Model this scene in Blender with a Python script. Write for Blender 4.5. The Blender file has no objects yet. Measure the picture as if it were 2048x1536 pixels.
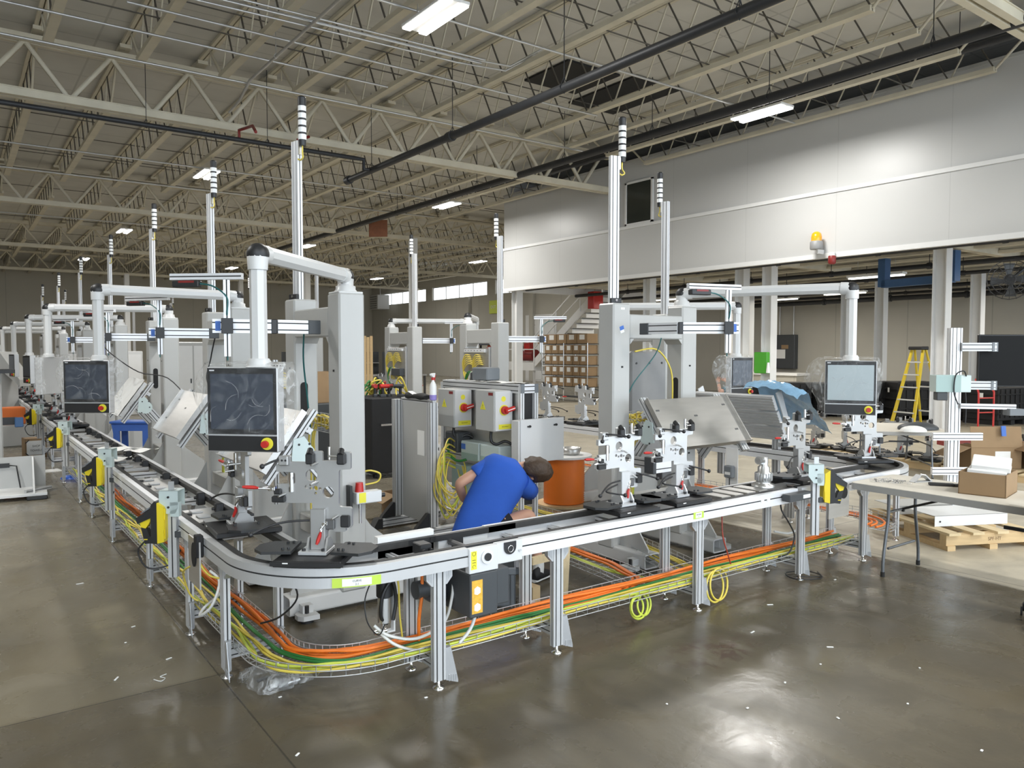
import bpy, math, random
from mathutils import Matrix, Vector
from mathutils.geometry import tessellate_polygon
random.seed(7)
S = bpy.context.scene
COL = S.collection
R = math.radians
PI = math.pi

# ---------------------------------------------------------------- camera
cam_d = bpy.data.cameras.new('camera')
cam_d.sensor_fit = 'HORIZONTAL'; cam_d.sensor_width = 36.0
cam_d.lens = 36.0 * 1530.0 / 2048.0
cam_d.clip_start = 0.05; cam_d.clip_end = 300
cam = bpy.data.objects.new('camera', cam_d); COL.objects.link(cam)
cam.location = (0, 0, 2.0)
cam.rotation_euler = (R(90) - math.atan(69 / 1530), 0, R(53.85 - 90))
S.camera = cam

# ---------------------------------------------------------------- world, exposure
w = bpy.data.worlds.new('world'); S.world = w; w.use_nodes = True
bg = w.node_tree.nodes['Background']
bg.inputs[0].default_value = (0.80, 0.90, 1.0, 1); bg.inputs[1].default_value = 4.6
vs = S.view_settings
vs.view_transform = 'Standard'; vs.look = 'None'; vs.gamma = 1; vs.exposure = -0.12
vs.use_curve_mapping = False
S.cycles.use_denoising = True
S.cycles.max_bounces = 7; S.cycles.diffuse_bounces = 4; S.cycles.glossy_bounces = 3
S.cycles.transparent_max_bounces = 10
S.cycles.sample_clamp_indirect = 4.0
LAMP_W = 155.0

# ---------------------------------------------------------------- materials
MATS = {}
def mat(name, col, rough=0.5, metal=0.0, noise=0.0, scale=8.0, bump=0.0, spec=0.5, emit=None, estr=0.0, alpha=1.0, stretch=None, trans=0.0):
    if name in MATS: return MATS[name]
    m = bpy.data.materials.new(name); m.use_nodes = True; MATS[name] = m
    nt = m.node_tree; p = nt.nodes['Principled BSDF']
    c = (col[0], col[1], col[2], 1)
    p.inputs['Base Color'].default_value = c
    p.inputs['Roughness'].default_value = rough
    p.inputs['Metallic'].default_value = metal
    p.inputs['Specular IOR Level'].default_value = spec
    p.inputs['Alpha'].default_value = alpha
    if trans: p.inputs['Transmission Weight'].default_value = trans
    if emit:
        p.inputs['Emission Color'].default_value = (*emit, 1); p.inputs['Emission Strength'].default_value = estr
    if noise or bump:
        tc = nt.nodes.new('ShaderNodeTexCoord'); mp = nt.nodes.new('ShaderNodeMapping')
        if stretch: mp.inputs['Scale'].default_value = stretch
        n = nt.nodes.new('ShaderNodeTexNoise'); n.inputs['Scale'].default_value = scale; n.inputs['Detail'].default_value = 5
        nt.links.new(tc.outputs['Object'], mp.inputs[0]); nt.links.new(mp.outputs[0], n.inputs['Vector'])
        if noise:
            mx = nt.nodes.new('ShaderNodeMix'); mx.data_type = 'RGBA'
            mx.inputs[6].default_value = tuple(max(0, v * (1 - noise)) for v in col) + (1,)
            mx.inputs[7].default_value = tuple(min(1, v * (1 + noise)) for v in col) + (1,)
            nt.links.new(n.outputs['Fac'], mx.inputs[0]); nt.links.new(mx.outputs[2], p.inputs['Base Color'])
        if bump:
            b = nt.nodes.new('ShaderNodeBump'); b.inputs['Strength'].default_value = bump; b.inputs['Distance'].default_value = 0.02
            nt.links.new(n.outputs['Fac'], b.inputs['Height']); nt.links.new(b.outputs[0], p.inputs['Normal'])
    return m
mat('alu', (.58, .585, .59), .46, .35, .06, 6)
mat('alu_bright', (.80, .81, .83), .42, .25, .05, 6)
mat('steel', (.60, .60, .59), .32, .9, .10, 5)
mat('stainless', (.56, .55, .53), .36, .85, .14, 3, stretch=(1, 1, 8))
mat('galv', (.55, .56, .57), .42, .75, .12, 25)
mat('chrome', (.8, .8, .8), .12, 1.0)
mat('plate', (.42, .42, .415), .36, .6, .07, 7)
mat('plate_bright', (.60, .605, .61), .36, .5, .06, 7)
mat('darksteel', (.14, .14, .14), .45, .5, .15, 9)
mat('greypaint', (.46, .46, .445), .42, 0, .05, 4)
mat('armpaint', (.62, .62, .61), .35, 0, .03, 4)
mat('whitepaint', (.74, .74, .73), .4, 0, .04, 4)
mat('mint', (.55, .64, .63), .35, .1, .04, 5)
mat('mintdark', (.34, .46, .44), .4, .1, .04, 5)
mat('black', (.018, .018, .019), .45, 0, .2, 12)
mat('blackmatte', (.012, .012, .013), .75, 0, .2, 12)
mat('blackplate', (.026, .027, .028), .42, .0, .25, 18)
mat('belt', (.035, .034, .033), .6, 0, .35, 30)
mat('slot', (.035, .035, .035), .7)  # dark colour stands for the shade inside extrusion slots and rail grooves
mat('anthracite', (.055, .06, .065), .5, 0, .1, 8)
mat('greyplastic', (.17, .185, .20), .5, 0, .08, 8)
mat('midgrey', (.26, .26, .26), .5, 0, .08, 8)
mat('red', (.50, .025, .02), .35)
mat('darkred', (.22, .018, .016), .45, 0, .1, 6)
mat('rust', (.20, .075, .035), .7, 0, .3, 8)
mat('yellow', (.80, .62, .02), .42, 0, .05, 6)
mat('stickeryellow', (.78, .72, .05), .5)
mat('ladderyellow', (.70, .52, .035), .45, 0, .08, 4)
mat('cable_orange', (.85, .20, .02), .42, 0, .05, 4)
mat('cable_yellow', (.70, .56, .09), .42, 0, .06, 4)
mat('cable_ygreen', (.52, .60, .07), .42, 0, .06, 4)
mat('cable_green', (.03, .20, .045), .42, 0, .06, 4)
mat('cable_white', (.72, .72, .69), .4)
mat('cable_black', (.015, .015, .016), .4)
mat('cable_teal', (.02, .13, .13), .4)
mat('cable_blue', (.03, .08, .4), .4)
mat('cable_red', (.35, .05, .03), .4)
mat('cardboard', (.31, .205, .112), .85, 0, .10, 6, .1)
mat('cardboard_dark', (.24, .15, .08), .85, 0, .10, 6, .1)
mat('wood', (.60, .43, .23), .75, 0, .16, 5, .15, stretch=(1, 7, 7))
mat('wood_pale', (.66, .52, .31), .75, 0, .14, 5, .15, stretch=(7, 1, 7))
mat('paper', (.82, .82, .80), .8, 0, .03, 3)
mat('label_white', (.82, .82, .80), .6)
mat('tape_green', (.50, .68, .08), .6)
mat('tape_blue', (.06, .16, .52), .6, 0, .08, 20)
mat('ink', (.02, .02, .02), .8)
mat('bluepaint', (.05, .13, .45), .5, 0, .12, 8)
mat('bluesteel', (.04, .10, .22), .5, 0, .1, 5)
mat('bluefilm', (.26, .46, .66), .14, 0, .35, 9, 1.0, .8)
mat('bluebag', (.02, .12, .62), .35, 0, .15, 14, .5)
mat('screen', (.050, .060, .080), .22, 0, .15, 6)
mat('screen_pale', (.36, .42, .44), .25, 0, .1, 3)
mat('screen_black', (.004, .004, .004), .5, spec=.15)
mat('tabletop', (.66, .62, .54), .55, 0, .05, 6)
mat('tablegrey', (.35, .345, .33), .5, 0, .06, 5)
mat('legsteel', (.17, .18, .19), .35, .5)
mat('orange_plastic', (.72, .17, .03), .5, 0, .06, 4)
mat('amber', (.85, .36, .015), .15, 0, 0, 1, 0, .6)
mat('green_box', (.07, .36, .03), .45, 0, .08, 6)
mat('rubber', (.02, .02, .02), .85, 0, .2, 20)
mat('joist', (.60, .555, .44), .62, 0, .20, 2.5)
mat('joistdark', (.10, .09, .075), .7, 0, .25, 3)
mat('pipe_dark', (.030, .032, .036), .5, .2, .2, 6)
mat('conduit', (.52, .52, .51), .35, .7, .1, 5)
mat('lamp_body', (.75, .75, .74), .5)
mat('lamp_glow', (1, 1, 1), .5, emit=(1.0, .985, .94), estr=16.0)
mat('red_glow', (1, .1, .05), .5, emit=(1.0, .12, .05), estr=4.0)
mat('tube_glow', (1, 1, 1), .5, emit=(1.0, .97, .88), estr=2.6)
mat('lens', (.86, .86, .85), .25, 0, .03, 5)
mat('shirt', (.020, .095, .47), .85, 0, .12, 5, .25)
mat('shirt_teal', (.05, .13, .17), .85, 0, .1, 6, .1)
mat('shorts', (.012, .012, .016), .85)
mat('skin', (.56, .31, .215), .5, 0, .06, 10)
mat('hair', (.055, .032, .018), .6, 0, .45, 26, .6)
mat('hair_grey', (.16, .14, .12), .65, 0, .4, 40, .5)
mat('sock', (.75, .75, .74), .9)
mat('shoe', (.02, .02, .022), .6)
mat('glass_dark', (.03, .035, .03), .12, 0, .1, 3)
mat('sky_glass', (.9, .95, 1.0), .3, emit=(.93, .97, 1.0), estr=2.2)
mat('exit_green', (.62, .72, .10), .5)
mat('violet', (.30, .24, .60), .3)
mat('sheetlight', (.70, .71, .72), .4, .2, .04, 4)

def film_mat(name, tint, opac, rough=.12, scale=9.0, lo=.2, hi=.8):
    """thin clear plastic: mostly see-through, wrinkles catch the light"""
    m = bpy.data.materials.new(name); m.use_nodes = True; MATS[name] = m; nt = m.node_tree
    for n in list(nt.nodes): nt.nodes.remove(n)
    out = nt.nodes.new('ShaderNodeOutputMaterial'); mix = nt.nodes.new('ShaderNodeMixShader')
    tr = nt.nodes.new('ShaderNodeBsdfTransparent'); pr = nt.nodes.new('ShaderNodeBsdfPrincipled')
    pr.inputs['Base Color'].default_value = (*tint, 1); pr.inputs['Roughness'].default_value = rough
    tc = nt.nodes.new('ShaderNodeTexCoord'); n = nt.nodes.new('ShaderNodeTexNoise'); n.inputs['Scale'].default_value = scale
    n.inputs['Distortion'].default_value = 1.8
    rp = nt.nodes.new('ShaderNodeMapRange'); rp.inputs[1].default_value = .45; rp.inputs[2].default_value = .7
    rp.inputs[3].default_value = opac * lo; rp.inputs[4].default_value = opac * hi
    b = nt.nodes.new('ShaderNodeBump'); b.inputs['Strength'].default_value = .8; b.inputs['Distance'].default_value = .03
    L = nt.links.new
    L(tc.outputs['Object'], n.inputs['Vector']); L(n.outputs['Fac'], rp.inputs[0]); L(n.outputs['Fac'], b.inputs['Height'])
    L(b.outputs[0], pr.inputs['Normal']); L(rp.outputs[0], mix.inputs[0]); L(tr.outputs[0], mix.inputs[1]); L(pr.outputs[0], mix.inputs[2]); L(mix.outputs[0], out.inputs[0])
    return m
film_mat('film', (.75, .76, .76), .62)
film_mat('film_front', (.70, .71, .72), .16, scale=7, lo=.1, hi=.9)
film_mat('bag', (.72, .72, .71), .75, scale=12)

def floor_mat():
    m = bpy.data.materials.new('concrete'); m.use_nodes = True; MATS['concrete'] = m; nt = m.node_tree; p = nt.nodes['Principled BSDF']; L = nt.links.new
    def N(t, **k):
        n = nt.nodes.new(t)
        for a, v in k.items(): setattr(n, a, v)
        return n
    geo = N('ShaderNodeNewGeometry'); sep = N('ShaderNodeSeparateXYZ'); L(geo.outputs['Position'], sep.inputs[0])
    def noise(sc, det=6, dist=0.0, stretch=None):
        n = N('ShaderNodeTexNoise'); n.inputs['Scale'].default_value = sc; n.inputs['Detail'].default_value = det; n.inputs['Distortion'].default_value = dist
        if stretch:
            mp = N('ShaderNodeMapping'); mp.inputs['Scale'].default_value = stretch; L(geo.outputs['Position'], mp.inputs[0]); L(mp.outputs[0], n.inputs['Vector'])
        else: L(geo.outputs['Position'], n.inputs['Vector'])
        return n.outputs['Fac']
    def rng(src, a, b, c=0.0, d=1.0):
        n = N('ShaderNodeMapRange'); n.inputs[1].default_value = a; n.inputs[2].default_value = b; n.inputs[3].default_value = c; n.inputs[4].default_value = d
        L(src, n.inputs[0]); return n.outputs[0]
    def mix(f, a, b):
        n = N('ShaderNodeMix', data_type='RGBA')
        if isinstance(f, float): n.inputs[0].default_value = f
        else: L(f, n.inputs[0])
        for i, v in ((6, a), (7, b)):
            if isinstance(v, tuple): n.inputs[i].default_value = (*v, 1)
            else: L(v, n.inputs[i])
        return n.outputs[2]
    def mth(op, a, b=None):
        n = N('ShaderNodeMath', operation=op)
        for i, v in ((0, a), (1, b)):
            if v is None: continue
            if isinstance(v, (int, float)): n.inputs[i].default_value = v
            else: L(v, n.inputs[i])
        return n.outputs[0]
    X, Y = sep.outputs[0], sep.outputs[1]
    big = noise(.55, 5, .6); mid = noise(2.2, 8, .8); fine = noise(18, 6); streak = noise(1.2, 6, .3, (3.0, .5, 1))
    dark = mix(rng(big, .35, .65), (.088, .073, .047), (.140, .119, .082))
    dark = mix(rng(mid, .45, .75, 0, .55), dark, (.062, .054, .043))
    dark = mix(rng(streak, .55, .8, 0, .6), dark, (.18, .155, .108))
    dark = mix(rng(fine, .62, .8, 0, .4), dark, (.07, .062, .052))
    pale = mix(rng(mid, .35, .7), (.52, .47, .37), (.40, .36, .285))
    pale = mix(rng(fine, .60, .78, 0, .35), pale, (.26, .23, .185))
    wob = mth('MULTIPLY', mth('SUBTRACT', noise(3.0, 4), .5), .10)
    edge = rng(mth('ADD', X, wob), 7.12, 7.18)
    far = rng(X, 19.5, 23.0)
    pmask = mth('MULTIPLY', edge, mth('SUBTRACT', 1.0, mth('MULTIPLY', far, .8)))
    # worn, lighter traffic lane left of the line and towards the far end
    lane = mth('MULTIPLY', rng(Y, 4.78, 4.84), mth('SUBTRACT', 1.0, rng(X, 1.24, 1.30)))
    lane = mth('MULTIPLY', lane, rng(noise(.9, 6, .8), .25, .65, .25, 1.0))
    col = mix(mth('MULTIPLY', lane, .85), dark, (.225, .195, .135))
    yfar = rng(Y, 6.5, 11.0)
    col = mix(mth('MULTIPLY', yfar, .55), col, (.25, .226, .178))
    col = mix(pmask, col, pale)
    # reddish stain patch
    dx = mth('SUBTRACT', X, 4.05); dy = mth('SUBTRACT', Y, 3.25)
    d2 = mth('ADD', mth('MULTIPLY', dx, dx), mth('MULTIPLY', mth('MULTIPLY', dy, dy), 3.0))
    st = mth('MULTIPLY', rng(d2, .22, .02), rng(noise(9, 8, 1.0), .45, .6))
    col = mix(mth('MULTIPLY', st, .7), col, (.075, .040, .030))
    # small oil spots
    v = N('ShaderNodeTexVoronoi'); v.inputs['Scale'].default_value = 2.3; L(geo.outputs['Position'], v.inputs['Vector'])
    sp = rng(v.outputs['Distance'], .06, .035)
    col = mix(mth('MULTIPLY', sp, rng(noise(1.3), .52, .56, 0, .8)), col, (.03, .028, .024))
    # sawn joints
    def joint(src, at, w=.007):
        return rng(mth('ABSOLUTE', mth('SUBTRACT', src, at)), w, w * .4)
    jt = joint(X, 1.27)
    for a, sname in ((4.8, Y), (7.25, X), (10.8, Y), (16.8, Y), (13.2, X)):
        jt = mth('MAXIMUM', jt, joint(sname, a))
    col = mix(mth('MULTIPLY', jt, .75), col, (.03, .027, .022))
    L(col, p.inputs['Base Color'])
    rr = mth('ADD', rng(mid, .3, .75, .16, .42), mth('MULTIPLY', pmask, .12))
    L(rr, p.inputs['Roughness']); p.inputs['Specular IOR Level'].default_value = .5
    b = N('ShaderNodeBump'); b.inputs['Strength'].default_value = .12; b.inputs['Distance'].default_value = .01
    L(mth('SUBTRACT', fine, jt), b.inputs['Height']); L(b.outputs[0], p.inputs['Normal'])
floor_mat()

def seam_mat(name, col, axis, pitch, width=.01, dark=.75, rough=.55, noise=.05, second=None):
    """painted sheet with fine panel seams"""
    m = mat(name, col, rough, 0, noise, 1.2); nt = m.node_tree; p = nt.nodes['Principled BSDF']; L = nt.links.new
    src = p.inputs['Base Color'].links[0].from_socket
    geo = nt.nodes.new('ShaderNodeNewGeometry'); sep = nt.nodes.new('ShaderNodeSeparateXYZ'); L(geo.outputs['Position'], sep.inputs[0])
    for ax, pt in [(axis, pitch)] + ([second] if second else []):
        md = nt.nodes.new('ShaderNodeMath'); md.operation = 'PINGPONG'; md.inputs[1].default_value = pt / 2; L(sep.outputs[ax], md.inputs[0])
        lt = nt.nodes.new('ShaderNodeMath'); lt.operation = 'LESS_THAN'; lt.inputs[1].default_value = width; L(md.outputs[0], lt.inputs[0])
        mx = nt.nodes.new('ShaderNodeMix'); mx.data_type = 'RGBA'; mx.inputs[7].default_value = tuple(v * dark for v in col) + (1,)
        L(lt.outputs[0], mx.inputs[0]); L(src, mx.inputs[6]); src = mx.outputs[2]
    L(src, p.inputs['Base Color'])
seam_mat('roofdeck', (.56, .55, .51), 1, 1.22, .02, .8, .75, .16, second=(0, 2.44))
seam_mat('wallcream', (.46, .44, .385), 1, 3.0, .02, .8, .7, .06)
seam_mat('wallcream_x', (.46, .43, .355), 0, 3.0, .02, .8, .7, .06)
seam_mat('mezzpanel', (.54, .54, .53), 1, 2.44, .008, .88, .36, .02)
# ---------------------------------------------------------------- mesh builder
def V(*a): return Vector(a)
class B:
    def __init__(s): s.v = []; s.f = []; s.sm = []; s.mi = []; s.M = Matrix.Identity(4); s.m = 0
    def at(s, loc=(0, 0, 0), rx=0, ry=0, rz=0):
        s.M = Matrix.Translation(loc) @ Matrix.Rotation(R(rz), 4, 'Z') @ Matrix.Rotation(R(ry), 4, 'Y') @ Matrix.Rotation(R(rx), 4, 'X'); return s
    def add(s, vs, fs, smooth=False):
        o = len(s.v); s.v += [tuple(s.M @ Vector(p)) for p in vs]
        for f in fs: s.f.append(tuple(o + i for i in f)); s.sm.append(smooth); s.mi.append(s.m)
        return s
    def box(s, x0, y0, z0, x1, y1, z1, c=0.0):
        if x0 > x1: x0, x1 = x1, x0
        if y0 > y1: y0, y1 = y1, y0
        if z0 > z1: z0, z1 = z1, z0
        if c <= 0:
            return s.add([(x0, y0, z0), (x1, y0, z0), (x1, y1, z0), (x0, y1, z0), (x0, y0, z1), (x1, y0, z1), (x1, y1, z1), (x0, y1, z1)],
                         [(3, 2, 1, 0), (4, 5, 6, 7), (0, 1, 5, 4), (1, 2, 6, 5), (2, 3, 7, 6), (3, 0, 4, 7)])
        c = min(c, (x1 - x0) / 2.1, (y1 - y0) / 2.1, (z1 - z0) / 2.1)
        lo = [(x0 + c, y0), (x1 - c, y0), (x1, y0 + c), (x1, y1 - c), (x1 - c, y1), (x0 + c, y1), (x0, y1 - c), (x0, y0 + c)]
        ins = [(x0 + c, y0 + c), (x1 - c, y0 + c), (x1 - c, y0 + c), (x1 - c, y1 - c), (x1 - c, y1 - c), (x0 + c, y1 - c), (x0 + c, y1 - c), (x0 + c, y0 + c)]
        vs = [(a, b, z0) for a, b in ins] + [(a, b, z0 + c) for a, b in lo] + [(a, b, z1 - c) for a, b in lo] + [(a, b, z1) for a, b in ins]
        fs = []
        for k in range(3):
            for i in range(8):
                j = (i + 1) % 8; fs.append((k * 8 + i, k * 8 + j, k * 8 + 8 + j, k * 8 + 8 + i))
        fs += [(7, 5, 3, 1), (25, 27, 29, 31)]
        return s.add(vs, fs)
    def cen(s, c, sz, ch=0.0): return s.box(c[0] - sz[0] / 2, c[1] - sz[1] / 2, c[2] - sz[2] / 2, c[0] + sz[0] / 2, c[1] + sz[1] / 2, c[2] + sz[2] / 2, ch)
    def cyl(s, p0, p1, r0, r1=None, n=12, cap=True, smooth=True):
        p0 = Vector(p0); p1 = Vector(p1); r1 = r0 if r1 is None else r1
        d = (p1 - p0).normalized(); u = d.orthogonal().normalized(); w_ = d.cross(u)
        ring = [(u * math.cos(2 * PI * i / n) + w_ * math.sin(2 * PI * i / n)) for i in range(n)]
        vs = [p0 + q * r0 for q in ring] + [p1 + q * r1 for q in ring]
        s.add(vs, [(i, (i + 1) % n, n + (i + 1) % n, n + i) for i in range(n)], smooth)
        if cap: s.add(vs, [tuple(range(n))[::-1], tuple(range(n, 2 * n))])
        return s
    def sph(s, c, r, n=10, m=7, z0=-1.0, z1=1.0, sc=(1, 1, 1)):
        vs = []; fs = []
        for j in range(m + 1):
            t = math.asin(z0) + (math.asin(z1) - math.asin(z0)) * j / m
            for i in range(n):
                a = 2 * PI * i / n; vs.append((c[0] + sc[0] * r * math.cos(t) * math.cos(a), c[1] + sc[1] * r * math.cos(t) * math.sin(a), c[2] + sc[2] * r * math.sin(t)))
        for j in range(m):
            for i in range(n): fs.append((j * n + i, j * n + (i + 1) % n, (j + 1) * n + (i + 1) % n, (j + 1) * n + i))
        s.add(vs, fs, True); s.add(vs, [tuple(range(n))[::-1], tuple(range(m * n, m * n + n))]); return s
    def lathe(s, prof, n=16, c=(0, 0, 0)):
        vs = [(c[0] + r * math.cos(2 * PI * i / n), c[1] + r * math.sin(2 * PI * i / n), c[2] + z) for r, z in prof for i in range(n)]; m = len(prof)
        s.add(vs, [(j * n + i, j * n + (i + 1) % n, (j + 1) * n + (i + 1) % n, (j + 1) * n + i) for j in range(m - 1) for i in range(n)], True)
        return s.add(vs, [tuple(range(n))[::-1], tuple(range((m - 1) * n, m * n))])
    def tube(s, pts, r, n=6, closed=False, rr=None):
        P = [Vector(p) for p in pts]; k = len(P)
        if k < 2: return s
        T = []
        for i in range(k):
            a = P[i - 1] if (i > 0 or closed) else P[0]; b = P[(i + 1) % k] if (i < k - 1 or closed) else P[-1]
            d = b - a; T.append(d.normalized() if d.length > 1e-9 else Vector((0, 0, 1)))
        u = T[0].orthogonal().normalized(); vs = []
        for i in range(k):
            u = (u - T[i] * u.dot(T[i])); u = u.normalized() if u.length > 1e-6 else T[i].orthogonal().normalized()
            w_ = T[i].cross(u); q = r if rr is None else rr[i]
            vs += [P[i] + (u * math.cos(2 * PI * j / n) + w_ * math.sin(2 * PI * j / n)) * q for j in range(n)]
        fs = [(i * n + j, i * n + (j + 1) % n, (i + 1) * n + (j + 1) % n, (i + 1) * n + j) for i in range(k - 1) for j in range(n)]
        if closed: fs += [((k - 1) * n + j, (k - 1) * n + (j + 1) % n, (j + 1) % n, j) for j in range(n)]
        s.add(vs, fs, True)
        if not closed: s.add(vs, [tuple(range(n))[::-1], tuple(range((k - 1) * n, k * n))])
        return s
    def loft(s, rings, cap=True, smooth=True):
        n = len(rings[0]); vs = [p for r in rings for p in r]; k = len(rings)
        s.add(vs, [(i * n + j, i * n + (j + 1) % n, (i + 1) * n + (j + 1) % n, (i + 1) * n + j) for i in range(k - 1) for j in range(n)], smooth)
        if cap: s.add(vs, [tuple(range(n))[::-1], tuple(range((k - 1) * n, k * n))])
        return s
    def prism(s, poly, t0, t1, plane='xz', holes=()):
        """flat plate with holes; poly in the plane, thickness t0..t1 along the third axis"""
        def to(p, t): return (p[0], t, p[1]) if plane == 'xz' else ((p[0], p[1], t) if plane == 'xy' else (t, p[0], p[1]))
        loops = [list(poly)] + [list(h) for h in holes]
        flat = [p for l in loops for p in l]; n = len(flat)
        tris = tessellate_polygon([[Vector((p[0], p[1], 0)) for p in l] for l in loops])
        vs = [to(p, t0) for p in flat] + [to(p, t1) for p in flat]; fs = []
        for t in tris: fs += [(t[0], t[1], t[2]), (n + t[2], n + t[1], n + t[0])]
        o = 0
        for l in loops:
            for i in range(len(l)):
                a = o + i; b = o + (i + 1) % len(l); fs.append((a, b, n + b, n + a))
            o += len(l)
        return s.add(vs, fs)
    def prof(s, p0, p1, w_=.045, h=.045, up=(0, 0, 1), nw=None, nh=None, slots=True):
        """slotted aluminium extrusion from p0 to p1"""
        p0 = Vector(p0); p1 = Vector(p1); d = (p1 - p0).normalized(); up = Vector(up)
        if abs(d.dot(up)) > .95: up = Vector((0, 1, 0))
        sd = d.cross(up).normalized(); up = sd.cross(d)
        nw = nw or max(1, round(w_ / .045)); nh = nh or max(1, round(h / .045))
        if not slots:
            loop = [(-w_ / 2, -h / 2), (w_ / 2, -h / 2), (w_ / 2, h / 2), (-w_ / 2, h / 2)]
        else:
            g = .0046; dp = .004; loop = []
            def side(a, b, n):
                ax, ay = a; bx, by = b; L_ = math.hypot(bx - ax, by - ay); tx, ty = (bx - ax) / L_, (by - ay) / L_; nx, ny = -ty, tx
                loop.append(a)
                for i in range(n):
                    m = L_ * (i + .5) / n
                    for q, e in ((m - g, 0), (m - g, dp), (m + g, dp), (m + g, 0)): loop.append((ax + tx * q + nx * e, ay + ty * q + ny * e))
            c = [(-w_ / 2, -h / 2), (w_ / 2, -h / 2), (w_ / 2, h / 2), (-w_ / 2, h / 2)]
            side(c[0], c[1], nw); side(c[1], c[2], nh); side(c[2], c[3], nw); side(c[3], c[0], nh)
        n = len(loop); vs = [p0 + sd * a + up * b for a, b in loop] + [p1 + sd * a + up * b for a, b in loop]
        inn = [slots and abs(abs(a) - w_ / 2) > 1e-5 and abs(abs(b) - h / 2) > 1e-5 for a, b in loop]; keep = s.m
        s.add(vs, [(i, (i + 1) % n, n + (i + 1) % n, n + i) for i in range(n) if not (inn[i] and inn[(i + 1) % n])])
        s.m = 7; s.add(vs, [(i, (i + 1) % n, n + (i + 1) % n, n + i) for i in range(n) if inn[i] and inn[(i + 1) % n]]); s.m = keep
        s.add(vs, [tuple(range(n))[::-1], tuple(range(n, 2 * n))]); return s
    def sweep(s, path, sec, smooth=False, dark=()):
        """cross-section (offset to the left, height) swept along a level path"""
        k = len(path); vs = []
        for i in range(k):
            a = Vector(path[max(0, i - 1)]).to_2d(); b = Vector(path[min(k - 1, i + 1)]).to_2d(); d = (b - a).normalized(); nx, ny = -d.y, d.x
            vs += [(path[i][0] + nx * o, path[i][1] + ny * o, z) for o, z in sec]
        n = len(sec)
        def strip(js): return [(i * n + j, i * n + (j + 1) % n, (i + 1) * n + (j + 1) % n, (i + 1) * n + j) for i in range(k - 1) for j in js]
        s.add(vs, strip([j for j in range(n) if j not in dark]), smooth)
        if dark: keep = s.m; s.m = 7; s.add(vs, strip(dark), smooth); s.m = keep
        return s.add(vs, [tuple(range(n)), tuple(range((k - 1) * n, k * n))[::-1]])
    def mesh(s, name):
        me = bpy.data.meshes.new(name); me.from_pydata(s.v, [], s.f); me.polygons.foreach_set('use_smooth', s.sm); me.polygons.foreach_set('material_index', s.mi); me.update(); return me
    def put(s, name, m, parent=None, label=None, cat=None, group=None, kind=None, loc=None, rz=None):
        m = list(m) if isinstance(m, (list, tuple)) else [m]
        if 7 in s.mi: s.mi = [len(m) if q == 7 else q for q in s.mi]; m.append('slot')      # painted shade inside the profile slots and rail grooves
        o = bpy.data.objects.new(name, s.mesh(name)); COL.objects.link(o)
        for k in m: o.data.materials.append(MATS[k])
        if parent is not None: o.parent = parent
        tag(o, label, cat, group, kind)
        if loc is not None: o.location = loc
        if rz is not None: o.rotation_euler[2] = R(rz)
        return o
def tag(o, label=None, cat=None, group=None, kind=None):
    for k, v in (('label', label), ('category', cat), ('group', group), ('kind', kind)):
        if v: o[k] = v
    return o
def thing(name, label, cat, loc=(0, 0, 0), rz=0.0, group=None, kind=None):
    o = bpy.data.objects.new(name, None); COL.objects.link(o); o.empty_display_size = .1
    o.location = loc; o.rotation_euler = (0, 0, R(rz)); return tag(o, label, cat, group, kind)
def copy_tree(o, loc=None, rz=None, label=None, group=None, parent=None):
    c = o.copy(); COL.objects.link(c); c.parent = parent
    if loc is not None: c.location = loc
    if rz is not None: c.rotation_euler[2] = R(rz)
    if label: c['label'] = label
    if group: c['group'] = group
    for ch in list(o.children): copy_tree(ch, parent=c)
    return c
def link_copy(src, parent=None, loc=None, rz=None):
    c = src.copy(); COL.objects.link(c); c.parent = parent
    if loc is not None: c.location = loc
    if rz is not None: c.rotation_euler[2] = R(rz)
    return c
def cr(pts, n=6):
    """smooth curve through points"""
    P = [Vector(p) for p in pts]; out = []
    for i in range(len(P) - 1):
        a = P[max(0, i - 1)]; b = P[i]; c = P[i + 1]; d = P[min(len(P) - 1, i + 2)]
        for k in range(n):
            t = k / n; out.append(.5 * ((2 * b) + (c - a) * t + (2 * a - 5 * b + 4 * c - d) * t * t + (3 * b - a - 3 * c + d) * t ** 3))
    return out + [P[-1]]
def circ(cx, cy, r, n=16, a0=0.0): return [(cx + r * math.cos(a0 + 2 * PI * i / n), cy + r * math.sin(a0 + 2 * PI * i / n)) for i in range(n)]
def rrect(x0, y0, x1, y1, r, n=3):
    out = []
    for cx, cy, a in ((x1 - r, y1 - r, 0), (x0 + r, y1 - r, 90), (x0 + r, y0 + r, 180), (x1 - r, y0 + r, 270)):
        out += [(cx + r * math.cos(R(a + 90 * i / n)), cy + r * math.sin(R(a + 90 * i / n))) for i in range(n + 1)]
    return out
def text(body, size, parent, loc, rot, m='ink', name='lettering', align='CENTER', ext=.0003):
    c = bpy.data.curves.new(name, 'FONT'); c.body = body; c.size = size; c.align_x = align; c.align_y = 'CENTER'; c.extrude = ext
    tmp = bpy.data.objects.new(name, c); me = bpy.data.meshes.new_from_object(tmp); bpy.data.objects.remove(tmp); bpy.data.curves.remove(c)
    o = bpy.data.objects.new(name, me); COL.objects.link(o); o.parent = parent; o.location = loc; o.rotation_euler = rot
    me.materials.clear(); me.materials.append(MATS[m]); return o
def cable(pts, r, m, label, cat='cable', group=None, parent=None, n=6, res=5, name='cable', smooth=True):
    b = B(); b.tube(cr(pts, res) if smooth else pts, r, n)
    return b.put(name, m, parent, label, cat if parent is None else None, group)
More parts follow.
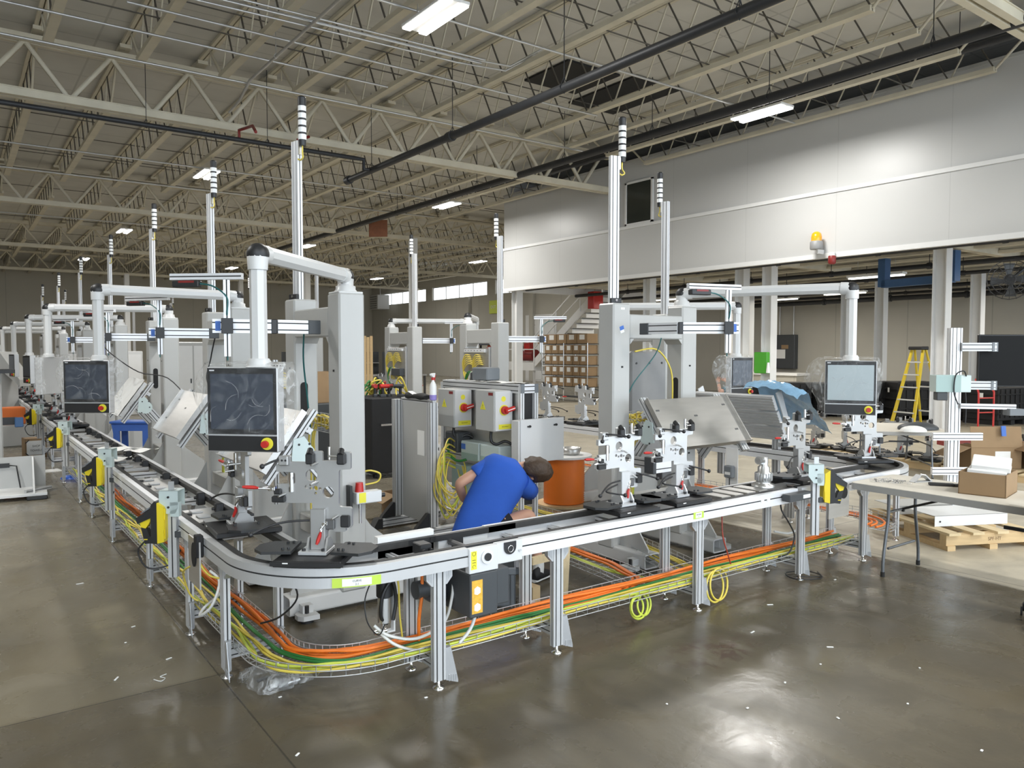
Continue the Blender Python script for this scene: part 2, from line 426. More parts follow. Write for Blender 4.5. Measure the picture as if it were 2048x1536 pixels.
# ---------------------------------------------------------------- the setting
def struct(name, b, m, parent=None): return b.put(name, m, parent, kind='structure' if parent is None else None)
X0, X1, Y0, Y1 = -14.0, 30.0, -9.0, 62.0
RZ = 8.05
struct('floor', B().box(X0, Y0, -.2, X1 + .3, Y1 + .3, 0), 'concrete')
ceiling = struct('ceiling', B().box(X0, Y0, RZ, X1 + .3, Y1 + .3, RZ + .2), 'roofdeck')
struct('wall_back', B().box(X0, Y1, 0, X1 + .3, Y1 + .3, RZ), 'wallcream_x')
struct('wall_left', B().box(X0 - .3, Y0, 0, X0, Y1 + .3, RZ), 'wallcream')
# right wall with a band of clerestory windows
b = B(); b.box(X1, Y0, 0, X1 + .3, Y1, 5.75); b.box(X1, Y0, 6.75, X1 + .3, Y1, RZ); b.box(X1, Y0, 5.75, X1 + .3, 30, 6.75)
for y in (36.0, 43.0, 51.5, 60.5): b.box(X1, y, 5.75, X1 + .3, y + 1.0, 6.75)
b.box(X1, 61.5, 5.75, X1 + .3, Y1, 6.75)
struct('wall_right', b, 'wallcream')
k = 0
for y0, y1 in ((30, 36), (37, 43), (44, 51.5), (52.5, 60.5)):
    k += 1
    wn = struct('window_%d' % k, B().box(X1 + .14, y0, 5.75, X1 + .16, y1, 6.75), 'sky_glass')
    b = B()
    for z in (5.75, 6.70): b.box(X1 + .08, y0, z, X1 + .2, y1, z + .05)
    y = y0
    while y <= y1 - .03: b.box(X1 + .08, y, 5.8, X1 + .2, y + .05, 6.7); y += (y1 - y0) / 4 - .0125
    b.put('window_frame', 'greypaint', wn)
# wall furniture on the right wall: pilasters, pipe run
for i, y in enumerate((31.0, 38.5, 46.0, 53.5)):
    struct('trim_%d' % (i + 1), B().box(X1 - .25, y, 0, X1, y + .4, 5.7), 'wallcream')

# --- roof steel: girders along x, open-web joists along y
GY = [4.85, 17.05, 29.25, 41.45, 53.65]
GZ0, GZ1 = 6.68, 7.84
b = B(); gx0, gx1 = -14.0, 16.1
for z0, z1 in ((GZ0, GZ0 + .15), (GZ1 - .13, GZ1)):
    b.box(gx0, -.14, z0, gx1, -.03, z1); b.box(gx0, .03, z0, gx1, .14, z1)
b.box(gx0, -.16, GZ0 + .135, gx1, .16, GZ0 + .15)
x = gx0; up = True; P_ = 1.45
while x < gx1 - 1:
    za, zb = (GZ0 + .1, GZ1 - .1) if up else (GZ1 - .1, GZ0 + .1)
    b.tube([(x, 0, za), (x + P_ / 2 * 1.0 + .0, 0, zb)], .055, 4); x += P_ / 2 * 1.0; up = not up
gird = b.put('girder', 'joist', ceiling, loc=(0, GY[1], 0))
for y in GY[:1] + GY[2:]: link_copy(gird, ceiling, (0, y, 0))
# right-hand bay girders (over the far hall)
b = B()
for z0, z1 in ((GZ0, GZ0 + .15), (GZ1 - .13, GZ1)): b.box(0, -.14, z0, 13.9, .14, z1)
for i in range(18):
    x = i * .75; b.tube([(x, 0, GZ0 + .1 if i % 2 else GZ1 - .1), (x + .75, 0, GZ1 - .1 if i % 2 else GZ0 + .1)], .055, 4)
g2 = b.put('girder', 'joist', ceiling, loc=(16.1, GY[2], 0))
for y in GY[3:]: link_copy(g2, ceiling, (16.1, y, 0))
# joist (length 12.2)
JL = 12.2; jb0, jb1 = 7.22, 7.30
b = B(); b.m = 0
b.box(-.075, .15, RZ - .07, -.012, JL - .15, RZ - .005); b.box(.012, .15, RZ - .07, .075, JL - .15, RZ - .005)
b.box(-.075, 1.6, jb0, -.012, JL - 1.6, jb1); b.box(.012, 1.6, jb0, .075, JL - 1.6, jb1); b.box(-.075, 1.6, jb0 - .006, .075, JL - 1.6, jb0)
b.m = 1
nn = 11; st = (JL - 3.2) / nn
for i in range(nn):
    y = 1.6 + i * st
    b.m = 1; b.tube([(0, y, jb0 + .03), (0, y + st / 2, RZ - .05)], .017, 4); b.m = 0  # rising webs coloured dark, falling ones light: shaded and lit diagonals painted in
    b.tube([(0, y + st / 2, RZ - .05), (0, y + st, jb0 + .03)], .017, 4)
b.m = 0
for y, s_ in ((1.6, 1), (JL - 1.6, -1)):
    b.tube([(0, y, jb0 + .04), (0, y - s_ * .8, RZ - .05)], .028, 4); b.tube([(0, y - s_ * .8, RZ - .05), (0, y - s_ * .8, RZ - .35), ], .012, 4)
b.box(-.1, .0, RZ - .14, .1, .25, RZ - .07); b.box(-.1, JL - .25, RZ - .14, .1, JL, RZ - .07)
jo = b.put('joist', ['joist', 'joistdark'], ceiling, loc=(1.45, GY[1], 0))
for y in [-7.35] + GY:
    x = -2.9 if y > 10 else 1.45
    if y > 25: x = -5.8
    while x < (16.0 if y < 20 else 29.5):
        if not (abs(x - 1.45) < .01 and y == GY[1]) and y + JL < 66.2: link_copy(jo, ceiling, (x, y, 0))
        x += 1.45
# bridging rods
b = B()
for y in (8.0, 9.6, 13.5, 20.5, 24.2, 26.8, 32.5, 36.5, 45, 49):
    b.tube([(-5, y, 7.33), (16 if y < 24 else 29, y, 7.33)], .013, 4); b.tube([(-5, y + .6, RZ - .1), (16 if y < 24 else 29, y + .6, RZ - .1)], .013, 4)
b.put('bridging', 'joistdark', ceiling)

# --- mezzanine: big white panel wall and the soffit framing behind it
MX = 16.2; MZ0, MZ1, MZm = 4.10, 7.52, 5.58; MY1 = 22.7
mz = struct('wall_mezzanine', B().box(MX, Y0, MZ0, MX + .2, MY1, MZm).box(MX + .03, Y0, MZm, MX + .2, MY1, MZ1), 'mezzpanel')
B().box(MX - .035, Y0, MZm - .03, MX + .02, MY1 + .02, MZm + .055).put('ledge', 'whitepaint', mz)
B().box(MX - .02, Y0, MZ0 - .01, MX + .03, MY1 + .01, MZ0 + .10).put('bottom_trim', 'whitepaint', mz)
B().box(MX - .005, Y0, MZ1 - .03, MX + .22, MY1 + .01, MZ1 + .03).put('top_trim', 'greypaint', mz)
B().box(MX + .2, MY1 - .2, MZ0, X1, MY1, RZ).put('end_panel', 'whitepaint', mz)
B().box(MX - .04, 16.75, MZm + .03, MX + .02, 16.95, 7.0).put('conduit_cover', 'whitepaint', mz)
# dark window in the panel
win = struct('window_5', B().box(MX + .0, 15.45, 5.70, MX + .028, 16.42, 6.85), 'glass_dark')
b = B(); b.box(MX - .02, 15.38, 5.64, MX + .03, 15.45, 6.9); b.box(MX - .02, 16.42, 5.64, MX + .03, 16.49, 6.9); b.box(MX - .02, 15.38, 6.85, MX + .03, 16.49, 6.91); b.box(MX - .02, 15.38, 5.62, MX + .03, 16.49, 5.70)
b.put('window_frame', 'whitepaint', win)
# dark void above the panel
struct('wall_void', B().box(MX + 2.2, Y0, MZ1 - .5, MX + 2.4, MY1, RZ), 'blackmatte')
soff = struct('ceiling_mezzanine', B().box(MX + .2, Y0, 4.75, X1, MY1 - .2, 4.85), 'joistdark')
b = B(); b.box(MX + .2, 0, 4.28, X1, .2, 4.75)
bm = b.put('beam', 'joist', soff, loc=(0, -4.9, 0))
for y in (-.6, 3.7, 8.1, 12.6, 17.1, 21.5): link_copy(bm, soff, (0, y, 0))
b = B(); b.box(0, Y0, 4.38, .12, MY1 - .2, 4.75); b.box(-.05, Y0, 4.33, .17, MY1 - .2, 4.39)
bm = b.put('purlin', 'joist', soff, loc=(MX + .4, 0, 0))
for i in range(1, 11): link_copy(bm, soff, (MX + .4 + i * 1.3, 0, 0))
# columns under the mezzanine (H sections)
b = B(); b.box(-.14, -.15, 0, .14, -.13, 4.28); b.box(-.14, .13, 0, .14, .15, 4.28); b.box(-.012, -.13, 0, .012, .13, 4.28); b.box(-.2, -.2, 0, .2, .2, .025)
col0 = b.put('column', 'whitepaint', None, 'white steel column under the mezzanine', 'column', 'white columns under the mezzanine', 'structure', loc=(18, 8.25, 0))
for x, y in ((18, 3.8), (18, 12.75), (18, 13.65), (18, 17.2), (16.6, 22.4), (24, 12.85), (24, 10.0), (24, 17.9), (24, 18.65), (24, 14.0)):
    o = link_copy(col0, None, (x, y, 0))
# far hall columns
for x, y in ((16.1, 29.25), (16.1, 41.45), (16.1, 53.65), (9, 53.65)):
    o = link_copy(col0, None, (x, y, 0)); o['label'] = 'cream steel column of the far hall under a girder'; o['group'] = 'far hall columns'; o.scale = (1, 1, 1.58)
# pipes under the mezzanine
for i, (x, z, r) in enumerate(((17.0, 4.18, .05), (19.4, 4.05, .06), (21.2, 3.98, .05), (25, 4.0, .06), (27.5, 3.85, .09), (28.6, 4.1, .05))):
    b = B(); b.tube([(x, -6, z), (x, MY1 - .3, z)], r, 8)
    y = 4.0
    while y < 22: b.cyl((x, y, z), (x, y, 4.6), .01, n=4); b.cyl((x, y - .05, z), (x, y + .05, z), r * 1.35, n=8); y += 2.6
    b.put('sprinkler_pipe', 'pipe_dark', None, 'dark pipe run hung under the mezzanine floor', 'pipe', 'pipes under the mezzanine')

# --- pipes and conduits below the main roof
def pipe(pts, r, m, label, hang=None, group=None, name='pipe', n=10, caps=()):
    t = B(); t.tube(pts, r, n)
    for p in caps: t.cyl(Vector(p[0]), Vector(p[1]), r * 1.35, n=n)
    if hang:
        for p in hang: t.cyl(p, (p[0], p[1], RZ - .06), .008, n=4); t.tube([(p[0] - r * 1.2, p[1], p[2]), (p[0], p[1], p[2] + r * 2.4), (p[0] + r * 1.2, p[1], p[2]), (p[0], p[1], p[2] - r * 1.15), (p[0] - r * 1.2, p[1], p[2])], .009, 4)
    return t.put(name, m, None, label, 'pipe', group)
pipe([(8.05, 17.9, 6.2), (8.05, -4, 6.2)], .075, 'pipe_dark', 'thick dark grey sprinkler main crossing under the roof joists', [(8.05, y, 6.2) for y in (16.6, 13.0, 9.6, 6.2)], caps=[((8.05, 13.0, 6.2), (8.05, 13.16, 6.2)), ((8.05, 17.8, 6.2), (8.05, 18.0, 6.2))])
pipe([(-4, 16.6, 6.42), (7.6, 16.6, 6.42), (7.85, 16.6, 6.42), (7.85, 16.6, 6.2), (8.05, 16.6, 6.2)], .05, 'pipe_dark', 'thin dark sprinkler branch running beside the girder', [(x, 16.6, 6.42) for x in (.6, 3.2, 5.6)])
pipe([(5.0, 16.6, 6.42), (5.0, 16.6, 6.62), (5.0, 15.7, 6.5), (4.9, 15.2, 6.25)], .03, 'darkred', 'rusty red drop elbow on the sprinkler branch', group='rusty drop elbows')
pipe([(6.35, 16.6, 6.42), (6.35, 16.6, 6.65), (6.35, 16.15, 6.6), (6.1, 16.2, 6.5)], .03, 'darkred', 'rusty red drop elbow on the sprinkler branch', group='rusty drop elbows')
pipe([(12.6, -4, 6.75), (12.6, 40, 6.75)], .09, 'pipe_dark', 'long black pipe run alongside the mezzanine panel', [(12.6, y, 6.75) for y in (6, 9, 12, 15, 19, 24)])
pipe([(14.6, -4, 7.3), (14.6, 24, 7.3)], .06, 'pipe_dark', 'thin black pipe run near the top of the mezzanine panel', [(14.6, y, 7.3) for y in (6.5, 9.5, 12.5)])
pipe([(15.3, -4, 7.62), (15.3, 23, 7.62)], .14, 'pipe_dark', 'heavy black duct run along the top edge of the mezzanine panel')
for i, (y, z) in enumerate(((11.2, 7.02), (11.32, 7.0), (11.44, 7.02), (11.58, 6.98))):
    pipe([(-6, y + .5, z), (4.5, y, z), (7.2, y - .1, z), (8.2, y - .15, z + .05), (8.9, y - .2, z + .5)] if i > 1 else [(-6, y + .5, z), (7.6, y, z)], .018, 'conduit', 'bright electrical conduit crossing below the joists', group='bundled ceiling conduits', n=6)
for y, z, xa, xb in ((12.6, 7.1, 2.2, 11.5), (14.6, 6.95, -6, 13), (10.4, 7.12, 4, 15.5), (13.7, 7.12, -6, 7), (22.5, 7.05, -8, 15), (25.6, 7.05, -8, 15), (34, 7.05, -8, 25)):
    pipe([(xa, y, z), (xb, y, z)], .022, 'conduit', 'straight bright conduit running across under the joists', group='single ceiling conduits', n=6)
pipe([(4.55, -3, 6.95), (4.55, 14.4, 6.95), (4.6, 15.2, 6.8), (4.75, 16.4, 6.9)], .028, 'conduit', 'conduit run above the lamp row bending down to the girder', [(4.55, y, 6.95) for y in (10, 13)], n=6)
# roof hatch: dark opening with a black vent between the joists
struct('ceiling_opening', B().box(10.5, 12.4, RZ - .05, 12.0, 13.9, RZ - .01).box(12.3, 12.2, RZ - .05, 13.8, 14.5, RZ - .012), 'blackmatte')
# hanging sign panel and a coil on the girder
B().box(-.02, -.35, 0, .02, .35, .62).cyl((0, 0, .62), (0, 0, 1.0), .012, n=4).put('hanging_panel', 'rust', None, 'rust brown square panel hanging below the far joists', 'panel', loc=(13.05, 26.4, 6.24), rz=50)
b = B(); b.tube([(0, .2 * math.cos(a * PI / 8), .2 * math.sin(a * PI / 8)) for a in range(16)], .04, 6, True)
b.put('cable_coil', 'black', None, 'black cable coil hung on the far girder', 'cable coil', loc=(.95, 28.9, 6.55), rz=60)

# --- lamps: twin-strip high bays on a regular grid
def lamp(x, y, first=[None]):
    if first[0] is None:
        t = thing('ceiling_lamp', 'twin strip LED lamp hung below the roof joists', 'lamp', group='LED lamps under the roof')
        B().box(-.22, -.62, .05, .22, .62, .10, .01).put('housing', 'lamp_body', t)
        for s_ in (-1, 1): B().box(s_ * .14 - .065, -.60, .025, s_ * .14 + .065, .60, .05).put('light_strip', 'lamp_glow', t)
        for s_ in (-1, 1): B().cyl((0, s_ * .5, .1), (0, s_ * .5, .52), .006, n=4).put('hanger', 'conduit', t)
        first[0] = t
    else: t = copy_tree(first[0])
    t.location = (x, y, 6.80)
    ld = bpy.data.lights.new('lamp_light', 'AREA'); ld.shape = 'RECTANGLE'; ld.size = .5; ld.size_y = 1.2; ld.energy = LAMP_W; ld.color = (1.0, .985, .95); ld.spread = R(175)
    lo = bpy.data.objects.new('lamp_light', ld); COL.objects.link(lo); lo.parent = t; lo.location = (0, 0, .015)
for x in (-2.0, 5.81, 13.56):
    for y in (-1.25, 9.87, 22.3, 34.9, 46.9): lamp(x, y)
for y in (35.5, 48.0): lamp(23.6, y)
# fluorescent battens under the mezzanine
b0 = None
for x, y in ((19.5, 10.6), (20.5, 5.4), (24.5, 14.4), (25.5, 17.6), (25.0, 7.5), (22.0, 20.0)):
    if b0 is None:
        b0 = thing('tube_lamp', 'slim fluorescent batten lamp hung below the mezzanine floor', 'lamp', group='batten lamps under the mezzanine')
        B().box(-.12, -.75, .03, .12, .75, .09).put('housing', 'lamp_body', b0); t = b0
        for s_ in (-1, 1): B().cyl((s_ * .06, -.72, .01), (s_ * .06, .72, .01), .02, n=8).put('tube', 'tube_glow', b0)
        [B().cyl((0, q, .09), (0, q, .6), .006, n=4).put('hanger', 'conduit', b0) for q in (-.5, .5)]
    else: t = copy_tree(b0)
    t.location = (x, y, 3.88)
    ld = bpy.data.lights.new('batten_light', 'AREA'); ld.shape = 'RECTANGLE'; ld.size = .2; ld.size_y = 1.4; ld.energy = 75; ld.color = (1.0, .95, .85)
    lo = bpy.data.objects.new('batten_light', ld); COL.objects.link(lo); lo.parent = t; lo.location = (0, 0, -.03)
# ---------------------------------------------------------------- conveyors
RAIL_O = [(0, .71), (.045, .71), (.045, .82), (0, .82), (0, .7765), (.005, .775), (.005, .769), (0, .7675)]
RAIL_I = [(.45 - o, z) for o, z in RAIL_O][::-1]
DK, DKI = (4, 5, 6), (0, 1, 2)  # groove faces coloured dark, standing for the shade in the groove
BELT_O = [(.045, .785), (.082, .785), (.082, .8235), (.045, .8235)]
BELT_I = [(.45 - o, z) for o, z in BELT_O][::-1]
def line_pts(x0, x1, n=1): return [(x0 + (x1 - x0) * i / n, 0) for i in range(n + 1)]
# leg with its small pieces, shared by every conveyor
def leg_meshes():
    d = {}
    q_ = B().prof((0, 0, .05), (0, 0, .71), .08, .04, (0, 1, 0), 2, 1); q_.mi = [1 if k == 7 else k for k in q_.mi]; d['leg'] = q_.mesh('leg')
    d['foot'] = B().lathe([(.036, 0), (.036, .008), (.012, .016), (.009, .055)], 12).mesh('foot')
    b = B(); b.prism([(.041, .045), (.125, .012), (.125, .03), (.075, .24), (.041, .24)], -.019, -.015)
    for i in range(4): b.box(.06 + i * .016, -.022, .035 - i * .003, .067 + i * .016, -.019, .075 - i * .003)
    b.box(.041, -.019, .24 - .002, .075, .016, .24); b.box(.041, -.019, .045, .045, .016, .24)
    d['gusset'] = b.mesh('gusset')
    for s_ in (-1, 1):
        b = B()
        b.prism([(s_ * .041, .71), (s_ * .041, .62), (s_ * .052, .62), (s_ * .088, .66), (s_ * .088, .71)], -.017, .017)
        for i in range(4): b.box(s_ * .05 + s_ * i * .009, -.019, .64 + i * .008, s_ * .055 + s_ * i * .009, -.017, .70)
        d[s_] = b.mesh('top_bracket'); d[s_].materials.append(MATS['galv'])
    for k, m in (('leg', 'alu'), ('leg', 'slot'), ('foot', 'chrome'), ('gusset', 'galv')): d[k].materials.append(MATS[m])
    return d
LEGM = leg_meshes()
def add_leg(parent, x, y, rz=0, gus=True):
    def mk(n, par, k=None):
        o = bpy.data.objects.new(n, LEGM[k or n]); COL.objects.link(o); o.parent = par; return o
    l = mk('leg', parent); l.location = (x, y, 0); l.rotation_euler[2] = R(rz)
    mk('foot', l); mk('top_bracket', l, -1); mk('top_bracket', l, 1)
    if gus: mk('gusset', l)
    return l
def leg_pair(parent, x, y0=.06, y1=.40, rz=0, stretch=True, horiz=True):
    add_leg(parent, x, y0, rz); add_leg(parent, x, y1, rz)
    if stretch: B().prof((x, y0 + .02, .15), (x, y1 - .02, .15), .04, .08, nw=1, nh=2).put('stretcher', 'alu', parent)
def crossbars(parent, xs):
    for x in xs: B().prof((x, .047, .735), (x, .403, .735), .045, .045).put('crossbar', 'alu_bright', parent)
def straight(name, label, loc, rz, L, legs, bars=None, group=None, rails=True):
    t = thing(name, label, 'conveyor', loc, rz, group)
    p = line_pts(0, L)
    B().sweep(p, RAIL_O, dark=DK).put('rail', 'alu_bright', t); B().sweep(p, RAIL_I, dark=DKI).put('rail', 'alu_bright', t)
    B().sweep(p, BELT_O).put('belt', 'belt', t); B().sweep(p, BELT_I).put('belt', 'belt', t)
    crossbars(t, bars if bars is not None else [L * f for f in (.12, .5, .88)])
    for x in legs: leg_pair(t, x)
    return t
def arc_pts(c, r, a0, a1, n=14): return [(c[0] + r * math.cos(R(a0 + (a1 - a0) * i / n)), c[1] + r * math.sin(R(a0 + (a1 - a0) * i / n))) for i in range(n + 1)]
def sec_shift(sec): return sec
# corner at the near end: left arm -> front arm (path runs down the left arm, round, then right)
cc = (1.96, 4.5)
corner = thing('corner_conveyor', 'curved aluminium corner conveyor with green CURVE label on its rail', 'conveyor')
path = [(1.24, 4.95)] + arc_pts(cc, .72, 180, 270, 36) + [(2.44, 3.78)]
B().sweep(path, RAIL_O, dark=DK).put('rail', 'alu', corner)
pin = [(1.69, 4.95)] + arc_pts(cc, .27, 180, 270, 24) + [(2.44, 4.23)]
B().sweep(pin, [(-a, z) for a, z in RAIL_O][::-1]).put('rail', 'alu', corner)
B().sweep(path, BELT_O).put('belt', 'belt', corner)
B().sweep(pin, [(-a, z) for a, z in BELT_O][::-1]).put('belt', 'belt', corner)
add_leg(corner, 1.30, 4.74, -90); add_leg(corner, 1.64, 4.78, -90); add_leg(corner, 2.266, 3.838); add_leg(corner, 2.266, 4.175)
B().prof((1.32, 4.75, .15), (1.62, 4.77, .15), .04, .08, nw=1, nh=2).put('stretcher', 'alu', corner)
B().prof((2.266, 3.86, .15), (2.266, 4.155, .15), .04, .08, nw=1, nh=2).put('stretcher', 'alu', corner)
for i in range(3):
    b = B(); b.prof((1.45 + .07 * i, 4.02 + .06 * (2 - i), .70), (1.78 + .05 * i, 4.40 + .05 * (2 - i), .70), .045, .045)
    b.put('crossbar', 'alu_bright', corner)
for x in (2.12, 2.36): B().prof((x, 3.83, .735), (x, 4.18, .735), .045, .045).put('crossbar', 'alu_bright', corner)
b = B(); b.box(2.05, 4.185, .73, 2.44, 4.235, .86); b.put('guide_rail', 'whitepaint', corner)
b = B(); b.box(2.20, 3.93, .78, 2.28, 4.03, .845, .005); b.cyl((2.215, 3.93, .81), (2.215, 3.90, .81), .012, n=8); b.cyl((2.265, 3.93, .81), (2.265, 3.90, .81), .012, n=8); b.put('stop_gate', 'black', corner)
# tape label (on the curve, facing outwards)
a = R(252); cx, cy = cc[0] + .723 * math.cos(a), cc[1] + .723 * math.sin(a)
def tape_part(parent, loc, rz, w_, h, txt):
    b = B(); b.box(-w_ / 2, -.0015, -h / 2, w_ / 2, .002, h / 2); b.m = 1; b.box(-w_ * .30, -.0028, -h * .38, w_ * .28, -.0015, h * .4)
    o = b.put('tape_label', ['tape_green', 'label_white'], parent, loc=loc, rz=rz)
    for i, s_ in enumerate(txt.split('\n')): text(s_, h * .27, o, (0, -.0032, h * (.10 - .27 * i)), (R(90), 0, 0))
    o['label'] = 'green tape label'; return o
for i in range(5):
    aa = 244 + i * 4.2; rr = .722
    b = B(); q = .054
    b.box(-q / 2, -.0012, -.026, q / 2, .004, .026); b.m = 1
    if i in (1, 2, 3): b.box(-q / 2, -.0024, -.02, q / 2, -.0012, .021)
    o = b.put('tape_label', ['tape_green', 'label_white'], corner, loc=(cc[0] + rr * math.cos(R(aa)), cc[1] + rr * math.sin(R(aa)), .738), rz=aa + 90)
    if i == 2:
        text('CURVE', .0155, o, (0, -.003, .007), (R(90), 0, 0)); text('2-1', .0155, o, (0, -.003, -.011), (R(90), 0, 0))
# bracket with black roller plate at the end of the left arm
b = B(); b.box(1.205, 4.95, .50, 1.215, 5.22, .80); b.m = 1; b.at((1.204, 5.07, .70), 0, 90).add(*(lambda n: ([(.06 * math.cos(2 * PI * i / n) * 1.3, .05 * math.sin(2 * PI * i / n), 0) for i in range(n)] + [(.06 * math.cos(2 * PI * i / n) * 1.3, .05 * math.sin(2 * PI * i / n), -.006) for i in range(n)], [tuple(range(n)), tuple(range(n, 2 * n))[::-1]] + [(i, n + i, n + (i + 1) % n, (i + 1) % n) for i in range(n)]))(20))
b.at(); b.box(1.19, 4.96, .70, 1.235, 5.02, .84, .004)
b.put('return_plate', ['stainless', 'blackmatte'], corner)

# drive station between the corner and the long front run
drive = thing('drive_unit', 'conveyor drive unit with black motor box, yellow and orange stickers', 'drive unit', (2.44, 3.78, 0))
b = B(); b.box(0, -.012, .665, .21, .035, .815, .004); b.box(.20, -.006, .69, .40, .035, .82, .004); b.put('face_plate', 'sheetlight', drive)
b = B()
for x, z in ((.125, .755),): b.cyl((x, -.012, z), (x, -.022, z), .042, n=20)
b.put('bearing_cap', 'alu_bright', drive)
b = B()
b.cyl((.125, -.022, .755), (.125, -.03, .755), .024, n=16)
b.at((.30, -.007, .785)).prism([(.045 * math.cos(R(a)), .045 * math.sin(R(a))) for a in range(180, 361, 15)] + [(.045, .033), (-.045, .033)], -.006, .0); b.at()
b.put('pulley', 'black', drive)
b = B(); b.tube([(.30 + .02 * math.cos(a * PI / 8), -.016, .775 + .02 * math.sin(a * PI / 8)) for a in range(16)], .003, 5, True); b.cyl((.375, -.008, .755), (.375, -.014, .755), .009, n=10); b.put('ring', 'chrome', drive)
b = B(); b.box(.0, -.02, .40, .20, .30, .662, .006); b.box(.20, .0, .44, .30, .24, .66, .006); b.put('motor_box', 'anthracite', drive)
b = B(); b.box(-.12, .22, .44, .0, .36, .62, .02); b.cyl((-.12, .29, .53), (-.20, .29, .53), .055, n=16); b.put('motor', 'anthracite', drive)
o = B().box(.012, -.0135, .69, .052, -.012, .80).put('sticker', 'stickeryellow', drive)
b = B(); b.tube([(.032 + .012 * math.cos(a * PI / 6), -.0142, .785 + .012 * math.sin(a * PI / 6)) for a in range(12)], .0012, 4, True); b.tube([(.032 + .01 * math.cos(a * PI / 6), -.0142, .708 + .01 * math.sin(a * PI / 6)) for a in range(9)], .0012, 4); b.box(.020, -.0142, .73, .044, -.0135, .733); b.box(.020, -.0142, .745, .044, -.0135, .748); b.put('marking', 'ink', o)
o = B().box(.012, -.0215, .425, .088, -.02, .625).put('sticker', 'yellow', drive); o.data.materials[0] = mat('orange_print', (.75, .42, .05), .5, 0, .35, 60)
b = B(); b.at((.05, -.0222, .565)).prism([(-.022, -.02), (.0, -.028), (.022, -.018), (.022, .01), (0, .024), (-.022, .012)], -.0005, 0); b.at((.05, -.0222, .465)).prism([(-.022, -.02), (.0, -.028), (.022, -.018), (.022, .01), (0, .024), (-.022, .012)], -.0005, 0); b.put('marking', 'label_white', o)
b = B(); b.box(.02, .38, .70, .40, .45, .815, .004); b.m = 1; b.box(-.2, .045, .785, .4, .082, .823); b.box(-.2, .368, .785, .62, .405, .823); b.box(.12, .37, .72, .2, .455, .80)
b.put('back_plate', ['sheetlight', 'black'], drive)
b = B(); b.cyl((.10, .09, .77), (.10, .37, .77), .02, n=10); b.put('shaft', 'darksteel', drive)

fr1 = straight('front_conveyor', 'long straight front conveyor with a small green tape label on its rail', (2.84, 3.78, 0), 0, 2.93, [.329, 1.731], bars=[.15, .55, 1.0, 2.25, 2.55, 2.85])
tape_part(fr1, (1.66, -.001, .755), 0, .115, .05, 'RETURN\n2-1')
for i in range(4): B().box(2.05 + i * .16, .09, .80, 2.16 + i * .16, .36, .83, .004).put('transfer_plate', 'stainless', fr1)
for x in (2.42, 2.5): B().box(x, -.004, .756, x + .04, .001, .781).put('sensor_clip', 'label_white', fr1)
fr2 = straight('transfer_conveyor', 'short conveyor between the front run and the far curve with steel cover plate', (5.83, 3.78, 0), 0, 1.65, [.08, 1.10], bars=[.4, .8, 1.2, 1.55])
b = B(); b.box(.30, -.07, .52, .62, -.06, .80); b.m = 1; b.cyl((.53, -.07, .73), (.53, -.078, .73), .052, n=20)
b.put('cover_plate', ['stainless', 'blackmatte'], fr2)
b = B(); b.box(-.30, -.09, .74, .02, -.01, .80, .005); b.m = 1; b.box(-.12, -.095, .755, -.02, -.09, .785); b.put('reader_box', ['anthracite', 'label_white'], fr2)
# far right curve
c2 = (7.48, 4.5)
fc = thing('corner_conveyor', 'dark topped corner conveyor at the far end of the front run beside the folding table', 'conveyor')
path2 = arc_pts(c2, .72, 270, 360, 30); pin2 = arc_pts(c2, .27, 270, 360, 20)
B().sweep(path2, RAIL_O, dark=DK).put('rail', 'alu', fc); B().sweep(pin2, [(-a, z) for a, z in RAIL_O][::-1]).put('rail', 'alu', fc)
B().sweep(path2, BELT_O).put('belt', 'belt', fc); B().sweep(pin2, [(-a, z) for a, z in BELT_O][::-1]).put('belt', 'belt', fc)
B().sweep(path2, [(.082, .78), (.368, .78), (.368, .785), (.082, .785)]).put('slide_plate', 'blackplate', fc)
add_leg(fc, 7.95, 4.05, 45)
# rear run along the far side
rear0 = None
for i in range(7):
    y = 4.5 + i * 3.1
    if i == 0:
        rear0 = straight('rear_conveyor', 'straight conveyor of the far row running back beside the far workstations', (8.2, y, 0), 90, 3.08, [.7, 2.3], group='far row conveyors')
    else: copy_tree(rear0, (8.2, y, 0), 90)
# left run going away from the camera
left_legs = [[4.95, 7.9, [5.62, 6.98]], [7.92, 11.0, [8.85, 10.3]], [11.02, 14.1, [11.38, 13.2]]]
lname = ['left run conveyor joined to the near corner with sheets of paper on its far half', 'left run conveyor passing the two tilted steel trays', 'left run conveyor next to the blue stool']
for i, (ya, yb, lg) in enumerate(left_legs):
    t = straight('left_conveyor', lname[i], (1.24, yb, 0), -90, yb - ya, [yb - q for q in lg], bars=[.3, .75, 1.2, 1.7, 2.2, 2.6])
    for xa, xb in ((.2, .9), (1.9, 2.5)):
        B().box(xa, .09, .755, xb, .36, .80, .006).put('transfer_plate', 'stainless', t)
        for k in range(3): x = xa + .05 + k * (xb - xa - .2) / 2; B().box(x, .14, .80, x + .1, .22, .812, .004).put('pad', 'galv', t)
    for x in (.28, .62, 1.5, 2.02, 2.42):
        B().box(x, .30, .76, x + .06, .36, .86, .006).cyl((x + .03, .30, .82), (x + .03, .28, .82), .012, n=8).put('stop_gate', 'black', t); B().box(x + .03, .09, .76, x + .08, .13, .815, .004).put('sensor', 'black', t)
lf = None
for i in range(7):
    y = 17.2 + i * 3.1
    if lf is None: lf = straight('left_conveyor', 'distant straight conveyor at the far end of the left run', (1.24, y, 0), -90, 3.08, [.8, 2.4], group='distant left run conveyors')
    else: copy_tree(lf, (1.24, y, 0), -90)

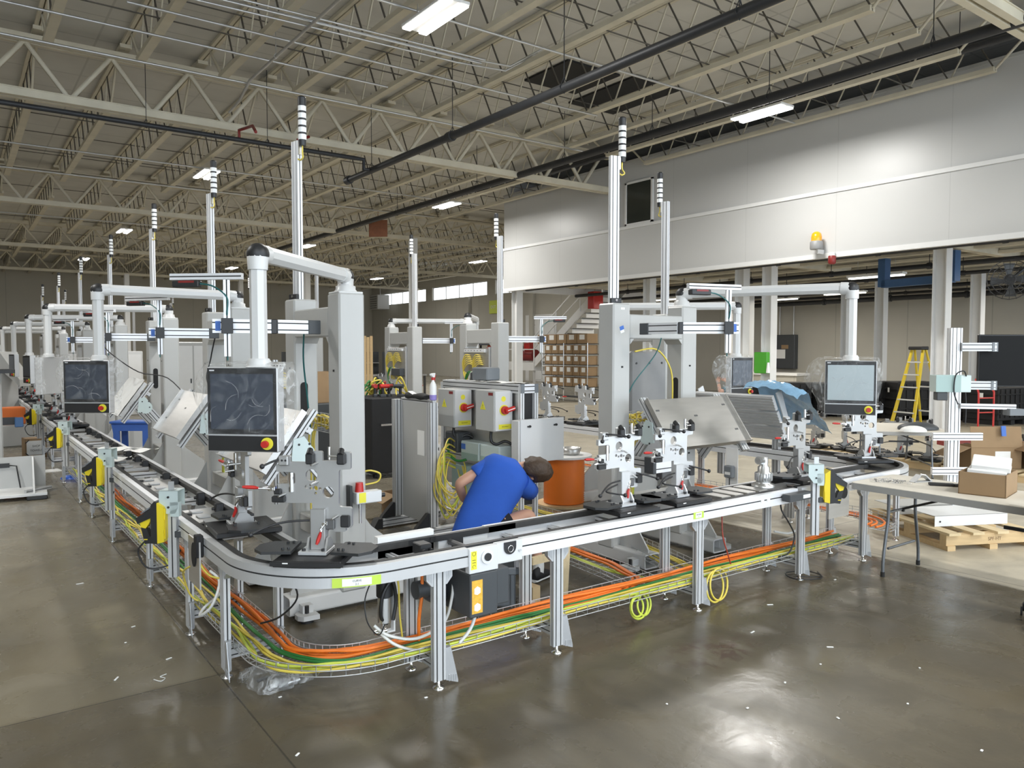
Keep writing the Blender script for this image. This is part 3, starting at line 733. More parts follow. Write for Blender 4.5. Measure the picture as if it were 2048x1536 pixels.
# ---------------------------------------------------------------- wire trays and the cables in them
def offset_path(path, off):
    out = []
    for i in range(len(path)):
        a = Vector(path[max(0, i - 1)]); c = Vector(path[min(len(path) - 1, i + 1)]); d = (c - a).normalized(); out.append((path[i][0] - d.y * off, path[i][1] + d.x * off))
    return out
def resample(path, step):
    out = [Vector(path[0])]; acc = 0.0
    for i in range(len(path) - 1):
        a = Vector(path[i]); c = Vector(path[i + 1]); L_ = (c - a).length; n = max(1, round(L_ / step))
        for k in range(1, n + 1): out.append(a.lerp(c, k / n))
    return [tuple(p) for p in out]
def wire_tray(path, label, z=.185, w_=.29, h=.065, group=None, step=.1):
    p = resample(path, step); b = B(); r = .0036
    for off, zz in ((-w_ / 2, z + h), (-w_ / 2, z + h * .5), (-w_ / 2, z), (-w_ / 4, z), (0, z), (w_ / 4, z), (w_ / 2, z), (w_ / 2, z + h * .5), (w_ / 2, z + h)):
        b.tube([(q[0], q[1], zz) for q in offset_path(p, off)], r, 4)
    ol = offset_path(p, -w_ / 2); orr = offset_path(p, w_ / 2)
    for i in range(len(p)):
        b.tube([(*ol[i], z + h), (*ol[i], z), (*orr[i], z), (*orr[i], z + h)], r, 4)
    return b.put('wire_tray', 'galv', None, label, 'cable tray', group)
tp = [(1.48, 13.6), (1.48, 4.5)] + arc_pts(cc, .48, 180, 270, 12)[1:] + [(7.0, 4.02)]
wire_tray(tp, 'wire mesh cable tray following the conveyor legs round the near corner')
br = [(4.62, 7.2), (4.5, 5.6), (4.42, 4.6), (4.36, 4.22)]
wire_tray(br, 'wire mesh branch tray coming out from under the front workstation', z=.12)
wire_tray([(5.35, 8.5), (5.3, 5.6), (5.15, 4.95), (4.95, 4.25)], 'wire mesh branch tray beside the steel base feet of the front workstation', z=.12)
tp3 = arc_pts(c2, .48, 270, 350, 10) + [(7.96, 9.0)]
wire_tray(tp3, 'wire mesh cable tray under the far curve and far row', group='far trays')
def tray_cable(path, off, z, r, m, label, group, amp=.012, step=.16, seed=0, zamp=.004):
    rnd = random.Random(seed); p = resample(path, step); ph = rnd.random() * 6; fr_ = .6 + rnd.random() * .8
    o = offset_path(p, off); pts = []
    for i, q in enumerate(o):
        d = amp * math.sin(ph + i * fr_ * .45) + amp * .4 * (rnd.random() - .5); n_ = Vector((o[min(i + 1, len(o) - 1)][0] - o[max(i - 1, 0)][0], o[min(i + 1, len(o) - 1)][1] - o[max(i - 1, 0)][1])).normalized()
        pts.append((q[0] - n_.y * d, q[1] + n_.x * d, z + zamp * math.sin(ph * 2 + i * .5)))
    b = B(); b.tube(cr(pts, 3), r, 6); return b.put('cable', m, None, label, 'cable', group)
mp = [(1.48, 13.0), (1.48, 4.5)] + arc_pts(cc, .48, 180, 270, 12)[1:] + [(6.9, 4.02)]
sd = 10
for off, z in ((.082, .205), (.112, .203), (.098, .226), (.125, .222)):
    sd += 1; tray_cable(mp, off, z, .0115, 'cable_orange', 'orange power cable lying in the near wire tray', 'orange cables in the near tray', .016, seed=sd)
for off, z in ((.02, .203), (.04, .206)):
    sd += 1; tray_cable(mp, off, z, .0095, 'cable_green', 'dark green network cable lying in the near wire tray', 'green cables in the near tray', .012, seed=sd)
for off, z in ((-.045, .205), (-.085, .203), (-.115, .208), (-.06, .224), (-.105, .228), (-.02, .206)):
    sd += 1; tray_cable(mp, off, z, .0085, 'cable_yellow' if sd % 3 else 'cable_ygreen', 'yellow sensor cable lying in the near wire tray', 'yellow cables in the near tray', .028, seed=sd)
for off in (.05, .08, -.02):
    sd += 1; tray_cable([(4.62, 7.1), (4.5, 5.6), (4.44, 4.7), (4.30, 4.25), (4.0, 4.10), (3.4, 4.08)], off * .6, .19, .011, 'cable_orange', 'orange cable bending from the branch tray into the near tray', 'orange cables from the branch tray', .006, seed=sd)
for off in (-.09, -.05, -.11):
    sd += 1; tray_cable([(4.62, 7.1), (4.5, 5.6), (4.44, 4.7), (4.55, 4.2), (4.95, 4.05)], off * .6, .15, .0085, 'cable_ygreen', 'yellow green cable in the branch tray below the front workstation', 'yellow cables in the branch tray', .012, seed=sd)
for off in (.06, .1, .03, -.05, -.1):
    sd += 1; tray_cable([(5.35, 8.4), (5.3, 5.6), (5.15, 4.95), (4.95, 4.3), (5.4, 4.06)], off, .15, .0085, 'cable_yellow', 'yellow cable in the tray beside the steel base feet', 'yellow cables by the base feet', .012, seed=sd)
for off in (.1, .05, -.02):
    sd += 1; tray_cable(tp3, off, .21, .0115, 'cable_orange', 'orange cable in the tray below the far curve', 'orange cables below the far curve', .012, seed=sd)
# hanging loops
def loop(c, rx, rz_, n, tilt=0.0):
    return [(c[0] + rx * math.cos(2 * PI * i / n) + tilt * math.sin(2 * PI * i / n), c[1] + .04 * math.sin(2 * PI * i / n + 1), c[2] + rz_ * math.sin(2 * PI * i / n)) for i in range(n + 1)]
for c, rx, rz_, k in (((4.80, 3.86, .135), .14, .115, 0), ((4.86, 3.87, .14), .145, .118, 1)):
    cable(loop(c, rx, rz_, 16), .0085, 'cable_yellow', 'yellow cable loop hanging below the tray beside the third front leg', group='hanging yellow loops', smooth=True, res=2)
for c, rx, rz_ in (((3.98, 3.88, .135), .12, .08), ((4.05, 3.9, .13), .10, .07), ((3.95, 3.87, .14), .09, .06)):
    cable(loop(c, rx, rz_, 14), .0085, 'cable_ygreen', 'yellow green cable loop sagging below the tray between the second and third front legs', group='sagging green loops', res=2)
cable([(2.62, 3.94, .66), (2.60, 3.9, .5), (2.52, 3.86, .32), (2.44, 3.88, .22)], .011, 'cable_white', 'white hose dropping from the drive unit motor to the tray', group='white hoses at the drive unit')
cable([(2.46, 3.98, .62), (2.43, 3.95, .48), (2.36, 3.94, .34), (2.2, 3.98, .27), (2.05, 4.05, .3), (1.98, 4.1, .36)], .010, 'cable_white', 'white hose looping from the regulator to the drive unit', group='white hoses at the regulator')
cable([(2.0, 4.12, .33), (2.06, 4.02, .26), (2.16, 3.96, .215), (2.26, 3.92, .205)], .010, 'cable_white', 'white hose running from the regulator down into the tray')
cable([(2.28, 4.05, .66), (2.27, 4.04, .5), (2.25, 4.04, .36), (2.26, 4.06, .22)], .011, 'cable_orange', 'orange cable dropping beside the second front leg to the tray')
cable([(2.1, 4.12, .66), (2.14, 4.1, .6), (2.15, 4.1, .4), (2.17, 4.1, .22)], .006, 'cable_yellow', 'thin yellow cable tied to the leg behind the regulator')
cable([(1.26, 4.92, .62), (1.30, 4.86, .56), (1.25, 4.85, .42), (1.21, 4.98, .33), (1.27, 5.1, .34), (1.32, 4.95, .45), (1.34, 4.85, .55)], .009, 'cable_white', 'white hose loop beside the corner leg of the left run')
cable([(1.215, 4.97, .74), (1.215, 4.96, .66), (1.25, 4.9, .6), (1.3, 4.86, .58)], .007, 'cable_yellow', 'yellow plug cable under the black roller plate')
cable([(1.22, 5.12, .62), (1.2, 5.3, .55), (1.235, 5.5, .45), (1.3, 5.55, .28), (1.42, 5.5, .21)], .007, 'cable_yellow', 'yellow cable draped down the second left leg to the tray')
cable([(1.52, 4.6, .70), (1.62, 4.5, .6), (1.66, 4.5, .48), (1.58, 4.58, .36), (1.5, 4.7, .30)], .006, 'cable_black', 'thin black cable hanging under the corner curve')
cable([(5.82, 3.98, .70), (5.72, 3.9, .62), (5.78, 3.86, .5), (5.84, 3.85, .38), (5.78, 3.86, .25), (5.7, 3.92, .21)], .007, 'cable_black', 'black cable looping beside the leg under the scanner holder')
cable([(5.05, 4.0, .70), (5.0, 3.95, .5), (5.06, 3.95, .35), (5.12, 3.96, .24)], .006, 'cable_red', 'red cable hanging beside the front conveyor back leg')
cable([(5.9, 3.86, .02), (6.1, 3.75, .012), (6.15, 3.9, .012), (5.95, 4.0, .012), (5.85, 3.85, .012), (6.05, 3.72, .012), (6.2, 3.85, .012)], .005, 'cable_black', 'thin black wire curled on the floor by the scanner leg')
cable([(6.35, 4.25, .78), (6.6, 4.3, .62), (6.5, 4.2, .38), (6.25, 4.15, .30), (6.05, 4.2, .33)], .011, 'cable_white', 'white hose sagging behind the scanner leg')
# air regulator under the corner
t = thing('air_regulator', 'black air regulator with steel bracket hanging under the near curve', 'regulator', (2.06, 4.12, 0))
B().cyl((0, 0, .52), (0, 0, .70), .05, n=14).cyl((0, 0, .46), (0, 0, .52), .035, n=14).put('head', 'black', t)
B().cyl((-.012, -.02, .37), (-.012, -.02, .52), .04, n=14).put('bowl', 'steel', t)
b = B(); b.prism([(.045, .70), (.055, .70), (.055, .30), (-.06, .30), (-.06, .31), (.045, .31)], -.03, .01); b.put('bracket', 'whitepaint', t)
b = B(); b.cyl((-.08, -.02, .315), (0, -.02, .315), .014, n=8); b.cyl((-.02, -.02, .28), (-.02, -.02, .37), .012, n=8); b.put('fitting', 'chrome', t)
b = B(); b.tube(cr([(-.0, -.03, .36), (-.05, -.05, .42), (-.04, -.06, .55), (.02, -.06, .62), (.05, -.05, .5), (.03, -.05, .38)], 5), .012, 6); b.put('hose', 'cable_black', t)
cable([(1.98, 4.1, .66), (1.9, 4.05, .55), (1.9, 4.02, .42), (1.97, 4.02, .33), (2.04, 4.08, .36)], .004, 'cable_black', 'thin black wire arcing beside the air regulator')

# ---------------------------------------------------------------- workpiece fixtures on pallets
def zf(a, c): return ((a - 725) * .000452, (1390 - c) * .000452)
OUT = [zf(*p) for p in [(400, 275), (620, 278), (625, 150), (650, 140), (785, 140), (800, 155), (803, 258), (1005, 260), (1030, 245), (1035, 160), (1050, 145), (1140, 145), (1155, 165), (1155, 345), (1140, 362), (1020, 368), (1005, 390), (1000, 790), (1015, 822), (1040, 830), (1145, 832), (1162, 850), (1165, 1065), (1150, 1085), (1085, 1092), (1090, 1125), (1065, 1140), (950, 1138), (880, 1092), (850, 1100), (850, 1290), (690, 1290), (670, 1270), (670, 785), (500, 785), (450, 788), (190, 785), (172, 770), (175, 700), (225, 680), (270, 640), (225, 552), (440, 550), (455, 530), (455, 425), (435, 402), (215, 400), (215, 312), (290, 300), (292, 205), (310, 198), (385, 198), (397, 215)]]
def hz(a, c, r, n=14): q = zf(a, c); return circ(q[0], q[1], r * .000452, n)
HOLES = [hz(660, 440, 75, 20), hz(870, 650, 72, 20), hz(710, 602, 31), hz(650, 605, 18, 8), hz(768, 605, 18, 8), hz(710, 665, 18, 8), hz(597, 585, 24, 8)]
def fixture(label, plate='plate', cat='fixture'):
    t = thing('assembly_fixture', label, cat, (0, 0, 0))
    b = B(); b.box(-.19, -.20, .004, .19, .20, .04, .006); b.box(-.20, -.205, .012, .20, -.195, .034); b.m = 1; b.box(-.13, -.207, .026, -.10, -.205, .032); b.put('pallet', ['black', 'label_white'], t)
    for s_ in (-1, 1):
        b = B(); o = [(s_ * .11, -.13), (s_ * .27, -.15), (s_ * .33, -.09), (s_ * .34, .02), (s_ * .28, .09), (s_ * .13, .10)]
        b.prism(o if s_ > 0 else o[::-1], .058, .074, 'xy')
        for x, y in ((.14, -.08), (.17, -.09), (.16, .06), (.19, .05)): b.cyl((s_ * x, y, .074), (s_ * x, y, .084), .008, n=8)
        b.cyl((s_ * .16, -.02, .04), (s_ * .16, -.02, .058), .02, n=8)
        b.put('wing_plate', 'blackplate', t)
    b = B(); b.box(-.085, -.09, .042, .075, .075, .062, .003); b.m = 1
    for x, y in ((-.06, -.065), (.05, -.065), (-.06, .05), (.05, .05)): b.cyl((x, y, .062), (x, y, .074), .011, n=8)
    b.put('base_plate', ['plate_bright', 'black'], t)
    b = B(); b.box(-.028, -.045, .062, .055, .0, .29, .003)
    for x in (-.045, .06): b.prism([(-.07, .062), (.05, .062), (.05, .09), (.0, .13), (-.04, .13), (-.07, .08)], x, x + .012, 'yz')
    b.put('post', plate if plate != 'plate' else 'plate', t)
    mp_ = B(); mp_.prism([(x, z + .045) for x, z in OUT], -.012, .012, 'xz', [[(x, z + .045) for x, z in h] for h in HOLES]); mp_.put('main_plate', plate, t)
    def z_(a, c): q = zf(a, c); return q[0], q[1] + .045
    # top clamps
    for a in (670, 1060):
        x, z = z_(a, 215); b = B(); b.box(x - .025, -.055, z - .035, x + .02, -.012, z + .025, .006); b.cyl((x - .005, -.05, z + .02), (x - .005, -.02, z + .045), .016, n=10); b.put('clamp_block', 'black', t)
    x, z = z_(1000, 190); b = B(); b.cyl((x - .045, -.045, z), (x + .02, -.045, z), .006, n=8); b.cyl((x - .045, -.03, z - .02), (x - .045, -.03, z + .05), .010, n=8); b.put('clamp_arm', 'chrome', t)
    for a, c_, l in ((740, 280, .055), (330, 670, .055), (990, 940, .055), (740, 515, .07)):
        x, z = z_(a, c_); b = B(); b.cyl((x, -.012, z), (x - .02, -.012 - l, z - .008), .007, .006, 8)
        b.put('locating_pin', 'steel', t)
    # left toggle clamp with red grip
    def toggle(a, c, dx, dz, nm='toggle_clamp'):
        x, z = z_(a, c); q = thing(nm, None, None, (x, -.03, z)); q.parent = t
        b = B(); b.box(-.02, -.012, -.014, .02, .018, .012, .003); b.cyl((-.01, 0, .01), (dx * .4, -.02, dz * .4), .0065, n=8); b.cyl((.01, -.012, 0), (dx * .45, -.026, dz * .3), .0055, n=8); b.cyl((0, -.02, -.005), (0, .018, -.005), .010, n=8); b.put('linkage', 'chrome', q)
        d = Vector((dx, -.035, dz)); b = B(); b.tube([d * .42 + Vector((0, -.012, 0)), d * .6, d * .85, d], .009, 8, rr=[.006, .0105, .0105, .007]); b.put('grip', 'red', q)
        return q
    toggle(175, 600, -.155, .012); toggle(830, 1020, -.035, -.115)
    for (a, c, wx, wz) in ((245, 640, .04, .03), (255, 735, .075, .035), (1090, 1000, .05, .065), (890, 1040, .06, .055)):
        x, z = z_(a, c); b = B(); b.box(x - wx / 2, -.04, z - wz / 2, x + wx / 2, -.012, z + wz / 2, .005); b.put('pad', 'black' if a != 890 else 'darksteel', t)
    # lever rods with ball ends
    for pts in ([(-.035, -.03, .225), (-.15, -.06, .222), (-.24, -.1, .205), (-.33, -.14, .165)], [(-.20, -.03, .565), (-.235, -.06, .555), (-.275, -.10, .535)]):
        b = B(); b.tube(cr(pts, 4), .0065, 6); b.sph(pts[-1], .015, 10, 6); b.put('lever', 'black', t)
    if plate != 'plate':
        for pts in ([(-.185, -.04, .575), (-.13, -.10, .570), (-.07, -.15, .560)], [(-.06, -.03, .20), (-.16, -.05, .185), (-.20, -.07, .165), (-.10, -.15, .145)], [(.12, -.04, .27), (.19, -.08, .25), (.26, -.12, .225)]):
            b = B(); b.tube(cr(pts, 4), .0065, 6); b.sph(pts[-1], .015, 10, 6); b.put('lever', 'black', t)
    x, z = z_(340, 250); b = B(); b.box(x - .035, -.04, z - .03, x + .02, -.012, z + .025, .006); b.m = 1; b.cyl((x - .012, -.04, z), (x - .012, -.043, z), .006, n=8); b.cyl((x + .008, -.04, z), (x + .008, -.043, z), .006, n=8); b.put('corner_block', [plate, 'black'], t)
    b = B(); b.cyl((-.145, -.008, .255 + .125), (-.145, -.008, .49), .016, n=10); b.put('cylinder', 'chrome', t)
    return t
ZB = .8235
fx1 = fixture('grey steel fixture plate with red toggle grips standing on the near corner curve')
fx1.location = (1.63, 4.08, ZB); fx1.rotation_euler[2] = R(-40)
fx2 = copy_tree(fx1, (1.50, 5.02, ZB), -90 - 4, 'grey fixture plate seen edge-on at the start of the left run')
fxb = fixture('bright aluminium fixture with ball levers, first on the front run after the drive unit', 'plate_bright')
fxb.location = (3.92, 4.02, ZB)
copy_tree(fxb, (4.50, 4.02, ZB), 0, 'bright aluminium fixture in front of the flat tilted steel tray on the front run')
copy_tree(fx1, (6.10, 4.02, ZB), 0, 'grey fixture beside the silver motor at the end of the front run')
copy_tree(fx1, (7.72, 4.28, ZB), -28, 'large grey fixture on the far curve below the film-wrapped operator panel')
for i, y in enumerate((6.75, 7.6, 9.0, 9.9, 11.4, 12.3, 14.6, 16.0)):
    copy_tree(fxb if i in (2, 3) else fx1, (7.97, y, ZB), 90, 'grey fixture on the far row conveyor', 'fixtures on the far row')
for i, y in enumerate((13.4, 14.9, 15.9, 18.4, 20.2, 22.0, 23.6, 25.5, 27)):
    copy_tree(fx1, (1.46, y, ZB), -90, 'distant fixture far down the left run', 'distant fixtures on the left run')
# motor standing on the front run beside the grey fixture
t = thing('gear_motor', 'silver ribbed gear motor upright at the end of the front run', 'motor', (5.60, 4.0, ZB))
b = B(); b.lathe([(.10, 0), (.10, .02), (.062, .03), (.062, .05), (.07, .055), (.07, .12), (.05, .13), (.05, .17), (.036, .18), (.036, .25)], 20); b.put('body', 'steel', t)
b = B()
for i in range(20): a = 2 * PI * i / 20; b.box(.069 * math.cos(a) - .004, .069 * math.sin(a) - .004, .055, .069 * math.cos(a) + .004, .069 * math.sin(a) + .004, .12)
b.put('rib', 'galv', t)
b = B(); b.cyl((-.03, 0, .225), (-.10, -.02, .235), .035, n=12); b.cyl((-.10, -.02, .235), (-.104, -.021, .235), .022, n=12); b.put('port', 'steel', t)
# ---------------------------------------------------------------- workstations
def portal(label, group=None):
    t = thing('portal_frame', label, 'machine frame', group=group)
    H_ = 2.43
    for x in (0, .94):
        b = B(); b.box(x, 0, .14, x + .22, .21, H_, .014)
        b.m = 1
        for z in (1.83, .95): b.box(x + .10, -.003, z, x + .125, .001, z + .016)
        xi = x + .22 if x == 0 else x
        s_ = 1 if x == 0 else -1
        b.prism(rrect(.05, 1.42, .115, 1.72, .03), xi - .002 * s_ if s_ > 0 else xi - .004, xi + .004 if s_ > 0 else xi + .002, 'yz')
        b.put('pillar', ['greypaint', 'blackmatte'], t)
    b = B(); b.box(.215, .004, 2.10, .945, .206, 2.33, .01); b.prism([(.22, 2.10), (.27, 2.10), (.22, 2.05)], .004, .206); b.prism([(.94, 2.10), (.94, 2.05), (.89, 2.10)], .004, .206)
    b.put('crossbeam', 'greypaint', t)
    b = B(); b.box(.215, .03, .45, .945, .18, .60, .01); b.put('lower_beam', 'greypaint', t)
    for x in (.015, .955):
        b = B(); q = rrect(x, .03, x + .19, .165, .02); qi = rrect(x + .012, .042, x + .178, .153, .014)
        b.prism(q, -.40, .95, 'xz', [qi]); b.put('base_tube', 'armpaint', t)
        b = B(); b.prism([(-.36, .165), (.02, .165), (.02, .75), (-.10, .52), (-.36, .19)], x + .085, x + .10, 'yz'); b.prism([(.19, .165), (.80, .165), (.80, .19), (.3, .60), (.19, .75)], x + .085, x + .10, 'yz'); b.put('gusset', 'greypaint', t)
    for x, y in ((-.06, -.30), (1.22, -.30), (-.06, .85), (1.22, .85)):
        b = B(); s_ = 1 if x < 0 else -1
        b.prism([(x - .07, y - .05), (x - .03, y - .08), (x + .03, y - .08), (x + .07, y - .05), (x + .075, y + .07), (x - .075, y + .07)], .03, .065, 'xy'); b.box(x, y - .03, .04, x + s_ * .09, y + .05, .12)
        b.m = 1; b.cyl((x, y, .0), (x, y, .03), .05, n=14); b.cyl((x, y, .065), (x, y, .12), .016, n=10); b.put('levelling_foot', ['armpaint', 'black'], t)
    return t
def light_pole(label, top=3.80, base=2.43, group=None):
    t = thing('light_pole', label, 'stack light', group=group)
    B().prof((0, 0, base), (0, 0, top), .09, .045, (0, 1, 0)).put('pole', 'alu_bright', t)
    b = B(); b.box(-.055, -.06, base, .055, -.03, base + .05, .004); b.m = 1; b.cyl((0, -.06, base + .03), (0, -.066, base + .03), .012, n=8); b.put('bracket', ['black', 'chrome'], t)
    x = .085; B().cyl((x, 0, top - .05), (x, 0, top + .0), .03, .034, 14).put('base', 'black', t)
    B().cyl((x, 0, top + .285), (x, 0, top + .355), .036, .036, 14).sph((x, 0, top + .355), .036, 14, 4, 0, 1, (1, 1, .5)).put('cap', 'black', t)
    for i in range(4): B().cyl((x, 0, top + .045 + i * .06), (x, 0, top + .062 + i * .06), .036, n=14).put('spacer', 'black', t)
    for i in range(5): B().cyl((x, 0, top + .0 + i * .06), (x, 0, top + .046 + i * .06), .0355, n=14).put('light_segment', 'lens', t)
    b = B(); b.box(.04, -.02, top - .12, .06, .02, top - .0); b.box(.05, -.02, top - .02, .09, .02, top - .0); b.put('mount', 'steel', t)
    b = B(); b.tube(cr([(x, 0, top - .05), (x, 0, top - .11), (x + .02, -.01, top - .15), (x - .01, -.01, top - .17), (.05, -.02, top - .16)], 4), .007, 6); b.put('plug_cable', 'cable_yellow', t)
    return t
def hmi(label, mount, elbow, face, film=True, pale=False, tilt=0, zt=2.567, name='operator_panel', vlen=.62, off=0.0, mast=2.43):
    """swing arm from the pillar top, drop tube and touch panel; all in world coordinates"""
    t = thing(name, label, 'operator panel', (elbow[0], elbow[1], 0))
    mx, my = mount[0] - elbow[0], mount[1] - elbow[1]; L_ = math.hypot(mx, my); d = Vector((mx / L_, my / L_, 0)); r = .052
    def oct_(r_, w_=1.0): return [(r_ * w_ * math.cos(PI / 8 + i * PI / 4), r_ * math.sin(PI / 8 + i * PI / 4)) for i in range(8)]
    sd = Vector((-d.y, d.x, 0)); up = Vector((0, 0, 1)); C0 = Vector((0, 0, zt))
    def ring(c, u_, v_, r_): return [c + u_ * a + v_ * b_ for a, b_ in oct_(r_)]
    B().loft([ring(C0 + d * .07, sd, up, r), ring(C0 + d * (L_ - .07), sd, up, r)], smooth=False).put('boom', 'armpaint', t)
    zb = zt - vlen
    B().loft([ring(Vector((0, 0, zb)), d, sd, r * .95), ring(Vector((0, 0, zt - .09)), d, sd, r * .95)], smooth=False).put('drop_tube', 'armpaint', t)
    def elbow_part(c, out, nm):
        b = B(); pts = []
        for a in range(0, 91, 15): q = R(a); pts.append(c + out * (.09 - .09 * math.sin(q)) + up * (-.10 + .10 * math.cos(q) - .0) )
        b.tube([c + out * .10, c + out * .03 + up * -.005, c + out * .0 + up * -.035, c + up * -.10], .058, 12, rr=[.057, .062, .062, .058]); b.put(nm, 'armpaint', t)
        b = B(); b.sph(c + out * .005 + up * -.008, .066, 14, 8, -.25, 1.0); b.put('cap', 'black', t)
    elbow_part(C0, d, 'elbow'); elbow_part(C0 + d * L_, -d, 'elbow')
    mc = Vector((mx, my, 0)); b = B(); b.lathe([(.085, mast), (.085, mast + .02), (.075, mast + .03), (.075, mast + .055), (.06, mast + .06), (.056, zt - .04)], 16, (mx, my, 0)); b.box(mx - .10, my - .10, mast - .005, mx + .10, my + .10, mast + .012, .006); b.put('pivot', 'armpaint', t)
    b = B(); b.lathe([(.058, zb - .0), (.07, zb - .02), (.07, zb - .04), (.08, zb - .05)], 14); b.put('collar', 'armpaint', t)
    # panel: local x to the right as seen from the front, front faces -y
    q = thing('panel', None, None, (off * math.cos(R(face)), off * math.sin(R(face)), zb - .05), face); q.parent = t
    W, HH = .44, .50; yo = -.05
    b = B(); b.box(-W / 2, yo, -HH, W / 2, yo + .09, 0, .006); b.m = 1; b.box(-W / 2 + .006, yo - .004, -HH + .105, W / 2 - .006, yo, -.006); b.box(-W / 2 + .006, yo - .003, -HH + .006, W / 2 - .006, yo, -HH + .095)
    b.m = 2; b.box(-W / 2 + .025, yo - .006, -HH + .135, W / 2 - .025, yo - .004, -.04); b.m = 3; b.box(-W / 2 + .02, yo - .0055, -.024, -W / 2 + .05, yo - .004, -.016)
    b.put('monitor', ['alu', 'black', 'screen_pale' if pale else 'screen', 'sheetlight'], q)
    b = B(); x, z = W / 2 - .065, -HH + .052; b.cyl((x, yo - .003, z), (x, yo - .012, z), .036, n=20); b.m = 1; b.cyl((x, yo - .012, z), (x, yo - .03, z), .014, n=12); b.cyl((x, yo - .03, z), (x, yo - .05, z), .022, .02, 14); b.put('stop_button', ['stickeryellow', 'red'], q)
    if film:
        b = B(); rnd = random.Random(int(abs(mount[1]) * 100)); nx, nz = 9, 9; gr = {}
        def side(px_, py0, py1, flip, amp):
            vs = []
            for i in range(5):
                for k in range(nz):
                    f = i / 4; zz = .03 - (HH + .0) * k / (nz - 1); kz = k / (nz - 1); bul = amp * (f ** .6) * (.35 + .65 * math.sin(PI * min(1, kz * 1.25) ** .8)) * (.85 + .15 * rnd.random())
                    vs.append((px_ + flip * (bul + .004), py0 + (py1 - py0) * f, zz))
            b.add(vs, [(i * nz + k, i * nz + k + 1, (i + 1) * nz + k + 1, (i + 1) * nz + k) for i in range(4) for k in range(nz - 1)], True)
        side(W / 2, yo, yo + .16, 1, .06); side(-W / 2, yo, yo + .16, -1, .19)
        ff = B(); vs = [(-W / 2 - .002 + (W + .004) * i / 8, yo - .012 - .004 * rnd.random(), .01 - (HH - .09) * k / 8) for i in range(9) for k in range(9)]
        ff.add(vs, [(i * 9 + k, i * 9 + k + 1, i * 9 + 9 + k + 1, i * 9 + 9 + k) for i in range(8) for k in range(8)], True)
        vs = [(-W / 2 - .01 + (W + .02) * i / 8, yo - .01 + .24 * k / 4, .012 + .03 * math.sin(PI * k / 4) * rnd.random()) for i in range(9) for k in range(5)]
        b.add(vs, [(i * 5 + k, i * 5 + k + 1, i * 5 + 5 + k + 1, i * 5 + 5 + k) for i in range(8) for k in range(4)], True)
        b.put('film', 'film', q)
        ff.put('film', 'film_front', q)
        # creases in the film
        b = B()
        for i in range(9):
            x = (rnd.random() - .5) * .34; z = -.06 - rnd.random() * .30; a = rnd.random() * 6.28; l = .05 + rnd.random() * .08
            pts = [(x + l * f * math.cos(a + f * .9), yo - .0155, z + l * f * math.sin(a + f * .9)) for f in (0, .25, .5, .75, 1)]
            pts = [(min(max(p[0], -W / 2 + .03), W / 2 - .03), p[1], min(max(p[2], -HH + .12), -.02)) for p in pts]
            b.tube(pts, .0016, 4)
        b.put('crease', 'film', q)
    return t
def camera_arm(label, base, segs, zc=2.17, post=True, group=None, topdir=None):
    """articulated twin-slot extrusion arm carrying an upright with a small scanner on top"""
    t = thing('camera_arm', label, 'camera arm', (base[0], base[1], 0), 0, group)
    P0 = [Vector((p[0] - base[0], p[1] - base[1], zc)) for p in [base] + segs]
    d0 = (P0[1] - P0[0]).normalized()
    b = B(); b.prof(P0[0] + d0 * .08, P0[1], .045, .10, nh=2); b.put('arm_segment', 'alu_bright', t)
    sd0 = Vector((-d0.y, d0.x, 0))
    def blk(c, d, l, w_, h, m, nm):
        rz = math.degrees(math.atan2(d.y, d.x)); b = B().at(c, 0, 0, rz); b.box(-l / 2, -w_ / 2, -h / 2, l / 2, w_ / 2, h / 2, .004); return b.put(nm, m, t)
    blk(P0[0] + d0 * .04, d0, .10, .06, .106, 'anthracite', 'end_block')
    if len(P0) > 2:
        d1 = (P0[2] - P0[1]).normalized(); blk(P0[1] + d1 * .02, d1, .04, .056, .106, 'black', 'joint')
        b = B(); b.prof(P0[1] + d1 * .04, P0[2], .045, .10, nh=2); b.put('arm_segment', 'alu_bright', t)
    else: d1 = d0
    e = P0[-1] - d1 * .10; n1 = Vector((-d1.y, d1.x, 0)); n1 = n1 if n1.dot(Vector((.59, .81, 0))) < 0 else -n1
    u = e + n1 * .045
    B().prof(u + Vector((0, 0, -.22)), u + Vector((0, 0, .33)), .045, .045, (d1.x, d1.y, 0)).put('upright', 'alu_bright', t)
    rz = math.degrees(math.atan2(d1.y, d1.x))
    b = B().at(u + n1 * .03, 0, 0, rz); b.box(-.04, -.012, -.055, .04, .012, .055, .003); b.put('clamp', 'black', t)
    b = B().at(e + n1 * .025 + d1 * .06, 0, 0, rz); b.box(-.015, -.002, -.035, .02, .002, .035); b.put('tape', 'tape_blue', t)
    td = Vector(topdir).normalized() if topdir else -d1; k = u + Vector((0, 0, .355))
    B().prof(k - td * .12, k + td * .42, .045, .045).put('top_bar', 'alu_bright', t)
    tz = math.degrees(math.atan2(td.y, td.x)); b = B().at(k + td * .30, 0, 0, tz); b.box(-.10, -.03, -.075, .10, .03, -.028, .006); b.m = 1; b.box(-.07, -.032, -.045, .05, .032, -.03); b.put('scanner', ['black', 'darkred'], t)
    b = B(); b.tube(cr([k + td * .2 + Vector((0, 0, -.05)), k + td * .1 + Vector((0, 0, -.07)), k + n1 * .04 + Vector((0, 0, -.15)), u + n1 * .04 + Vector((0, 0, .1)), e + n1 * -.01 + Vector((0, 0, .0)), e + n1 * .02 + Vector((0, 0, -.25))], 5), .006, 6); b.put('lead', 'cable_teal', t)
    return t
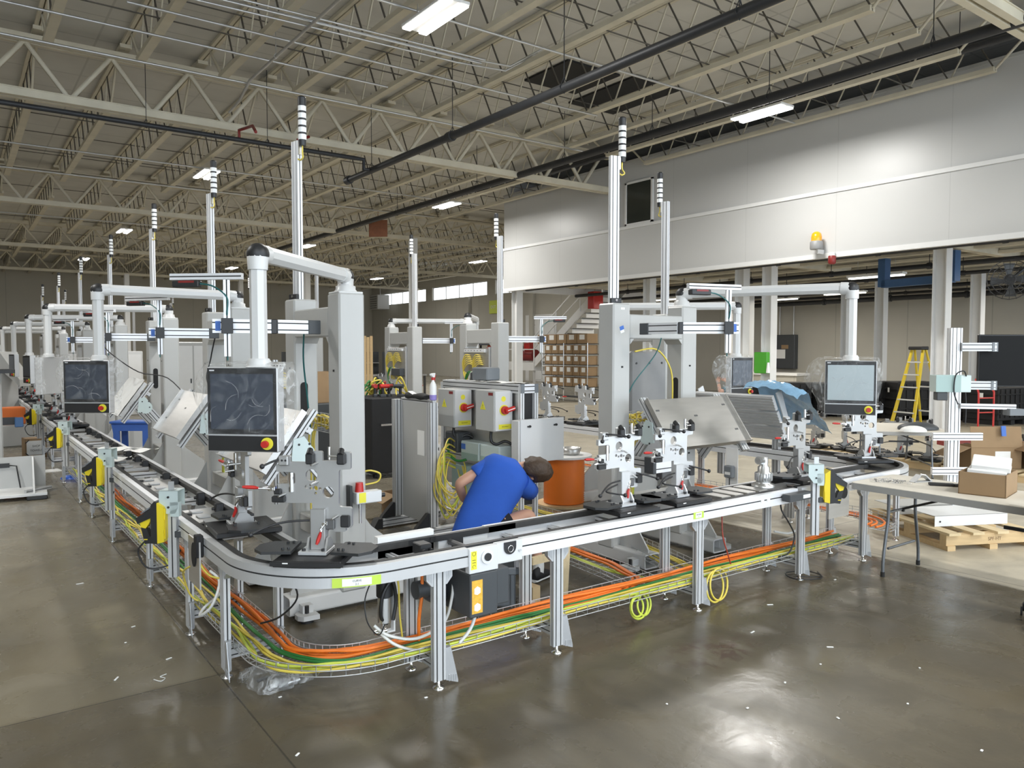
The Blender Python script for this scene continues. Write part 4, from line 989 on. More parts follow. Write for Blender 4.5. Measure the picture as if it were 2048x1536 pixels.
def chute(label, loc, rz, w_=1.12, group=None, cover=False, lift=1.0):
    """tilted stainless tray on slotted extrusion supports; local x along the station, front towards -y"""
    t = thing('tilted_tray', label, 'tray', loc, rz, group)
    n = Vector((0, -.36, .26)).normalized(); dn = Vector((0, -.26, -.36)).normalized()
    top = Vector((0, 0, 1.54)); L_ = .53
    th = math.degrees(math.atan2(.36, .26))
    # tray in its own plane: u along x, v down the slope
    b = B().at(top, th, 0, 0)      # local -y axis points down the slope, +z is the outward normal
    b.box(0, -L_, -.012, w_, 0, 0); b.m = 0
    b.box(0, -L_, 0, .012, 0, .035); b.box(w_ - .012, -L_, 0, w_, 0, .035)
    b.box(0, -L_ - .004, -.012, w_, -L_, .05)
    b.m = 1
    for x, y in ((.09, -.12), (.09, -.36), (w_ / 2, -.20), (w_ - .09, -.1), (w_ - .09, -.38)): b.box(x - .022, y - .008, 0, x + .022, y + .008, .003)
    b.put('tray_sheet', ['stainless', 'darksteel'], t)
    for x in (.05, w_ - .05):
        b = B().at(top, th, 0, 0); b.prof((x, -L_ - .06, -.06), (x, .05, -.06), .09, .045, nw=2, nh=1); b.put('side_profile', 'alu', t)
    b = B().at(top, th, 0, 0); b.prof((.0, -.10, -.105), (w_, -.10, -.105), .045, .045); b.put('cross_profile', 'alu', t)
    for x in (.05, w_ - .05):
        b = B(); b.prism([(-.12, 1.16)] + [(-.02 + .085 * math.cos(R(a)), 1.22 + .085 * math.sin(R(a))) for a in range(-110, 60, 20)] + [(-.02, 1.36), (-.10, 1.34)], x + (.05 if x > .5 else -.06), x + (.06 if x > .5 else -.05), 'yz')
        b.m = 1
        xs = x + (.0605 if x > .5 else -.0605); xe = xs + (.003 if x > .5 else -.003)
        for y, z in ((-.07, 1.15), (.03, 1.22), (.02, 1.3), (-.06, 1.3)): b.cyl((xs, y, z), (xe, y, z), .009, n=8)
        b.put('pivot_plate', ['mint', 'black'], t)
    for x in (.05, w_ - .05): B().prof((x, -.02, 1.25), (x, .24, .92), .045, .09, nw=1, nh=2).put('strut', 'alu', t)
    if cover:
        b = B().at(top, th, 0, 0); rnd = random.Random(3); vs = []
        for i in range(17):
            for k in range(13): vs.append((-.02 + (w_ + .04) * i / 16, .03 - (L_ + .05) * k / 12, .045 + .022 * math.sin(i * 1.5 + k * .25) * math.sin(PI * i / 16) + .008 * rnd.random()))
        b.add(vs, [(i * 13 + k, i * 13 + k + 1, i * 13 + 13 + k + 1, i * 13 + 13 + k) for i in range(16) for k in range(12)], True); b.put('cover_sheet', 'paper', t)
    return t
# --- front station (faces the camera side)
pf = portal('grey portal frame behind the front run with blue tape on its left pillar'); pf.location = (4.92, 5.15, 0)
b = B().at((.105, -.002, 2.2), 0, -18); b.box(-.025, -.001, -.018, .025, .002, .018); b.m = 1; b.box(-.028, -.001, -.045, .02, .0015, -.018); b.put('tape', ['tape_blue', 'label_white'], pf)
B().box(.09, -.002, 2.37, .14, .0, 2.39).put('number_plate', 'label_white', pf)
lp = light_pole('slotted pole with stack light on the front station portal'); lp.location = (5.03, 5.27, 0); lp.rotation_euler[2] = R(-15)
hmi('film-wrapped operator panel with pale screen hanging over the far end of the front run', (5.98, 5.27), (6.71, 3.87), -36.15 - 22, pale=True)
camera_arm('camera arm bent forward from the front station with blue tape at its end', (5.16, 5.02), [(5.20, 4.62), (5.62, 4.30)], zc=2.19, topdir=(-.75, .2, 0))
chute('flat stainless tray tilted towards the front run below the front station', (5.08, 4.9, 0), 0)
t = thing('linear_actuator', 'short square aluminium actuator between the two bright fixtures', 'actuator', (4.84, 4.6, 1.0))
B().prof((.02, 0, 0), (.36, 0, 0), .10, .13, nw=2, nh=2).put('body', 'alu_bright', t)
B().box(-.02, -.055, -.07, .02, .055, .07, .004).put('end_cap', 'anthracite', t); B().box(.36, -.055, -.07, .40, .055, .07, .004).put('end_cap', 'anthracite', t)
B().prof((.16, .05, -.02), (.16, .56, -.02), .045, .09, nw=1, nh=2).put('mounting_arm', 'alu', t); B().box(.1, -.05, -.13, .3, .03, -.066, .006).put('valve_block', 'darksteel', t)
t = thing('sensor_box', 'blue grey sensor box on a white plate below the far row conveyor', 'sensor', (7.748, 6.0, .42))
B().box(-.01, -.10, -.12, .0, .08, .36).put('plate', 'whitepaint', t); B().box(-.09, -.07, .0, -.01, .05, .15, .012).put('box', 'greyplastic', t); B().box(-.092, -.05, .04, -.09, .03, .075).put('sticker', 'label_white', t); B().tube([(-.05, -.01, .0), (-.05, -.01, -.10), (-.03, .0, -.16)], .007, 6).put('lead', 'cable_black', t)
# --- left row
vb = thing('valve_unit', 'air service valve with red cap and yellow label on the nearest portal pillar', 'valve', (2.47, 5.36, .80))
B().box(-.04, -.05, .03, .17, .03, .12, .006).put('block', 'sheetlight', vb); B().cyl((.0, -.01, .12), (.0, -.01, .19), .034, .028, 14).put('cap', 'red', vb); B().box(-.02, -.053, .04, .035, -.05, .115).put('sticker', 'stickeryellow', vb)
B().cyl((.17, -.01, .075), (.21, -.01, .075), .018, n=10).put('knob', 'black', vb); B().cyl((.0, -.02, -.12), (.0, -.02, .03), .012, n=8).put('fitting', 'chrome', vb); B().box(-.08, -.02, -.02, -.06, .05, .17).put('bracket', 'black', vb)
cable([(2.555, 5.46, 1.05), (2.60, 5.42, 1.06), (2.67, 5.40, 1.03), (2.66, 5.42, .97), (2.58, 5.45, .95), (2.555, 5.46, .95)], .007, 'cable_yellow', 'yellow plug cable beside the valve with the red cap')
LY = [6.58, 9.34, 12.55, 16.4, 20.6, 25.2, 30.0]
names = ['grey portal frame nearest the near corner, behind the large operator panel', 'grey portal frame second in the left row, behind the first light pole', 'grey portal frame third in the left row']
p0 = portal(names[0]); p0.location = (2.35, LY[0], 0); p0.rotation_euler[2] = R(-90)
for i, y in enumerate(LY[1:], 1): copy_tree(p0, (2.35, y, 0), -90, names[i] if i < 3 else 'distant grey portal frame far down the left row', None if i < 3 else 'distant left row portals')
pl = light_pole('tall slotted pole with striped stack light on the portal nearest the near corner'); pl.location = (2.455, LY[0] - .05, 0); pl.rotation_euler[2] = R(-75)
for i, y in enumerate(LY[1:], 1): copy_tree(pl, (2.455, y - .05, 0), -75, ['', 'slotted pole with striped stack light on the second left row portal', 'slotted pole with striped stack light on the third left row portal', 'slotted pole with striped stack light on the fourth left row portal'][i] if i < 4 else 'distant striped stack light pole of the left row', None if i < 4 else 'distant left row light poles')
hmi('large film-wrapped touch panel with red stop button hanging above the near corner', (2.455, 5.53), (1.46, 4.53), -36.15 - 8, off=-.085)
hmi('film-wrapped touch panel over the left run in front of the second portal', (2.455, 8.29), (1.12, 8.17), -36.15 - 2, off=-.10)
hmi('film-wrapped touch panel over the left run in front of the third portal', (2.455, 11.5), (1.05, 12.1), -128)
for i, y in enumerate(LY[3:]):
    h = hmi('distant operator panel on its swing arm far down the left row', (2.455, y - 1.05), (1.1, y - .35), -80, film=False); h['group'] = 'distant operator panels'
camera_arm('camera arm over the left run in front of the nearest portal', (2.28, 5.66), [(1.95, 5.63), (1.52, 5.75)], topdir=(-.6, .55, 0))
camera_arm('camera arm over the left run in front of the second portal', (2.28, 8.42), [(1.62, 8.5)], topdir=(-.5, .7, 0))
camera_arm('camera arm over the left run in front of the third portal', (2.28, 11.6), [(1.62, 11.7)], topdir=(-.5, .7, 0))
camera_arm('camera arm over the left run in front of the fourth portal', (2.28, 15.4), [(1.62, 15.5)], topdir=(-.5, .7, 0))
chute('stainless tray with mint pivot plate tilted behind the large operator panel', (2.1, 6.58, 0), -90)
chute('stainless tray tilted to the left run below the second portal', (2.1, 9.16, 0), -90)
chute('tilted tray covered by a white sheet above the blue stool', (2.1, 12.35, 0), -90, cover=True)
# --- far row (seen from behind, facing away)
RY = [6.40, 9.9, 12.7, 17.5, 22.5]
for i, y in enumerate(RY):
    lab = ['grey portal frame seen through the front station opening', 'grey portal frame seen from behind right of the spray bottle', 'grey portal frame seen from behind left of the spray bottle', 'distant portal frame of the far row', 'distant portal frame of the far row'][i]
    copy_tree(p0, (7.18, y, 0), 90, lab, 'distant far row portals' if i > 2 else None)
    copy_tree(pl, (7.07, y + .10, 0), 100, ['slotted pole with stack light behind the front station portal', 'slotted pole with stack light on the nearer middle portal', 'slotted pole with stack light on the farther middle portal', 'distant stack light pole of the far row', 'distant stack light pole of the far row'][i], 'distant far row poles' if i > 2 else None)
hmi('dark film-wrapped panel turned sideways beside the grey-haired man', (7.07, 7.45), (8.27, 6.35), 0, off=.06)
h = hmi('operator panel arm swung over the far row behind the middle portals', (7.07, 13.75), (8.38, 13.07), 60, film=False)
h = hmi('operator panel arm with black dome beside the nearer middle portal', (7.07, 10.95), (8.0, 12.1), 60, film=False)
camera_arm('camera arm of the nearer middle portal reaching over the far row', (7.25, 10.2), [(8.0, 10.0)], topdir=(.6, -.5, 0))
camera_arm('camera arm of the farther middle portal reaching over the far row', (7.25, 13.0), [(8.0, 12.85)], topdir=(.6, -.5, 0))
# broad extrusion tray of the first far station, seen from behind, with blue film over its end
t = thing('tilted_tray', 'broad ridged aluminium tray seen from behind beside the blue film', 'tray', (7.62, 5.28, -.12))
for i, (x, z) in enumerate(((.0, 1.42), (.10, 1.24), (.20, 1.06))):
    b = B().at((x, 0, z), 0, -28, 0); b.box(-.012, 0, 0, .03, 1.12, .185)
    for k in range(5): b.box(-.02, 0, .01 + k * .037, -.012, 1.12, .024 + k * .037)
    b.put('back_profile', 'alu', t)
for y in (-.014, 1.12): b = B(); b.prism([(-.03, 1.62), (.24, 1.10), (.34, 1.04), (.06, 1.66)], y, y + .014); b.put('end_plate', 'sheetlight', t)
b = B(); b.prof((.22, .15, 1.1), (.22, .15, .55), .045, .09, nw=1, nh=2); b.put('strut', 'alu', t)
B().prof((.22, .95, 1.1), (.22, .95, .55), .045, .09, nw=1, nh=2).put('strut', 'alu', t)
b = B(); rnd = random.Random(5); vs = []; nI, nK = 15, 21
for i in range(nI):
    for k in range(nK):
        a = k / (nK - 1); f = i / (nI - 1)
        x = -.06 + .62 * a; z = 1.66 + .07 * math.sin(PI * min(1, a * 2.2)) - .62 * max(0, a - .28) ** 1.1
        vs.append((x + .012 * math.sin(5 * f + 9 * a) + .008 * rnd.random(), -.30 + .72 * f - .05 * a, z + .03 * math.sin(PI * f) + .014 * math.sin(k * 1.3 + i * 1.7) + .008 * rnd.random() - (.10 * (1 - f) ** 3)))
b.add(vs, [(i * nK + k, i * nK + k + 1, i * nK + nK + k + 1, i * nK + nK + k) for i in range(nI - 1) for k in range(nK - 1)], True)
b.put('blue_cover', 'bluefilm', None, 'crumpled shiny blue protective film draped over the far tray end', 'film', loc=(7.62, 5.28, -.12))
# --- cable baskets and interface boards inside the portals
def basket(loc, rz, label, group=None):
    t = thing('wire_basket', label, 'wire basket', loc, rz, group); b = B()
    for z in (0, .06, .12):
        b.tube([(0, 0, z), (.72, 0, z), (.72, .16, z), (0, .16, z)], .003, 4, True)
    for i in range(10): x = i * .08; b.tube([(x, 0, .12), (x, 0, 0), (x, .16, 0), (x, .16, .12)], .0025, 4)
    b.put('wires', 'galv', t); b = B(); rnd = random.Random(int(loc[1] * 10))
    for i in range(13):
        pts = [(.05 + .62 * (k / 7) + .02 * rnd.random(), .03 + .1 * rnd.random(), .02 + .10 * rnd.random()) for k in range(8)]; b.tube(cr(pts, 3), .008, 5)
    b.put('coiled_cable', 'cable_yellow', t)
    for m, n in (('cable_yellow', 4), ('cable_ygreen', 2)):
        b = B()
        for i in range(n): x = .08 + .12 * rnd.random(); b.tube(cr([(x, .05, .05), (x + .04, .0, -.1), (x + .02 * rnd.random(), .03, -.4), (x - .03, .04, -.75), (x + .05, .05, -.95)], 4), .008, 5)
        b.put('hanging_cable', m, t)
    return t
basket((5.14, 5.22, 1.27), 0, 'wire basket full of yellow cable inside the front station portal')
basket((2.42, 6.36, 1.33), -90, 'wire basket full of yellow cable inside the nearest left portal')
basket((2.42, 9.1, 1.33), -90, 'wire basket of yellow cable inside the second left portal')
def io_board(loc, rz, label, seed=1):
    t = thing('interface_board', label, 'control board', loc, rz)
    b = B(); b.box(0, 0, 0, .74, .02, .62, .003); b.put('board', 'stainless', t)
    for s_ in (0, .70): B().prof((s_ + .02, .035, -.9), (s_ + .02, .035, .64), .045, .045, (0, 1, 0)).put('upright', 'alu', t)
    b = B(); rnd = random.Random(seed); b.box(.05, -.03, .55, .66, 0, .60, .004); b.put('terminal_strip', 'alu_bright', t)
    b = B()
    for i in range(6): b.cyl((.1 + i * .09, -.03, .585), (.1 + i * .09, -.035, .585), .008, n=6)
    b.box(.35, -.1, .08, .70, 0, .22, .006); b.put('module', 'anthracite', t)
    for k, (m, x0) in enumerate((('cable_yellow', .12), ('cable_yellow', .42), ('cable_green', .2), ('cable_white', .3))):
        b = B()
        for i in range(6 if k < 2 else 3):
            z = .50 - i * .03 if k < 2 else .22 - i * .02; x = x0 + .015 * i
            b.tube(cr([(x + .1, -.01, z), (x + .02, -.06, z + .01), (x - .05 - .01 * i, -.07, z - .12), (x - .02, -.06, z - .26), (x + .12 + .05 * rnd.random(), -.05, z - .34), (x + .2, -.04, z - .32)], 4), .0085, 5)
        b.put('patch_cable', m, t)
    return t
io_board((6.93, 13.66, 1.42), -90, 'steel interface board with yellow patch cables on the farther middle portal')
io_board((6.93, 10.86, 1.40), -90, 'steel interface board with yellow patch cables on the nearer middle portal', 2)
t = io_board((2.72, 8.05, 1.25), -90, 'steel interface board with yellow cables behind the nearest left portal', 3)
# stainless cabinet seen through the front portal
t = thing('electrical_enclosure', 'stainless enclosure seen through the front station portal', 'enclosure', (5.95, 5.95, 0))
B().box(0, 0, .6, .56, .3, 1.98, .02).put('body', 'midgrey', t); b = B()
for x in (.08, .28, .48):
    for z in (1.3, 1.85): b.cyl((x, 0, z), (x, -.006, z), .012, n=8)
b.put('screw', 'black', t)
cable([(5.45, 5.05, 2.11), (5.42, 5.1, 1.95), (5.2, 5.15, 1.7), (5.15, 5.2, 1.55)], .006, 'cable_teal', 'dark teal cable hanging in front of the front portal opening')
cable([(5.35, 5.3, 1.98), (5.6, 5.25, 2.0), (5.75, 5.2, 1.8), (5.8, 5.22, 1.5), (5.78, 5.22, 1.38)], .009, 'cable_yellow', 'pale yellow cable arching through the front portal opening')
cable([(2.26, 5.9, 2.12), (2.30, 6.02, 1.9), (2.36, 6.1, 1.6), (2.38, 6.08, 1.3)], .007, 'cable_teal', 'dark teal cable hanging in the nearest left portal')
cable([(2.27, 8.5, 2.12), (2.25, 8.6, 1.9), (2.2, 8.55, 1.65), (2.35, 8.3, 1.5), (2.7, 8.1, 1.45)], .007, 'cable_black', 'black cable sagging in front of the second left portal')
cable([(1.62, 11.6, 2.1), (1.7, 11.4, 1.95), (2.0, 11.2, 1.7), (2.3, 10.9, 1.62), (2.5, 10.5, 1.3)], .007, 'cable_black', 'black cable sagging in front of the third left portal')
# ---------------------------------------------------------------- hand scanners on holders
def scanner(loc, rz, label, mirror=1, group=None):
    """rugged pistol scanner in profile: x across the body, faces -y"""
    t = thing('hand_scanner', label, 'scanner', loc, rz, group); m = mirror
    def pr(pts, y0, y1, b): b.prism([(m * x, z) for x, z in (pts if m > 0 else pts[::-1])], y0, y1); return b
    b = B(); pr([(.0, .14), (.045, .11), (.045, .03), (.050, .02), (.050, -.03), (.046, -.05), (.046, -.13), (.0, -.14)], -.055, .055, b); pr([(.002, .125), (.052, .095), (.052, -.11), (.002, -.125)], -.045, .045, b); b.put('bumper', 'yellow', t)
    b = B(); pr([(-.002, .145), (-.02, .15), (-.045, .12), (-.045, -.11), (-.05, -.14), (-.002, -.145)], -.05, .05, b); b.put('shell', 'black', t)
    b = B(); pr([(-.045, .10), (-.155, .03), (-.145, -.01), (-.045, .035)], -.035, .035, b); b.m = 1; pr([(-.06, .096), (-.12, .058), (-.125, .064), (-.065, .104)], -.03, .03, b); b.put('head', ['black', 'greyplastic'], t)
    b = B(); pr([(-.06, .03), (-.135, .0), (-.125, -.035), (-.095, -.045), (-.07, -.01), (-.06, .01)], -.022, .022, b); b.put('trigger', 'yellow', t)
    b = B(); pr([(-.125, -.035), (-.085, -.045), (-.065, -.10), (-.045, -.10), (-.045, -.145), (-.10, -.15)], -.024, .024, b); b.m = 1; pr([(-.105, -.115), (-.08, -.115), (-.08, -.122), (-.105, -.122)], -.026, .026, b); b.put('grip', ['black', 'yellow'], t)
    return t
def holder(loc, rz, label, z0=.42, group=None, foot=False, mirror=1):
    t = thing('scanner_holder', label, 'holder', loc, rz, group); m = mirror
    B().prof((0, 0, z0), (0, 0, .93), .06, .045, (0, 1, 0), 1, 1).put('post', 'alu', t)
    b = B(); b.prism([(-.075, .93), (-.075, 1.03), (.055, 1.03), (.055, .91), (.035, .87), (-.03, .87)], -.045, -.041); b.prism([(-.075, .96), (-.075, 1.03), (.055, 1.03), (.055, .91)], .065, .069); b.box(-.075, -.045, 1.026, .055, .069, 1.03); b.box(.0, -.045, .85, .06, .0, .95)
    b.m = 1
    for z in (.985, .915): b.cyl((-.01, -.045, z), (-.01, -.052, z), .008, n=8)
    b.put('bracket', ['mint', 'black'], t)
    b = B(); b.box(-.02, -.02, 1.03, .02, -.016, 1.09); b.box(-.02, -.02, 1.03, .02, .03, 1.034); b.put('clip', 'galv', t)
    b = B(); b.box(.02, -.03, .70, .14, .03, .745, .004); b.m = 1; b.box(.045, -.031, .7455, .075, .031, .747); b.box(.085, -.031, .7455, .115, .031, .747); b.put('arm', ['anthracite', 'label_white'], t)
    return t
for i, (y, la) in enumerate(((5.64, 'yellow and black hand scanner hanging nearest the corner of the left run'), (8.37, 'yellow and black hand scanner second along the left run beside the paper sheets'), (11.9, 'yellow and black hand scanner third along the left run'), (15.9, 'yellow and black hand scanner above the shop towels box'))):
    holder((1.205, y, 0), -36, 'mint bracket holder post beside the ' + ['nearest', 'second', 'third', 'fourth'][i] + ' scanner of the left run')
    scanner((1.13, y + .03, .81), -36, la)
    cable([(1.05, y + .1, .68), (1.0, y + .12, .6), (1.06, y + .1, .48), (1.2, y + .05, .5), (1.25, y, .6)], .006, 'cable_black', 'black lead of a left run hand scanner', group='scanner leads')
holder((5.90, 3.70, 0), -36, 'mint bracket holder post at the end of the front run', z0=.42)
scanner((5.99, 3.64, .84), -36, 'yellow and black hand scanner at the end of the front run', mirror=-1)

# ---------------------------------------------------------------- control frames in the middle
t = thing('control_rack', 'freestanding grey panel between two tall slotted uprights', 'control frame', (0, 0, 0))
for x, y in ((4.05, 7.75), (4.07, 7.0)):
    B().prof((x, y, .12), (x, y, 1.44), .09, .09).put('upright', 'alu', t)
    B().prof((x - .22, y - .02, .06), (x + .55, y + .02, .06), .09, .09).put('base_beam', 'alu', t)
    b = B(); b.prism([(x - .22, .11), (x - .05, .11), (x - .05, .27), (x - .07, .27), (x - .2, .14)], y - .03, y + .03); b.prism([(x - .34, .0), (x - .22, .0), (x - .22, .11), (x - .27, .11)], y - .06, y + .06); b.put('foot_bracket', 'black', t)
B().box(4.09, 7.05, .12, 4.13, 7.70, 1.42, .004).put('panel', 'greypaint', t)
B().box(4.085, 7.2, .85, 4.09, 7.35, 1.12).put('sheet', 'label_white', t)
B().prof((4.11, 7.02, 1.44), (4.11, 7.72, 1.44), .045, .045).put('top_rail', 'alu', t)
t = thing('control_rack', 'slotted frame with steel back panel carrying two disconnect boxes', 'control frame', (0, 0, 0))
for x in (4.66, 4.84):
    for y in (6.22, 7.75): B().prof((x, y, .05), (x, y, 1.62), .045, .045, (0, 1, 0)).put('upright', 'alu_bright', t)
for x in (4.66, 4.84): B().prof((x, 6.24, 1.60), (x, 7.73, 1.60), .045, .09, nh=2).put('top_rail', 'alu', t)
for y in (6.22, 7.75): B().prof((4.68, y, 1.60), (4.82, y, 1.60), .045, .09, nh=2).put('end_rail', 'alu_bright', t)
for x in (4.66, 4.84): B().box(x - .024, 6.195, 1.555, x + .024, 6.2, 1.648).put('end_cap', 'greyplastic', t)
B().box(4.665, 6.25, .45, 4.67, 7.72, 1.55).put('back_panel', 'stainless', t)
B().box(4.69, 6.23, .4, 4.81, 6.24, 1.55).put('end_panel', 'black', t)
for z in (.12, .80): B().prof((4.66, 6.24, z), (4.66, 7.73, z), .045, .045).put('rail', 'alu', t)
def disconnect(loc, label):
    t = thing('disconnect_box', label, 'switch box', loc); w_, d, h = .215, .34, .42
    B().box(0, 0, 0, w_, d, h, .006).put('body', 'greypaint', t)
    B().box(.01, -.012, .008, w_ + .01, 0, h - .008, .004).put('door', 'armpaint', t)
    o = B().cyl((.115, -.012, .22), (.115, -.02, .22), .055, n=24).put('dial', 'stickeryellow', t)
    b = B(); b.cyl((.115, -.02, .22), (.115, -.055, .22), .045, .04, 20); b.at((.115, -.055, .22), 0, -14); b.box(-.02, -.03, -.022, .10, 0, .022, .006); b.m = 1; b.at((.115, -.0555, .22), 0, -14); b.box(.0, -.032, -.004, .095, -.03, .004); b.put('handle', ['red', 'label_white'], t)
    b = B(); b.box(.05, -.014, .025, .21, -.012, .075); b.at((.11, -.012, .335)); b.cyl((0, 0, 0), (0, -.002, 0), .028, n=16); b.at(); b.put('sticker', 'stickeryellow', t)
    b = B(); b.at((-.002, .20, .26)).prism([(-.05, -.04), (.05, -.04), (0, .05)], -.001, .001, 'yz'); b.at(); b.put('warning_sign', 'stickeryellow', t)
    text('!', .05, t, (-.004, .20, .252), (R(90), 0, R(-90)))
    b = B(); b.box(-.002, .02, .37, 0, .10, .40); b.put('name_plate', 'darkred', t)
    text('DISCONNECT', .013, t, (.13, -.0145, .05), (R(90), 0, 0))
    return t
disconnect((4.42, 6.36, 1.16), 'grey disconnect box with red handle nearest the white panel')
disconnect((4.42, 7.13, 1.14), 'grey disconnect box with red handle next to the spray bottle')
t = thing('terminal_box', 'flat light grey terminal box cover with two black latches', 'enclosure', (4.52, 6.08, .87))
B().box(0, 0, 0, .57, .12, .42, .004).put('body', 'armpaint', t); B().box(.02, -.014, -.01, .58, 0, .43, .004).put('cover', 'sheetlight', t)
for x in (.13, .47): B().cyl((x, -.014, .36), (x, -.03, .36), .012, n=10).box(x - .03, -.028, .352, x, -.018, .366).put('latch', 'black', t)
for i, y in enumerate((6.38, 6.76)):
    t = thing('control_module', 'mint green control module below the disconnect boxes', 'control module', (4.50, y, .80), group='mint modules on the back panel')
    B().box(0, 0, 0, .16, .36, .20, .012).put('body', 'mint', t); B().box(-.004, .02, .0, 0, .34, .075).put('cover', 'mintdark', t)
    if i: B().box(-.006, .26, .11, -.003, .34, .17).put('tape', 'tape_blue', t)
b = B(); b.box(4.48, 7.16, .86, 4.66, 7.42, 1.08, .012)
for i in range(4): b.box(4.46, 7.18 + i * .06, .9, 4.48, 7.22 + i * .06, 1.0, .004)
b.put('plug_block', 'anthracite', None, 'dark connector block beside the mint modules', 'connector')
B().box(4.52, 7.05, .42, 4.66, 7.35, .72, .01).put('filter_unit', 'mintdark', None, 'pale green filter unit low on the back panel', 'control module')
rnd = random.Random(11)
for i in range(12):
    y = 6.86 + rnd.random() * .2; z0 = .98 - .3 * rnd.random(); dx = .12 * rnd.random()
    cable([(4.48, 7.2, z0), (4.30, y + .16, z0 + .06), (4.08 + dx, y, z0 - .08), (4.06 + dx, y - .05, z0 - .30), (4.22, y - .1, z0 - .42 - .1 * rnd.random()), (4.40, y - .02, z0 - .30), (4.52, y + .2, z0 - .2)], .008, 'cable_yellow' if i % 4 else 'cable_ygreen', 'yellow cable looping out of the dark connector block', group='yellow loops at the control frame')
cable([(4.44, 7.3, .98), (4.4, 7.2, .85), (4.44, 7.1, .78), (4.5, 7.0, .80)], .014, 'cable_green', 'green wire bundle beside the mint modules')
for x, y, n in ((4.5, 6.52, 1), (4.5, 7.25, 2)):
    cable([(x, y, 1.2), (x - .02, y - .02, 1.06), (x + .02, y - .06, 1.02), (x + .1, y - .1, 1.05), (x + .15, y - .15, 1.02)], .016, 'cable_black', 'black sleeve below a disconnect box', group='sleeves below the disconnect boxes')
t = thing('spray_bottle', 'clear spray bottle with red and white trigger on the grey panel top', 'bottle', (4.10, 7.03, 1.465), 30)
b = B(); b.lathe([(.036, 0), (.038, .01), (.038, .055)], 14); b.put('liquid', 'violet', t)
b = B(); b.lathe([(.038, .055), (.038, .14), (.030, .17), (.014, .20), (.014, .215)], 14); b.put('bottle', 'lens', t)
b = B(); b.cyl((0, 0, .212), (0, 0, .24), .018, n=12); b.prism([(.02, .26), (.05, .265), (.03, .20), (.022, .20)], -.006, .006); b.put('collar', 'red', t)
b = B(); b.prism([(-.05, .262), (-.05, .28), (.03, .285), (.02, .24), (-.012, .24)], -.012, .012); b.put('nozzle', 'label_white', t)
t = thing('welding_glove', 'dark folded glove with a white tag on the grey panel top', 'glove', (4.10, 7.42, 1.465)); b = B(); b.loft([[(.06 * math.cos(a), -.28 + k * .14 + .0, .025 + (.02 + .02 * (k % 2)) * math.sin(a)) for a in [2 * PI * i / 10 for i in range(10)]] for k in range(4)]); b.put('glove', 'rubber', t); B().at((0, .05, .055), 20, 0, 10).box(-.04, -.05, 0, .03, .05, .003).put('tag', 'label_white', t)
for i, (x, y, r_) in enumerate(((4.75, 6.75, 10), (4.76, 7.05, -5), (4.75, 6.45, 30))):
    b = B(); vs = [(-.1 + .2 * a / 4, -.15 + .3 * k / 6, .004 + .006 * math.sin(a + k * .8)) for a in range(5) for k in range(7)]; b.add(vs, [(a * 7 + k, a * 7 + 7 + k, a * 7 + 8 + k, a * 7 + k + 1) for a in range(4) for k in range(6)], True)
    b.put('paper', 'paper', None, 'white paper sheet lying on the control frame top', 'paper', 'papers on the control frame', loc=(x, y, 1.648), rz=r_)
B().box(4.70, 6.9, 1.66, 4.88, 7.2, 1.80, .012).put('tool_case', 'greyplastic', None, 'dark grey case standing on top of the control frame', 'case')

# ---------------------------------------------------------------- people
def skin_body(name, verts, edges, m, parent, levels=2, root=0):
    me = bpy.data.meshes.new(name); me.from_pydata([v[:3] for v in verts], edges, []); o = bpy.data.objects.new(name, me); COL.objects.link(o); o.parent = parent
    md = o.modifiers.new('skin', 'SKIN'); md.use_smooth_shade = True; md.branch_smoothing = .4
    if not me.skin_vertices: me.attributes
    sv = me.skin_vertices[0].data if len(me.skin_vertices) else None
    if sv is None:
        bpy.context.view_layer.objects.active = o
    for i, v in enumerate(verts):
        r = v[3] if isinstance(v[3], tuple) else (v[3], v[3]); sv[i].radius = r; sv[i].use_root = (i == root)
    s_ = o.modifiers.new('sub', 'SUBSURF'); s_.levels = levels; s_.render_levels = levels; me.materials.append(MATS[m]); return o
def hand(parent, c, d, up, side, size=1.0):
    """palm and five curled fingers; d points from wrist to knuckles"""
    c = Vector(c); d = Vector(d).normalized(); up = Vector(up); up = (up - d * up.dot(d)).normalized(); sd = d.cross(up) * side
    b = B(); pal = [[c + d * (t_ * .085 * size) + sd * (.038 * size * math.cos(a) * (0.8 + .2 * t_)) + up * (.014 * size * math.sin(a)) for a in [2 * PI * i / 10 for i in range(10)]] for t_ in (0, .4, .8, 1.0)]
    b.loft(pal)
    for i, (l, o) in enumerate(((.066, .030), (.075, .010), (.070, -.010), (.055, -.029))):
        p = c + d * .082 * size + sd * o * size; q1 = p + (d * .8 - up * .35).normalized() * l * .45 * size; q2 = q1 + (d * .35 - up * .9).normalized() * l * .32 * size; q3 = q2 + (-d * .2 - up * .95).normalized() * l * .25 * size
        b.tube([p, q1, q2, q3], .009 * size, 6, rr=[.0095 * size, .0088 * size, .008 * size, .006 * size])
    p = c + d * .02 * size + sd * .034 * size; b.tube([p, p + (d * .5 + sd * .6 - up * .3) * .04 * size, p + (d * 1.1 + sd * .5 - up * .9) * .045 * size], .01 * size, 6, rr=[.012 * size, .0105 * size, .008 * size])
    return b.put('hand', 'skin', parent)
per = thing('person', 'person in a blue t-shirt and black shorts crouching behind the front run', 'person', (3.727, 5.387, 0), -36.15)
